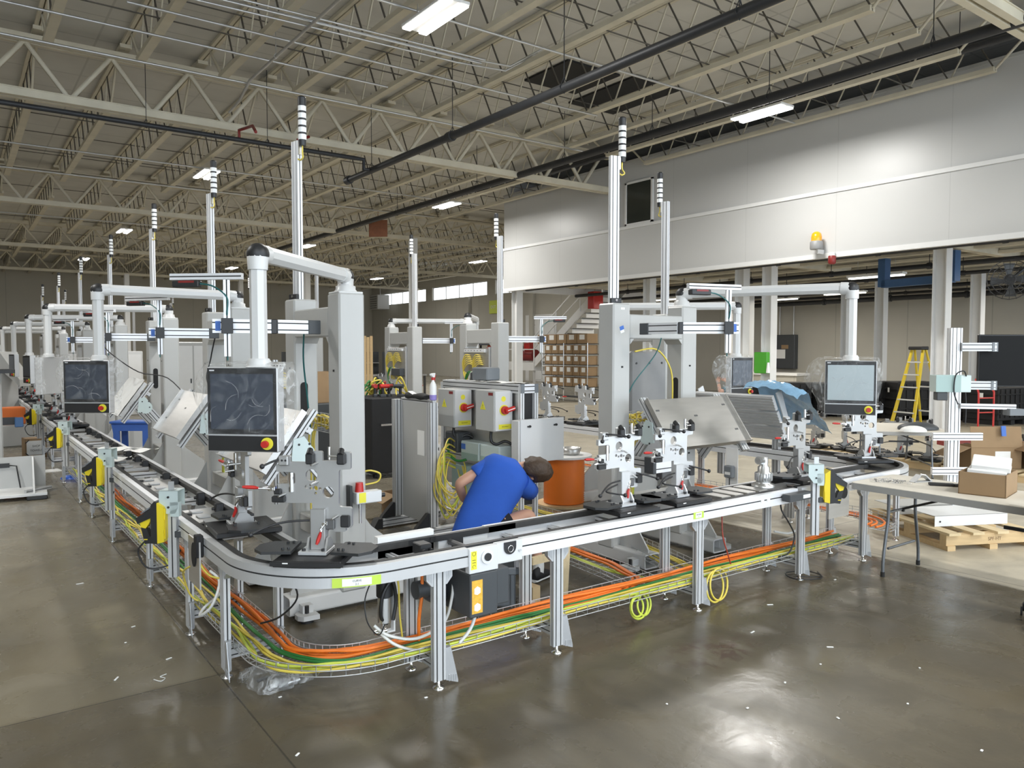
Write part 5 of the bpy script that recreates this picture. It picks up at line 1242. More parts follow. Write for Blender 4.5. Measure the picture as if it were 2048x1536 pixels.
vv = [(-.15, .03, .40, .14), (-.08, .11, .60, .14), (.05, .20, .82, .14), (.16, .26, .93, .07), (.25, .285, .935, .058), (.34, .31, .93, .085), (.42, .335, .905, .08),
      (-.03, .235, .965, .06), (-.305, .15, .82, .050), (-.265, .34, .63, .036),
      (.25, .19, .80, .06), (.35, .42, .66, .046), (.24, .6, .64, .033),
      (-.02, .0, .40, .10), (.33, .10, .575, .066), (.40, .02, .14, .042), (.42, .06, .07, .035),
      (-.25, .08, .40, .10), (-.12, .50, .50, .066), (.15, .20, .20, .042), (.19, .26, .10, .035)]
ee = [(0, 1), (1, 2), (2, 3), (3, 4), (4, 5), (5, 6), (2, 7), (7, 8), (8, 9), (2, 10), (10, 11), (11, 12), (0, 13), (13, 14), (14, 15), (15, 16), (0, 17), (17, 18), (18, 19), (19, 20)]
skin_body('body', vv, ee, 'skin', per)
hand(per, (-.265, .35, .62), (.35, .8, -.1), (0, 0, 1), 1); hand(per, (.235, .61, .64), (-.5, .8, 0), (0, 0, 1), -1)
def ell(c, lat, nor, a, b_, n=20, e=2.5):
    lat = Vector(lat).normalized(); nor = Vector(nor); nor = (nor - lat * nor.dot(lat)).normalized(); c = Vector(c); o = []
    for i in range(n):
        q = 2 * PI * i / n; cs, sn = math.cos(q), math.sin(q); o.append(c + lat * a * math.copysign(abs(cs) ** (2 / e), cs) + nor * b_ * math.copysign(abs(sn) ** (2 / e), sn))
    return o
rings = [((-.125, .02, .375), (1, .05, .03), (0, -1, .3), .235, .165), ((-.12, .03, .43), (1, .04, .02), (0, -1, .35), .235, .17), ((-.085, .075, .53), (1, .0, -.05), (0, -1, .5), .228, .165), ((-.035, .12, .64), (1, -.05, -.12), (0, -1, .6), .222, .16),
         ((.03, .165, .75), (1, -.1, -.25), (0, -1, .7), .225, .155), ((.08, .20, .85), (.92, -.13, -.38), (.1, -1, .7), .225, .15), ((.11, .225, .915), (.87, -.15, -.48), (.2, -1, .8), .225, .13), ((.135, .245, .955), (.86, -.15, -.5), (.3, -.9, .9), .19, .095), ((.165, .262, .965), (.86, -.15, -.5), (.4, -.8, .9), .105, .075), ((.20, .27, .955), (.6, -.15, -.8), (.4, -.8, .9), .075, .065)]
b = B(); b.loft([ell(*r) for r in rings])
b.tube([(.0, .235, .955), (-.06, .22, .94), (-.11, .205, .917), (-.155, .19, .895), (-.158, .189, .893)], .07, 14, rr=[.095, .088, .082, .08, .06])
b.tube([(.24, .19, .82), (.29, .25, .765), (.33, .33, .715), (.335, .34, .71)], .07, 14, rr=[.095, .09, .085, .06])
b.put('t_shirt', 'shirt', per)
b = B(); b.loft([ell((-.13, .02, .44), (1, 0, 0), (0, -1, .2), .20, .15), ell((-.14, .03, .34), (1, 0, 0), (0, -1, .1), .225, .17), ell((-.14, .05, .27), (1, 0, 0), (0, -1, 0), .20, .15)]); b.tube([(-.05, .0, .40), (.08, .03, .46), (.17, .055, .505), (.175, .056, .508)], .1, 14, rr=[.125, .115, .10, .08]); b.tube([(-.22, .1, .40), (-.18, .3, .45), (-.15, .4, .475), (-.149, .405, .477)], .1, 14, rr=[.12, .11, .098, .08]); b.put('shorts', 'shorts', per)
# head: skull shape, hair, ear, face turned down to the work
def head(parent, c, axis, face, hair, r=.098, bald=.0):
    c = Vector(c); ax = Vector(axis).normalized(); f = Vector(face); f = (f - ax * f.dot(ax)).normalized(); s_ = ax.cross(f)
    M_ = Matrix((s_, f, ax)).transposed().to_4x4(); M_.translation = c
    b = B(); b.M = M_; b.sph((0, 0, 0), r, 18, 12, sc=(.80, .96, 1.12)); b.sph((0, .03, -.055), r * .72, 14, 8, sc=(.82, .9, .9)); b.tube([(0, r * .92, .015), (0, r * 1.16, -.028), (0, r * .98, -.036)], .011, 8, rr=[.006, .014, .010]); b.put('head_shape', 'skin', parent)
    b = B(); b.M = M_
    for k in (-1, 1):
        b.add([(k * r * .79, .004 + .02 * math.cos(a), -.012 + .03 * math.sin(a)) for a in [2 * PI * i / 10 for i in range(10)]] + [(k * (r * .79 + .014), -.006 + .016 * math.cos(a), -.010 + .026 * math.sin(a)) for a in [2 * PI * i / 10 for i in range(10)]], [(i, (i + 1) % 10, 10 + (i + 1) % 10, 10 + i) for i in range(10)] + [tuple(range(10, 20))], True)
    b.put('ear', 'skin', parent)
    b = B(); b.M = M_
    for k in (-1, 1): b.sph((k * .031, r * .86, .012), .0095, 8, 6)
    b.put('eye', 'label_white', parent)
    b = B(); b.M = M_; b.tube([(-.024, r * .92, -.066), (0, r * .97, -.064), (.024, r * .92, -.066)], .005, 6); b.put('mouth', 'darkred', parent)
    b = B(); b.M = M_; rnd = random.Random(4); n, m2 = 26, 13; vs = []; R0 = r * 1.17
    for j in range(m2 + 1):
        ph = -.95 + (PI / 2 + .95) * j / m2
        for i in range(n):
            a = 2 * PI * i / n; fr_ = math.sin(a)    # +1 towards the face
            rr_ = R0 * (1 + .06 * math.sin(a * 7 + j) * math.cos(j * 1.3) + .05 * rnd.random())
            if fr_ > .35 and ph < .42 + .3 * (fr_ - .35): rr_ = r * .86
            if abs(math.cos(a)) > .93 and ph < -.12: rr_ = r * .8
            vs.append((rr_ * .84 * math.cos(ph) * math.cos(a), rr_ * .98 * math.cos(ph) * math.sin(a), rr_ * 1.13 * math.sin(ph)))
    b.add(vs, [(j * n + i, j * n + (i + 1) % n, (j + 1) * n + (i + 1) % n, (j + 1) * n + i) for j in range(m2) for i in range(n)], True)
    b.put('hair', hair, parent)
head(per, (.385, .29, .92), (.80, .0, -.22), (.08, .85, -.5), 'hair', .112)
def shoe(parent, heel, toe, m='shoe'):
    h = Vector(heel); d = Vector(toe) - h; L_ = d.length; d.normalize(); up = Vector((0, 0, 1)); up = (up - d * up.dot(d)).normalized(); s_ = d.cross(up); b = B()
    b.m = 1; b.loft([[h + d * t_ * L_ + s_ * w_ * math.cos(a) + up * (.0 + .012 * math.sin(a)) for a in [2 * PI * i / 12 for i in range(12)]] for t_, w_ in ((-.02, .02), (0, .034), (.3, .036), (.7, .046), (.95, .035), (1.02, .015))])
    b.m = 0; b.loft([[h + d * t_ * L_ + s_ * w_ * math.cos(a) + up * (.012 + hh * max(0, math.sin(a))) for a in [2 * PI * i / 12 for i in range(12)]] for t_, w_, hh in ((-.01, .02, .05), (0.02, .034, .095), (.25, .036, .10), (.5, .042, .07), (.8, .042, .045), (.98, .02, .025))]); return b.put('shoe', [m, 'sock'], parent)
shoe(per, (.36, -.09, .02), (.50, .13, .02)); shoe(per, (.155, .17, .10), (.27, .37, .03))
b = B(); b.tube([(.40, .02, .21), (.40, .01, .12), (.395, -.02, .07)], .05, 12, rr=[.047, .049, .048]); b.put('sock', 'sock', per)
b = B(); b.tube([(.145, .205, .25), (.15, .195, .17), (.165, .185, .13)], .05, 12, rr=[.047, .049, .046]); b.put('sock', 'sock', per)
# second man, half hidden behind the trays
p2 = thing('person', 'grey-haired person with raised hands working behind the far trays', 'person', (12.36, 9.54, 0), -36.15); p2.scale = (.89, .89, .89)
vv = [(0, 0, .95, .15), (-.02, 0, 1.15, .15), (-.03, -.02, 1.34, .15), (-.03, -.03, 1.44, .065), (-.02, -.05, 1.50, .055), (-.02, -.06, 1.56, .08), (-.20, -.05, 1.36, .06), (-.36, -.2, 1.33, .045), (-.40, -.22, 1.52, .034), (.15, -.04, 1.36, .06), (.02, -.33, 1.36, .045), (-.24, -.34, 1.55, .034),
      (-.1, 0, .9, .1), (-.11, -.02, .5, .068), (-.11, .02, .09, .045), (-.12, -.1, .05, .04), (.1, 0, .9, .1), (.11, -.02, .5, .068), (.11, .02, .09, .045), (.12, -.1, .05, .04)]
ee = [(0, 1), (1, 2), (2, 3), (3, 4), (4, 5), (2, 6), (6, 7), (7, 8), (2, 9), (9, 10), (10, 11), (0, 12), (12, 13), (13, 14), (14, 15), (0, 16), (16, 17), (17, 18), (18, 19)]
skin_body('body', vv, ee, 'skin', p2)
head(p2, (-.02, -.07, 1.57), (-.15, -.25, 1), (-.75, .5, -.3), 'hair_grey', .1)
b = B(); b.loft([ell((0, 0, .9), (1, 0, 0), (0, -1, 0), .19, .14), ell((0, 0, 1.1), (1, 0, 0), (0, -1, 0), .2, .15), ell((-.02, -.01, 1.3), (1, 0, 0), (0, -1, 0), .23, .15), ell((-.02, -.02, 1.42), (1, 0, 0), (0, -1, 0), .2, .11), ell((-.03, -.03, 1.46), (1, 0, 0), (0, -1, 0), .08, .07)]); b.tube([(-.17, -.05, 1.36), (-.28, -.14, 1.335)], .08, 12, rr=[.09, .075]); b.tube([(.14, -.05, 1.36), (.09, -.2, 1.355)], .08, 12, rr=[.09, .075]); b.put('t_shirt', 'shirt_teal', p2)
b = B(); b.loft([ell((0, 0, .98), (1, 0, 0), (0, -1, 0), .185, .135), ell((0, 0, .82), (1, 0, 0), (0, -1, 0), .2, .14)])
for s_ in (-1, 1): b.tube([(s_ * .1, 0, .85), (s_ * .11, -.01, .5), (s_ * .11, .01, .1)], .09, 12, rr=[.11, .085, .07])
b.put('trousers', 'shorts', p2)
hand(p2, (-.40, -.22, 1.53), (.1, .1, 1), (.2, 1, 0), 1); hand(p2, (-.25, -.34, 1.56), (-.8, .2, .5), (.2, .8, .3), -1)
shoe(p2, (-.11, .06, .014), (-.12, -.2, .014)); shoe(p2, (.11, .06, .014), (.12, -.2, .014))
b = B(); b.cyl((-.405, -.2, 1.56), (-.36, -.24, 1.72), .012, .006, 8); b.put('screwdriver', 'black', None, 'thin tool held up by the grey-haired person', 'tool', loc=tuple(p2.location), rz=-36.15).scale = (.89, .89, .89)

# ---------------------------------------------------------------- under and around the front run
t = thing('storage_tote', 'dark grey plastic tote under the drive unit', 'tote', (3.40, 4.98, 0), -36)
b = B(); b.box(-.22, -.16, 0, .22, .16, .012)
for a in ((-.22, -.16, .22, -.15), (-.22, .15, .22, .16), (-.22, -.16, -.21, .16), (.21, -.16, .22, .16)): b.box(a[0], a[1], 0, a[2], a[3], .30)
for x in (-.2, -.07, .06, .19): b.box(x - .006, -.172, .0, x + .006, -.16, .26)
b.put('body', 'greyplastic', t)
B().box(-.25, -.19, .26, .25, -.155, .31, .006).box(-.25, .155, .26, .25, .19, .31, .006).box(-.25, -.19, .26, -.215, .19, .31, .006).box(.215, -.19, .26, .25, .19, .31, .006).put('rim', 'greyplastic', t)
t = thing('sawhorse', 'pale wooden trestle leaning boards under the front run', 'trestle', (3.95, 4.72, 0), 5)
b = B(); b.M = Matrix.Translation((0, 0, 0)) @ Matrix.Rotation(R(4), 4, 'Y'); b.box(-.05, -.02, 0.005, .05, .02, .60); b.put('board', 'wood_pale', t)
B().box(-.30, .02, .30, -.04, .05, .36).put('brace', 'wood_pale', t); B().box(-.34, -.02, 0, -.26, .08, .14).put('block', 'wood', t)
# orange cable drum
t = thing('cable_drum', 'wooden cable drum wound with orange cable behind the crouching person', 'cable drum', (6.35, 7.55, 0))
b = B(); b.lathe([(.36, 0), (.36, .025)], 28); b.put('flange', 'wood', t); b = B(); b.lathe([(.36, .62), (.36, .645)], 28); b.put('flange', 'whitepaint', t)
pr = [(.20, .025)]
for i in range(22): z = .03 + i * .0265; pr += [(.255, z), (.268, z + .013)]
b = B(); b.lathe(pr + [(.20, .62)], 28); b.put('winding', 'cable_orange', t)
t = thing('metal_pan', 'shallow grey pan sitting on the cable drum', 'pan', (6.42, 7.5, .645)); b = B(); b.lathe([(.10, 0), (.13, .09), (.14, .09), (.11, .006)], 8); b.put('body', 'stainless', t)
# cardboard carton on the floor with open flaps
def carton(loc, rz, w_, d, h, label, m='cardboard', flaps=True, fill=False, group=None):
    t = thing('carton', label, 'cardboard box', loc, rz, group); b = B(); q = .008
    b.box(-w_ / 2, -d / 2, 0, w_ / 2, d / 2, q)
    for a in ((-w_ / 2, -d / 2, w_ / 2, -d / 2 + q), (-w_ / 2, d / 2 - q, w_ / 2, d / 2), (-w_ / 2, -d / 2, -w_ / 2 + q, d / 2), (w_ / 2 - q, -d / 2, w_ / 2, d / 2)): b.box(a[0], a[1], 0, a[2], a[3], h)
    b.put('body', m, t)
    if flaps:
        for x, an in ((-w_ / 2, -115), (w_ / 2, 120)): b = B().at((x, 0, h), 0, 0, 0); b.M = Matrix.Translation((x, 0, h)) @ Matrix.Rotation(R(an + 90 if x < 0 else an - 90), 4, 'Y'); s_ = -1 if x < 0 else 1; b.box(0, -d / 2, -.003, s_ * w_ * .45, d / 2, .003); b.put('flap', m, t)
    return t
carton((4.33, 8.12, 0), 0, .42, .36, .30, 'open cardboard carton on the floor behind the slotted uprights')
# black cabinet behind the nearest pillar
t = thing('tool_cabinet', 'black wheeled cabinet with a chrome bar handle behind the nearest portal', 'cabinet', (5.75, 11.3, 0), 0)
B().box(-.6, -.6, .08, .35, .3, 1.25, .015).put('body', 'blackmatte', t); B().box(-.45, -.63, .82, .05, -.61, .85).put('handle', 'chrome', t)
for x in (-.5, .25):
    for y in (-.5, .2): B().cyl((x - .02, y, .04), (x + .02, y, .04), .04, n=12).put('caster', 'rubber', t)
for i in range(9):
    rnd = random.Random(i + 60); a = [5.3 + .6 * rnd.random(), 11.0 + .3 * rnd.random()]
    cable([(a[0] + .25 * (rnd.random() - .5), a[1] + .2 * rnd.random(), 1.266 + (.30 * rnd.random() if 0 < k < 6 else 0)) for k in range(7)], .014, ['cable_yellow', 'cable_green', 'cable_yellow', 'cable_black', 'cable_red'][i % 5], 'tangled cable piled on the black cabinet', group='cables on the black cabinet')
for i, (x, y, m) in enumerate(((5.5, 10.95, 'red'), (5.62, 11.0, 'darkred'), (5.4, 11.1, 'red'), (5.7, 10.85, 'anthracite'))):
    t = thing('power_tool', 'red and black power tool lying on the black cabinet', 'power tool', (x, y, 1.25), 40 * i, 'power tools on the black cabinet'); B().cyl((-.08, 0, .17), (.08, 0, .17), .035, .03, 10).put('body', m, t); B().box(-.05, -.02, .03, -.01, .02, .16, .008).put('handle', 'black', t); B().box(-.08, -.03, 0, .02, .03, .045, .006).put('battery', 'anthracite', t)
# clear bag on the floor under the corner
b = B(); rnd = random.Random(9); n, m2 = 22, 8; vs = []
for j in range(m2 + 1):
    f = j / m2
    for i in range(n):
        a = 2 * PI * i / n; rr_ = (.165 + .035 * math.sin(3 * a) + .02 * math.sin(7 * a)) * math.cos(f * PI / 2 * .94); vs.append((rr_ * 1.15 * math.cos(a), rr_ * .8 * math.sin(a), .004 + .11 * math.sin(f * PI / 2) + .022 * (rnd.random() - .3) * math.sin(PI * f)))
b.add(vs, [(j * n + i, j * n + (i + 1) % n, (j + 1) * n + (i + 1) % n, (j + 1) * n + i) for j in range(m2) for i in range(n)], True)
t = thing('plastic_bag', 'clear plastic bag with a few parts lying on the floor under the corner', 'plastic bag', (1.50, 4.48, 0), -36); b.put('bag', 'bag', t)
B().at((.02, -.06, .012), 0, 0, 20).box(-.02, -.03, 0, .02, .03, .025).put('part_box', 'label_white', t); B().cyl((.09, -.02, .012), (.15, .02, .018), .02, n=10).put('part_tube', 'steel', t); B().at((-.06, 0, .02), 0, 0, 50).box(-.04, -.01, 0, .04, .01, .012).put('part_clip', 'black', t)
# debris on the floor
for i, (x, y, l, a) in enumerate(((1.077, 5.236, .04, 20), (.825, 7.382, .06, 0), (4.707, 2.821, .045, -40), (4.516, 3.298, .05, 10), (3.526, 2.601, .018, 0), (3.982, 2.672, .02, 30), (3.826, 2.239, .02, 70), (4.09, 1.629, .02, 10), (5.119, 3.58, .05, -30), (1.468, 4.272, .02, 0), (1.322, 3.605, .03, 40), (2.143, 3.771, .02, 0), (6.136, 3.643, .03, 0), (4.4, 2.7, .012, 0), (4.85, 2.3, .012, 50), (3.2, 2.9, .012, 0), (.75, 5.1, .05, 60), (1.0, 6.0, .03, 20), (.9, 5.7, .015, 0), (4.3, 2.1, .014, 30))):
    B().box(-l / 2, -.006, .0005, l / 2, .006, .006, .002).put('litter', 'paper', None, 'small white scrap lying on the concrete floor', 'scrap', 'white scraps on the floor', loc=(x, y, 0), rz=a)
cable([(.93, 4.95, .004), (.96, 4.9, .004), (.99, 4.93, .004), (.97, 4.97, .004), (1.01, 4.99, .004)], .003, 'cable_white', 'short curl of white wire on the left floor', cat='wire')
# ---------------------------------------------------------------- right foreground: folding table and what is on it
def folding_table(loc, rz, L_, W, label, top='tabletop'):
    """origin at a corner of the top; x along the length, y across"""
    t = thing('folding_table', label, 'table', loc, rz)
    b = B(); b.prism(rrect(0, 0, L_, W, .04), .715, .745, 'xy'); b.put('tabletop', top, t)
    b = B(); b.prism(rrect(-.003, -.003, L_ + .003, W + .003, .042), .69, .741, 'xy', [rrect(.012, .012, L_ - .012, W - .012, .03)]); b.put('skirt', 'tablegrey', t)
    for x in (.28, L_ - .28):
        for y, s_ in ((.14, -1), (W - .14, 1)):
            b = B(); b.tube(cr([(x, y + .06 * -s_ * 0, .71), (x, y, .48), (x, y + s_ * .03, .34), (x, y + s_ * .07, .15), (x, y + s_ * .075, .0)], 4), .0145, 8); b.m = 1; b.cyl((x, y + s_ * .075, .0), (x, y + s_ * .075, .04), .0185, n=8); b.put('leg', ['legsteel', 'rubber'], t)
        b = B(); b.tube([(x, .145, .22), (x, W - .145, .22)], .011, 6); b.tube([(x, .14, .52), (x, W - .14, .52)], .011, 6); b.put('leg_brace', 'legsteel', t)
        d = 1 if x < L_ / 2 else -1; b = B(); b.box(min(x, x + d * .45), W / 2 - .012, .50, max(x, x + d * .02), W / 2 + .012, .525); b.tube([(x, W / 2, .52), (x + d * .5, W / 2, .70)], .010, 6); b.put('folding_strut', 'black', t)
    return t
# table runs towards the camera on the right of the far curve
ft = folding_table((6.50, 3.73, 0), -90, 1.84, .76, 'pale folding table beside the far curve holding a cardboard box'); ft.scale = (1, 1, 1.083)
c = carton((6.946, 2.776, 0.8070), -80, .34, .42, .185, 'small cardboard box packed with papers on the folding table', flaps=False)
b = B()
t = thing('paper_stack', 'thick stack of white papers sticking out of the small cardboard box', 'papers', (6.974, 2.795, 0.8210), -80)
for i in range(3): B().at((.01 * i, .02 * i, .10 + i * .05), 4 * i, 3, 5 * i).box(-.14, -.17, 0, .14, .17, .045, .006).put('sheaf', 'paper', t)
b = B(); rnd = random.Random(21); vs = [(-.17 + .34 * i / 12, -.1 + .2 * k / 8, .004 + .035 * rnd.random() * math.sin(PI * i / 12) * math.sin(PI * k / 8)) for i in range(13) for k in range(9)]; b.add(vs, [(i * 9 + k, i * 9 + 9 + k, i * 9 + 10 + k, i * 9 + k + 1) for i in range(12) for k in range(8)], True)
b.put('parts_bag', 'bag', None, 'flat clear bag of small screws on the folding table end', 'plastic bag', loc=(6.804, 3.525, 0.8070), rz=-60)
b = B()
for i in range(40): x, y = rnd.random() * .28 - .14, rnd.random() * .15 - .075; b.cyl((x, y, .006), (x + .02 * (rnd.random() - .5), y + .02, .008), .004, n=5)
b.put('screws', 'darksteel', None, 'pile of small dark screws inside the clear bag', 'screws', kind='stuff', loc=(6.804, 3.525, 0.8070), rz=-60)
t = thing('steel_channel', 'bent steel channel bracket lying on the folding table', 'bracket', (7.031, 3.364, 0.8070), -20)
for s_ in (-1, 1): b = B(); b.M = Matrix.Translation((s_ * .10, 0, 0)) @ Matrix.Rotation(R(-s_ * 50), 4, 'Y'); b.box(-.005, -.03, 0, .005, .03, .10); b.put('flange', 'galv', t)
B().box(-.10, -.03, 0, .10, .03, .006).put('web', 'galv', t)
b = B(); b.box(-.10, -.03, 0, .10, .03, .025, .006); b.m = 1; b.box(.09, -.025, .003, .17, .025, .022, .006); b.put('power_supply', ['black', 'anthracite'], None, 'black power brick lying on the folding table', 'power supply', loc=(6.965, 3.156, 0.8070), rz=-55)
cable([(7.031, 3.080, 0.8130), (7.088, 3.032, 0.8130), (7.126, 2.957, 0.8110), (7.154, 2.900, 0.8170)], .004, 'cable_black', 'thin black lead of the power brick')
b = B(); vs = [(-.12 + .24 * i / 8, -.07 + .14 * k / 6, .003 + .02 * rnd.random() * math.sin(PI * i / 8) * math.sin(PI * k / 6)) for i in range(9) for k in range(7)]; b.add(vs, [(i * 7 + k, i * 7 + 7 + k, i * 7 + 8 + k, i * 7 + k + 1) for i in range(8) for k in range(6)], True); b.put('parts_bag', 'bag', None, 'second clear bag of parts beside the small cardboard box', 'plastic bag', loc=(7.221, 2.890, 0.8070), rz=10)
b = B(); b.sph((0, 0, .03), .09, 14, 6, -.3, 1, (1, .8, .5)); b.put('cloth_rag', 'midgrey', None, 'grey knitted rag at the near end of the folding table', 'rag', loc=(6.993, 2.388, 0.8010))
# second table behind with dark cloth and film
folding_table((11.3, 6.30, 0), -48, 1.3, 1.5, 'second folding table behind the monitor stand', 'tabletop')
b = B(); b.sph((0, 0, .02), .26, 16, 6, -.1, 1, (1.2, .7, .38)); b.put('jacket', 'anthracite', None, 'crumpled dark jacket on the second folding table', 'jacket', loc=(12.2, 5.9, .745), rz=-40)
b = B(); b.sph((0, 0, .02), .2, 12, 5, -.1, 1, (1, .7, .4)); b.put('film_wad', 'paper', None, 'crumpled white film on the second folding table', 'film', loc=(11.75, 5.75, .745), rz=-40)
# pallet with steel covers on it
t = thing('wood_pallet', 'pale wooden pallet on the floor under the folding table', 'pallet', (7.91, 3.51, 0), -26)
for y in (.02, .55, 1.08): b = B(); b.box(.0, y, .05, 1.05, y + .09, .155); b.put('stringer', 'wood', t)
for x in (0, .48, .95): b = B(); b.box(x, .0, 0, x + .09, 1.2, .05); b.put('skid', 'wood', t)
for x in (.0, .27, .55, .85): b = B(); b.box(x, -.02, .155, x + .13, 1.22, .18); b.put('deck_board', 'wood_pale', t)
text('SPF-HT', .05, t, (.55, .0185, .10), (R(90), 0, 0), 'cardboard_dark')
t = thing('cover_plate', 'white folded sheet metal cover on the pallet', 'sheet metal', (7.98, 3.72, .182), -26)
b = B(); b.box(.1, .05, .105, .95, .50, .11); b.box(.1, .05, 0, .95, .056, .11); b.box(.95, .05, 0, .955, .5, .11); b.m = 1; b.cyl((.16, .05, .05), (.16, .046, .05), .01, n=8); b.put('sheet', ['whitepaint', 'black'], t)
t = thing('cover_plate', 'second folded sheet metal cover lying behind on the pallet', 'sheet metal', (8.35, 4.25, .182), -26)
b = B(); b.box(.0, .0, .085, .7, .38, .09); b.box(0, 0, 0, .7, .006, .09); b.box(.694, 0, 0, .7, .38, .09); b.put('sheet', 'greypaint', t)
# monitor stand
t = thing('monitor_stand', 'slotted aluminium post carrying brackets, standing behind the folding table', 'stand', (9.80, 4.33, 0), -36)
B().prof((0, 0, .05), (0, 0, 2.26), .14, .09, (0, 1, 0), 3, 2).put('post', 'alu_bright', t)
B().box(-.25, -.25, 0, .25, .25, .05).put('base', 'greypaint', t)
for z in (.95, .53): B().prof((-.28, -.07, z), (.32, -.07, z), .045, .09, nh=2).put('cross_arm', 'alu_bright', t)
for z in (2.03, 1.57): B().prof((.05, -.05, z), (.42, -.12, z), .09, .10, nh=2).put('bracket_arm', 'alu', t)
for z in (2.03, 1.57): B().box(.36, -.16, z - .055, .43, -.08, z + .055).put('end_cap', 'greyplastic', t)
B().prof((.05, -.07, 1.32), (.60, -.25, 1.32), .045, .06).put('tray_arm', 'alu_bright', t); B().box(.50, -.30, 1.22, .68, -.16, 1.30, .005).put('tray_bracket', 'greyplastic', t)
t = thing('monitor', 'large black flat monitor on the slotted stand', 'monitor', (10.0, 4.15, 1.55), -36 - 4)
B().box(0, -.02, 0, 1.05, .025, .63, .006).put('housing', 'black', t); B().box(.012, -.024, .014, 1.038, -.02, .616).put('screen', 'screen_black', t)
t = thing('instrument_box', 'mint grey instrument box clamped to the slotted stand', 'instrument', (9.42, 4.38, 1.50), -36 - 10)
B().box(-.02, -.12, 0, .36, .10, .20, .006).put('body', 'mint', t); B().box(-.02, -.122, .002, .25, -.12, .198).put('front', 'mintdark', t); B().box(.0, -.10, -.10, .12, .02, 0, .008).put('socket', 'anthracite', t)
b = B(); b.tube(cr([(.30, -.13, .19), (.26, -.16, .25), (.18, -.15, .2), (.17, -.14, 0), (.22, -.13, -.14)], 5), .008, 6); b.put('lead', 'cable_black', t)
cable([(9.86, 4.22, 1.55), (9.85, 4.2, 1.3), (9.84, 4.2, 1.1)], .006, 'cable_black', 'black plug lead hanging down the slotted post')
# office chair at the right edge
t = thing('office_chair', 'black office chair at the right edge with caster base', 'chair', (6.42, 2.02, 0), 20)
for i in range(5):
    a = 2 * PI * i / 5 + 2.3; b = B(); b.tube([(0, 0, .14), (.18 * math.cos(a), .18 * math.sin(a), .10), (.30 * math.cos(a), .30 * math.sin(a), .085)], .022, 8, rr=[.03, .024, .018]); b.put('base_arm', 'black', t)
    x, y = .30 * math.cos(a), .30 * math.sin(a); b = B(); b.cyl((x - .012, y - .022, .032), (x - .012 + .0, y - .008, .032), .032, n=12); b.cyl((x - .012, y + .008, .032), (x - .012, y + .022, .032), .032, n=12); b.cyl((x, y, .03), (x, y, .09), .01, n=6); b.put('caster', 'rubber', t)
B().cyl((0, 0, .12), (0, 0, .46), .025, n=12).put('gas_lift', 'darksteel', t); B().box(-.24, -.24, .46, .24, .24, .54, .04).put('seat', 'blackmatte', t); b = B(); b.box(-.22, .22, .62, .22, .27, 1.05, .03); b.box(-.03, .2, .5, .03, .25, .66); b.put('backrest', 'blackmatte', t)
# ---------------------------------------------------------------- ladder, hand trucks, fan, crates, boxes
t = thing('step_ladder', 'yellow fibreglass step ladder with a black top under the mezzanine', 'ladder', (20.6, 10.0, 0), -105)
Hh = 2.05
for s_ in (-1, 1):
    b = B(); b.prism([(s_ * .34 - .04, 0), (s_ * .34 + .04, 0), (s_ * .17 + .03, Hh), (s_ * .17 - .03, Hh)], -.0, .05); b.M = Matrix.Identity(4); o = b.put('front_rail', 'ladderyellow', t); o.rotation_euler[0] = R(-14); o.location = (0, -.55, 0)
    b = B(); b.prism([(s_ * .36 - .03, 0), (s_ * .36 + .03, 0), (s_ * .17 + .025, Hh), (s_ * .17 - .025, Hh)], 0, .03); o = b.put('rear_rail', 'ladderyellow', t); o.rotation_euler[0] = R(14); o.location = (0, .55, 0)
for i in range(1, 6): z = i * .33; w_ = .34 - .17 * z / Hh; B().box(-w_, -.55 + z * math.tan(R(14)) - .01, z, w_, -.55 + z * math.tan(R(14)) + .08, z + .03).put('step', 'sheetlight', t)
for i in (1, 3, 5): z = i * .33; w_ = .36 - .19 * z / Hh; B().box(-w_, .55 - z * math.tan(R(14)) - .03, z, w_, .55 - z * math.tan(R(14)), z + .04).put('rear_brace', 'sheetlight', t)
B().box(-.22, -.13, Hh - .06, .22, .13, Hh + .03, .02).put('top_cap', 'black', t)
def hand_truck(loc, rz, label):
    t = thing('hand_truck', label, 'hand truck', loc, rz)
    for s_ in (-1, 1): B().tube(cr([(s_ * .2, .0, .1), (s_ * .2, 0, 1.0), (s_ * .2, .02, 1.15), (s_ * .14, .14, 1.38)], 4), .018, 8).put('rail', 'red', t)
    B().tube([(-.14, .14, 1.38), (.14, .14, 1.38)], .018, 8).put('handle', 'red', t)
    for z in (.35, .7, 1.0): B().tube([(-.2, 0, z), (.2, 0, z)], .014, 6).put('rung', 'red', t)
    B().box(-.22, -.25, .02, .22, 0, .035).put('toe_plate', 'darkred', t)
    for s_ in (-1, 1): b = B(); b.cyl((s_ * .25 - .035, .1, .14), (s_ * .25 + .035, .1, .14), .14, n=20); b.m = 1; b.cyl((s_ * .25 - .04, .1, .14), (s_ * .25 + .04, .1, .14), .06, n=14); b.put('wheel', ['rubber', 'steel'], t)
    return t
hand_truck((17.2, 6.95, 0), -20, 'red hand truck beside the slotted stand'); hand_truck((17.6, 6.1, 0), -60, 'red hand truck below the black monitor')
t = thing('dolly', 'low red platform dolly with black wheels behind the big carton', 'dolly', (14.9, 6.35, 0), -36); B().box(-.3, -.4, .22, 1.2, .4, .30).put('deck', 'darkred', t)
for x in (-.2, .5, 1.05): b = B(); b.cyl((x, -.44, .17), (x, -.36, .17), .17, n=18); b.m = 1; b.cyl((x, -.45, .17), (x, -.36, .17), .07, n=12); b.put('wheel', ['rubber', 'steel'], t)
t = thing('wall_fan', 'black caged drum fan at the right edge below the mezzanine', 'fan', (16.6, 6.35, 3.35), -70)
b = B()
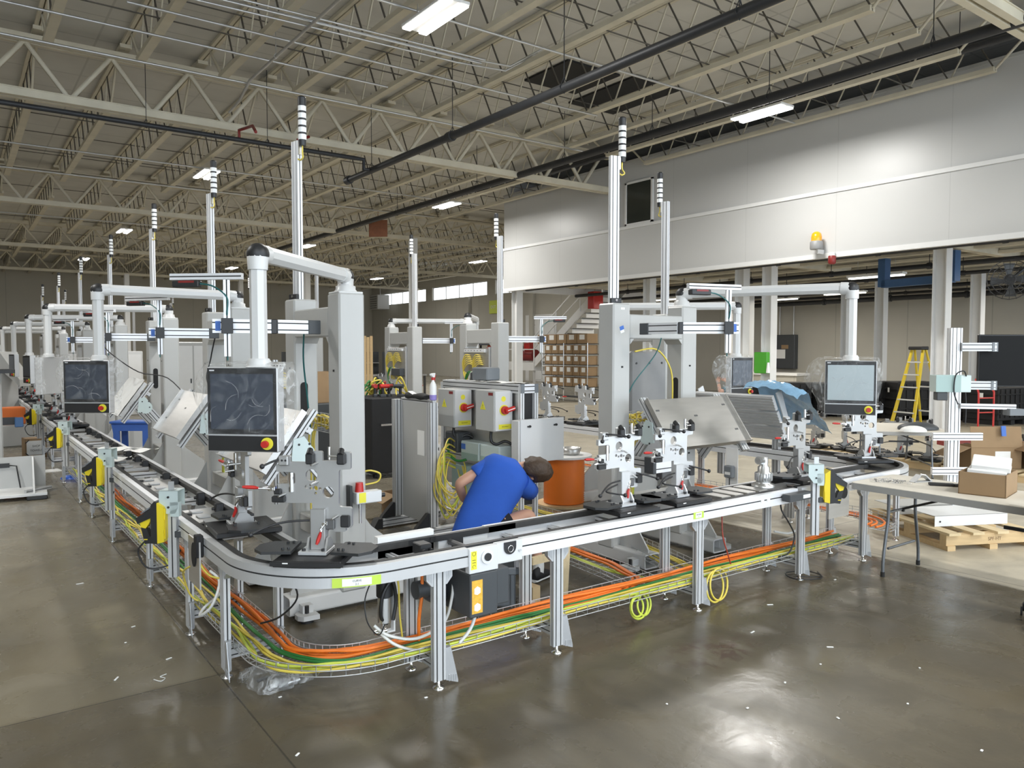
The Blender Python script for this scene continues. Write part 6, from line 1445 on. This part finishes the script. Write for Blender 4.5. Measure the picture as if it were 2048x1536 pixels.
for r_ in (.1, .2, .3, .38): b.tube([(r_ * math.cos(2 * PI * i / 20), -.12 + .05 * (r_ / .38) ** 2, r_ * math.sin(2 * PI * i / 20)) for i in range(20)], .008, 4, True)
for i in range(20): a = 2 * PI * i / 20; b.tube([(.05 * math.cos(a), -.12, .05 * math.sin(a)), (.38 * math.cos(a), -.07, .38 * math.sin(a)), (.38 * math.cos(a), .1, .38 * math.sin(a))], .006, 4)
b.put('cage', 'black', t); B().cyl((0, -.02, 0), (0, .2, 0), .1, n=14).put('motor', 'black', t)
for i in range(4):
    a = 2 * PI * i / 4; b = B(); b.add([(.06 * math.cos(a), 0, .06 * math.sin(a)), (.33 * math.cos(a - .25), .03, .33 * math.sin(a - .25)), (.34 * math.cos(a + .35), -.04, .34 * math.sin(a + .35)), (.08 * math.cos(a + .6), -.02, .08 * math.sin(a + .6))], [(0, 1, 2, 3)]); b.add([(.06 * math.cos(a), .006, .06 * math.sin(a)), (.33 * math.cos(a - .25), .036, .33 * math.sin(a - .25)), (.34 * math.cos(a + .35), -.034, .34 * math.sin(a + .35)), (.08 * math.cos(a + .6), -.014, .08 * math.sin(a + .6))], [(3, 2, 1, 0)]); b.put('blade', 'anthracite', t)
B().tube([(0, .1, 0), (.3, .3, .3), (.5, .3, .75)], .03, 8).put('arm', 'black', t)
# large opened carton on a pallet
t = thing('wood_pallet', 'low wooden pallet under the big opened carton', 'pallet', (14.1, 4.3, 0), 90)
for y in (0, .55, 1.1): B().box(0, y, .0, 1.55, y + .1, .10).put('stringer', 'wood', t)
for i in range(6): B().box(i * .28, -.02, .10, i * .28 + .15, 1.22, .125).put('deck_board', 'wood_pale', t)
t = carton((13.30, 5.35, .126), -36, .8, .5, .34, 'big opened cardboard carton with blue tape and a white label', m='cardboard'); 
b = B().at((0, -.25, .34), -8, 0, 0); b.box(-.4, -.008, 0, .4, 0, .33); b.put('front_flap', 'cardboard', t)
B().at((.08, -.26, .62), -8).box(-.035, -.03, -.1, .035, -.012, .06).put('tape', 'tape_blue', t)
o = B().box(-.02, -.254, .06, .22, -.25, .28).put('label_sheet', 'label_white', t); text('1', .09, o, (.04, -.256, .15), (R(90), R(-90), 0)); text('21', .09, o, (.15, -.256, .15), (R(90), R(-90), 0))
t = carton((13.75, 4.72, .126), -36, .5, .7, .4, 'opened carton with red contents at the right edge', m='cardboard_dark'); B().box(-.25, -.2, .05, .2, .2, .38).put('contents', 'red', t)
# long low timber skid with grey fixture parts behind the far curve
t = thing('timber_skid', 'long low timber skid behind the far curve loaded with grey fixtures', 'skid', (13.62, 5.95, 0), 90)
for y in (0, .5): B().box(0, y, 0, 3.2, y + .12, .12).put('runner', 'wood', t)
for i in range(11): B().box(i * .29, -.04, .12, i * .29 + .22, .68, .145).put('deck_board', 'wood_pale', t)
for i, (x, y, a) in enumerate(((13.15, 6.2, 20), (13.3, 6.75, -60), (13.15, 7.3, -20), (13.35, 7.8, 40), (13.15, 8.3, -80), (13.3, 8.85, 0))):
    o = copy_tree(fx1, (x, y, .146), a, 'spare grey fixture assembly standing on the timber skid', 'spare fixtures on the skid'); o.scale = (1.1, 1.1, 1.1)
# crates of black plastic along the far wall
kk = None
for i, (x, y, s_) in enumerate(((20.5, 13.9, 1.0), (21.4, 13.0, 1.0), (21.9, 12.0, 1.06), (22.2, 11.0, 1.08), (23.2, 10.3, 1.0), (22.8, 9.0, 1.0), (20.0, 14.8, .9), (24, 8.0, 1))):
    if kk is None:
        kk = thing('bulk_bin', 'black collapsible bulk bin under the mezzanine', 'bin', group='black bulk bins under the mezzanine')
        b = B(); b.box(-.6, -.5, .12, .6, .5, 1.0, .02)
        for a in range(6): b.box(-.55 + a * .2, -.53, .2, -.50 + a * .2, -.5, .95)
        for z in (.3, .55, .8): b.box(-.63, -.52, z, -.6, .52, z + .03); b.box(-.6, -.53, z, .6, -.5, z + .03)
        b.put('body', 'blackmatte', kk); b = B()
        for x_ in (-.5, 0, .5): b.box(x_ - .08, -.5, 0, x_ + .08, .5, .12)
        b.put('runner', 'blackmatte', kk); B().box(-.61 - .02, -.1, .72, -.631, .0, .84).put('tag', 'label_white', kk); o = kk
    else: o = copy_tree(kk)
    o.location = (x, y, 0); o.rotation_euler[2] = R(-36 + 12 * (i % 3)); o.scale = (1, 1, s_)
# electrical panel, dispenser, low counter on and before the right wall
t = thing('switchboard', 'black electrical panel with paper notices on the right wall', 'electrical panel', (X1 - .285, 20.3, 1.15)); B().box(0, -.55, 0, .28, .55, 1.5, .02).put('body', 'anthracite', t)
B().box(-.006, -.1, .45, 0, .35, .85).put('notice', 'label_white', t); B().box(-.006, -.25, .88, 0, .1, 1.05).put('notice', 'cardboard', t)
for y in (-.4, .3): B().cyl((.14, y, 1.5), (.14, y, 3.4), .025, n=6).put('conduit', 'conduit', t)
t = thing('first_aid_box', 'green box with hand sanitiser fixed to a white column', 'dispenser', (17.73, 12.9, 1.35)); B().box(-.02, -.3, 0, .12, .12, .58, .02).put('box', 'green_box', t); B().cyl((-.04, -.36, .02), (-.04, -.36, .3), .06, .03, 10).put('bottle', 'lens', t)
t = thing('low_counter', 'cream low counter standing against the far wall', 'counter', (27.5, 19.2, 0)); B().box(-.4, -1.3, 0, .4, 1.3, .95).put('body', 'wallcream', t); B().box(-.45, -1.35, .95, .45, 1.35, 1.05).put('top', 'whitepaint', t)
# beacons on the mezzanine edge
t = thing('beacon_lamp', 'amber rotating beacon on the mezzanine edge', 'beacon', (MX - .22, 10.1, 4.28)); B().lathe([(.13, 0), (.14, .02), (.14, .17), (.12, .19)], 18).put('base', 'midgrey', t); b = B(); b.lathe([(.115, .19), (.12, .27), (.10, .36), (.05, .40), (.01, .41)], 18); b.put('dome', 'amber', t); b = B(); b.box(-.03, -.06, -.1, .22, -.02, .0); b.put('bracket', 'whitepaint', t)
t = thing('beacon_lamp', 'small red beacon hanging under the mezzanine edge', 'beacon', (MX - .15, 9.75, 3.92)); b = B(); b.lathe([(.06, 0), (.085, .03), (.085, .17), (.07, .19)], 14); b.put('dome', 'darkred', t); B().cyl((0, 0, .19), (0, 0, .26), .07, n=12).box(-.02, -.02, .24, .2, .02, .27).put('bracket', 'whitepaint', t)
# blue frame lift under the mezzanine
t = thing('lifting_gantry', 'dark blue steel gantry hung under the mezzanine', 'gantry', (18.6, 9.1, 3.55), -10); 
for y in (-.9, .9): B().box(-.1, y - .1, 0, .1, y + .1, .7).put('upright', 'bluesteel', t)
B().box(-.1, -.9, -.02, .1, .9, .16).put('beam', 'bluesteel', t)
# stairs up to the mezzanine
t = thing('staircase', 'grey steel staircase with handrail rising under the mezzanine end', 'staircase', (20.0, 0, 0))
for x in (0, 1.25): b = B(); b.prism([(25.75, 1.25), (25.75, 1.62), (21.6, 4.55), (21.6, 4.18)], x, x + .08, 'yz'); b.put('stringer', 'whitepaint', t)
for i in range(14): f = i / 14; B().box(.08, 25.5 - f * 3.9 - .16, 1.45 + f * 2.75, 1.25, 25.5 - f * 3.9 + .12, 1.49 + f * 2.75).put('tread', 'greypaint', t); 
for i in range(14): f = i / 14; B().box(.08, 25.5 - f * 3.9 - .16, 1.28 + f * 2.75, 1.25, 25.5 - f * 3.9 - .145, 1.47 + f * 2.75).put('riser', 'whitepaint', t)
b = B(); b.tube([(-.02, 25.75, 2.55), (-.02, 22.2, 5.0)], .03, 6); b.tube([(-.02, 25.75, 2.05), (-.02, 22.2, 4.5)], .025, 6)
for y, z in ((25.75, 1.45), (24.3, 2.45), (22.8, 3.5)): b.tube([(-.02, y, z), (-.02, y, z + 1.08)], .025, 6)
b.put('handrail', 'whitepaint', t)
t = thing('stair_landing', 'white landing platform with guard rail at the stair foot', 'platform', (20.0, 25.8, 0)); B().box(0, 0, 1.1, 1.4, 2.7, 1.45).put('deck', 'whitepaint', t)
for x in (.05, 1.3):
    for y in (.05, 2.6): B().box(x, y, 0, x + .08, y + .08, 1.1).put('leg', 'greypaint', t)
b = B()
for z in (2.0, 2.5): b.tube([(0, 0, z), (0, 2.7, z)], .025, 6)
for y in (0, 1.3, 2.7): b.tube([(0, y, 1.45), (0, y, 2.5)], .025, 6)
b.put('guard_rail', 'whitepaint', t)
t = thing('compressor', 'dark red compressor standing on the stair landing', 'compressor', (20.6, 26.9, 1.45)); B().cyl((-.1, -.6, .3), (-.1, .6, .3), .25, n=18).put('tank', 'darkred', t); B().box(-.25, -.3, .5, .1, .1, .85, .03).put('pump', 'red', t); B().cyl((-.32, .25, .62), (-.28, .25, .62), .2, n=18).put('flywheel', 'black', t)
B().box(-.0, 23.75, 4.1 - .75, .5, 24.1, 4.1 - .1, .02).put('fire_bucket', 'red', None, 'red box fixed at the top of the staircase', 'box', loc=(19.6, -2.15, .2))
# shelving with cartons
t = thing('shelf_rack', 'wire shelf rack full of labelled cartons beside the staircase', 'shelf rack', (19.3, 21.6, 0))
for x in (0, .6):
    for y in (0, 1.4, 2.75): B().cyl((x, y, 0), (x, y, 2.25), .02, n=6).put('post', 'chrome', t)
for z in (.15, .55, .97, 1.39, 1.81, 2.2): B().box(0, 0, z, .6, 2.75, z + .025).put('shelf', 'black', t)
cb = None
for k, z in enumerate((.575, .995, 1.415, 1.835, 2.225)):
    y = .05
    rnd = random.Random(k)
    while y < 2.5:
        w_ = .42 if k < 4 else .6
        if cb is None:
            cb = thing('carton', 'labelled brown carton on the wire shelf rack', 'cardboard box', group='cartons on the shelf rack'); B().box(.02, 0, 0, .56, .40, .34, .004).put('body', 'cardboard', cb); o = cb; B().box(.012, .1, .14, .02, .30, .31).put('label_sheet', 'label_white', cb)
        else: o = copy_tree(cb)
        o.location = (19.3, 21.6 + y, z); o.scale = (1, w_ / .42, 1 if k < 4 else 1.1); y += w_ + .01
# things around the far hall
t = thing('exit_sign', 'yellow green lit sign on the right wall', 'sign', (X1 - .051, 43.1, 4.9)); B().box(-.05, -.5, -.45, .05, .5, .45, .02).put('body', 'exit_green', t); text('EXIT', .3, t, (-.055, 0, 0), (R(90), 0, R(-90)), 'label_white')
t = thing('unit_heater', 'grey unit heater hung high by the far windows', 'heater', (28.8, 58.0, 5.3)); B().box(-.6, -.7, 0, .5, .7, 1.2, .05).put('body', 'greypaint', t); b = B()
for i in range(6): b.box(-.63, -.6, .1 + i * .18, -.6, .6, .16 + i * .18)
b.put('louvre', 'darksteel', t); B().cyl((0, 0, 1.2), (0, 0, 2.73), .03, n=6).put('hanger', 'conduit', t)
t = struct('door_1', B().box(X1 - .06, 36.5, 0, X1, 39.5, 4.2), 'whitepaint'); 
for i in range(7): B().box(X1 - .09, 36.55, .1 + i * .58, X1 - .06, 39.45, .62 + i * .58).put('panel', 'whitepaint', t)
t = struct('door_2', B().box(X1 - .06, 45.0, 0, X1, 46.2, 2.3), 'greypaint'); B().box(X1 - .1, 45.9, 1.0, X1 - .06, 46.0, 1.1).put('door_handle', 'chrome', t)
for i, (x, y) in enumerate(((14.2, 30.5), (15.8, 29.5), (12.5, 33))):
    t = thing('workbench', 'distant grey workbench with shelves in the far hall', 'workbench', (x, y, 0), 20 * i, 'distant workbenches')
    B().box(-1, -.4, .85, 1, .4, .92).put('top', 'greypaint', t)
    for sx in (-.9, .9):
        for sy in (-.35, .35): B().box(sx - .04, sy - .04, 0, sx + .04, sy + .04, .85).put('leg', 'darksteel', t)
    B().box(-1, .3, .92, 1, .38, 1.9).put('back_board', 'anthracite', t); B().box(-.9, .05, 1.4, .9, .3, 1.43).put('shelf', 'greypaint', t)
t = thing('shelf_unit', 'black shelf unit of hoses and tools behind the middle portals', 'shelf', (9.8, 13.8, 0), 54)
for x in (0, 1.6):
    for y in (0, .5): B().box(x, y, 0, x + .05, y + .05, 2.1).put('post', 'black', t)
for z in (.3, .8, 1.3, 1.75, 2.1): B().box(0, 0, z, 1.65, .55, z + .03).put('shelf', 'black', t)
rnd = random.Random(77)
for i in range(16):
    z = (.33, .83, 1.33, 1.78)[i % 4]; x = .1 + .37 * (i // 4); w_ = .14 + .15 * rnd.random(); h = .15 + .18 * rnd.random(); m = ['red', 'label_white', 'bluepaint', 'orange_plastic', 'greyplastic', 'darkred', 'whitepaint', 'steel'][rnd.randrange(8)]
    b = B(); b.box(0, 0, 0, w_, .22, h, .01); b.box(w_ * .2, .02, h, w_ * .8, .2, h + .03, .01); o = b.put('supply_box', m, None, 'small coloured supply box on the black shelf unit', 'box', 'supply boxes on the black shelf'); p = Matrix.Translation((9.8, 13.8, 0)) @ Matrix.Rotation(R(54), 4, 'Z') @ Vector((x, .12, z)); o.location = p; o.rotation_euler[2] = R(54)
t = thing('timber_stack', 'upright stack of brown timber slats against the far workbench', 'timber', (13.4, 28.6, 0), -36)
for i in range(6): B().box(-.35 + i * .13, 0, 0, -.24 + i * .13, .04, 2.5 + .05 * (i % 2)).put('plank', 'wood', t)
carton((5.4, 13.2, 1.05), 10, .5, .4, .55, 'tall cardboard box standing behind the nearest left portal', flaps=True); B().box(5.0, 12.8, 0, 5.8, 13.6, 1.05, .02).put('storage_cabinet', 'anthracite', None, 'low dark cabinet under the tall cardboard box', 'cabinet')
# ---------------------------------------------------------------- left side
t = thing('base_casting', 'unfinished white machine base plate with triangular side lying on the left floor', 'machine base', (.98, 11.95, 0), -3)
b = B(); b.box(-1.3, -.05, .05, .0, .65, .09, .004); b.put('plate', 'whitepaint', t)
b = B(); b.box(-1.3, .55, .09, .0, .57, .52); b.put('back_plate', 'greypaint', t)
b = B(); b.prism([(-.05, .09), (.55, .09), (.55, .52), (.42, .52)], -.16, -.14, 'yz', [circ(.38, .26, .035, 10)]); b.put('side_plate', 'whitepaint', t)
b = B(); b.box(-.55, .53, .38, -.42, .55, .44); b.tube([(-.42, .53, .41), (-.34, .50, .40), (-.30, .45, .10)], .01, 6); b.put('latch', 'black', t)
for x in (-1.1, -.12): B().box(x - .12, -.08, 0, x + .12, .6, .05, .01).put('skid', 'black', t)
B().prof((-.25, -.02, .11), (.05, .25, .11), .045, .045).put('profile', 'alu', t)
t = thing('machine_pillar', 'pale grey machine pillar cut by the left edge with a blue bracket', 'pillar', (.20, 14.9, 0)); B().box(-.5, -.15, 0, .42, .3, 1.62, .02).put('body', 'greypaint', t); B().box(.42, -.12, .78, .62, -.07, .9).put('bracket', 'black', t); B().box(.58, -.2, .74, .70, -.15, .90, .01).put('blue_box', 'bluesteel', t); B().box(-.3, -.3, 1.62, .6, .2, 1.68).put('shelf', 'black', t)
t = thing('parts_bin', 'orange plastic parts bin behind the left pillar', 'bin', (.92, 19.0, .0), 10); B().box(-.2, -.2, .45, .25, .2, .80, .02).put('body', 'orange_plastic', t); B().box(-.3, -.3, 0, .35, .3, .45, .02).put('stand', 'greypaint', t)
t = carton((1.18, 16.7, 0), 6, .34, .34, .36, 'closed brown carton with a shop towels sign on the left floor', flaps=False); o = B().box(-.15, -.177, .06, .15, -.17, .32).put('sign', 'label_white', t); text('SHOP', .05, o, (0, -.1785, .22), (R(90), 0, 0)); text('TOWELS', .05, o, (0, -.1785, .14), (R(90), 0, 0)); B().box(-.168, -.168, .352, .168, .168, .36).put('lid', 'cardboard', t)
b = B()
for x, z in ((-.14, .31), (.14, .31), (-.14, .07), (.14, .07)): b.at((x, -.1785, z), 0, 45 if x * (z - .19) > 0 else -45); b.box(-.04, -.001, -.008, .04, .001, .008)
b.put('tape', 'black', t)
t = thing('step_stool', 'blue plastic step stool with arched sides beside the left run', 'stool', (2.42, 13.95, 0), -36)
w_ = .29; b = B(); b.box(-w_ - .05, -.18, .78, w_ + .05, .18, .82, .01); b.put('seat', 'bluepaint', t)
b = B(); b.prism([(-w_ - .03, .78), (-w_ + .0, .62), (-w_ + .0, 0), (-w_ + .10, 0), (-w_ + .10, .66), (w_ - .10, .66), (w_ - .10, 0), (w_, 0), (w_, .62), (w_ + .03, .78)][::-1], -.15, -.12); b.put('side_panel', 'bluepaint', t)
b = B(); b.prism([(-w_ - .03, .78), (-w_ + .0, .62), (-w_ + .0, 0), (-w_ + .10, 0), (-w_ + .10, .66), (w_ - .10, .66), (w_ - .10, 0), (w_, 0), (w_, .62), (w_ + .03, .78)][::-1], .12, .15); b.put('side_panel', 'bluepaint', t)
for i, (x, y, r_, l) in enumerate(((1.55, 9.85, -50, .42), (1.37, 8.95, -20, .25), (1.72, 9.55, -35, .3))):
    b = B(); vs = [(-l / 2 + l * a / 8, -.13 + .26 * k / 5, .01 + .05 * (a / 8 - .4) ** 2 + .012 * math.sin(a * .9 + k)) for a in range(9) for k in range(6)]; b.add(vs, [(a * 6 + k, a * 6 + 6 + k, a * 6 + 7 + k, a * 6 + k + 1) for a in range(8) for k in range(5)], True)
    b.put('paper', 'paper', None, 'curled white paper sheet lying across the left run', 'paper', 'papers on the left run', loc=(x, y, .835), rz=r_)
b = B(); b.box(-.25, -.15, 0, .25, .15, .008); b.put('flat_cardboard', 'paper', None, 'flat white paper on the floor beside the shop towels carton', 'paper', loc=(1.15, 14.6, 0), rz=12)
b = B(); b.sph((0, 0, 0), .2, 14, 6, 0, 1, (1.3, .8, .35)); b.put('blue_bag', 'bluebag', None, 'crumpled blue plastic on the floor under the left run', 'plastic bag', loc=(1.55, 13.6, 0))
b = B(); b.sph((0, 0, .15), .3, 14, 8, -.5, 1, (1, .8, 1.2)); b.put('blue_bag', 'bluebag', None, 'bright blue plastic bag lying on a distant machine cabinet', 'plastic bag', loc=(3.2, 23.5, 1.7))
# distant machines at the far left: press column with film, second robot-like column
for i, (x, y) in enumerate(((.75, 21.5), (.35, 26.5), (-.4, 32))):
    t = thing('press_column', 'distant grey press column at the far end of the left run', 'machine', (x, y, 0), -36, 'distant press columns')
    B().box(-.35, -.3, 0, .35, .4, 1.5, .05).put('body', 'greypaint', t); b = B(); b.prism([(-.3, 1.5), (.35, 1.5), (.75, 1.15), (.75, 1.3), (.3, 1.95), (-.3, 1.95)], -.22, .22); b.put('head', 'greypaint', t); b = B(); b.lathe([(.16, 1.95), (.16, 2.1), (.1, 2.15), (.1, 2.4)], 14); b.put('cap', 'armpaint', t); b = B()
    for z in (.8, 1.1, 1.4): b.cyl((.0, -.3, z), (.0, -.31, z), .03, n=8)
    b.put('bolt', 'darksteel', t)
for i, (x, y) in enumerate(((3.2, 23.5), (4.2, 26), (5.2, 22), (6.0, 28), (3.4, 31), (.0, 30))):
    t = thing('machine_cabinet', 'distant light grey machine cabinet in the far hall', 'cabinet', (x, y, 0), 0, 'distant machine cabinets'); h = 1.7 + .25 * (i % 3); B().box(-.5, -.4, 0, .5, .4, h, .02).put('body', 'armpaint' if i % 2 else 'greypaint', t); B().box(-.45, -.41, .15, -.02, -.4, h - .1).put('door', 'whitepaint', t); B().box(.02, -.41, .15, .45, -.4, h - .1).put('door', 'whitepaint', t); B().box(-.08, -.43, h * .5, -.05, -.41, h * .5 + .12).put('handle', 'black', t)
for i, (x, y, gl) in enumerate(((.1, 33.0, 1), (.9, 35.0, 0), (5.9, 33.8, 1), (6.9, 31.9, 0), (3.3, 32.1, 0))):
    q = light_pole('distant light pole far down the hall', base=0.0, group='distant light poles'); q.location = (x, y, 0); q.rotation_euler[2] = R(10 * i)
    if gl: b = B(); b.sph((.085, 0, 4.2), .07, 10, 6); b.put('lit_dome', 'red_glow', q)
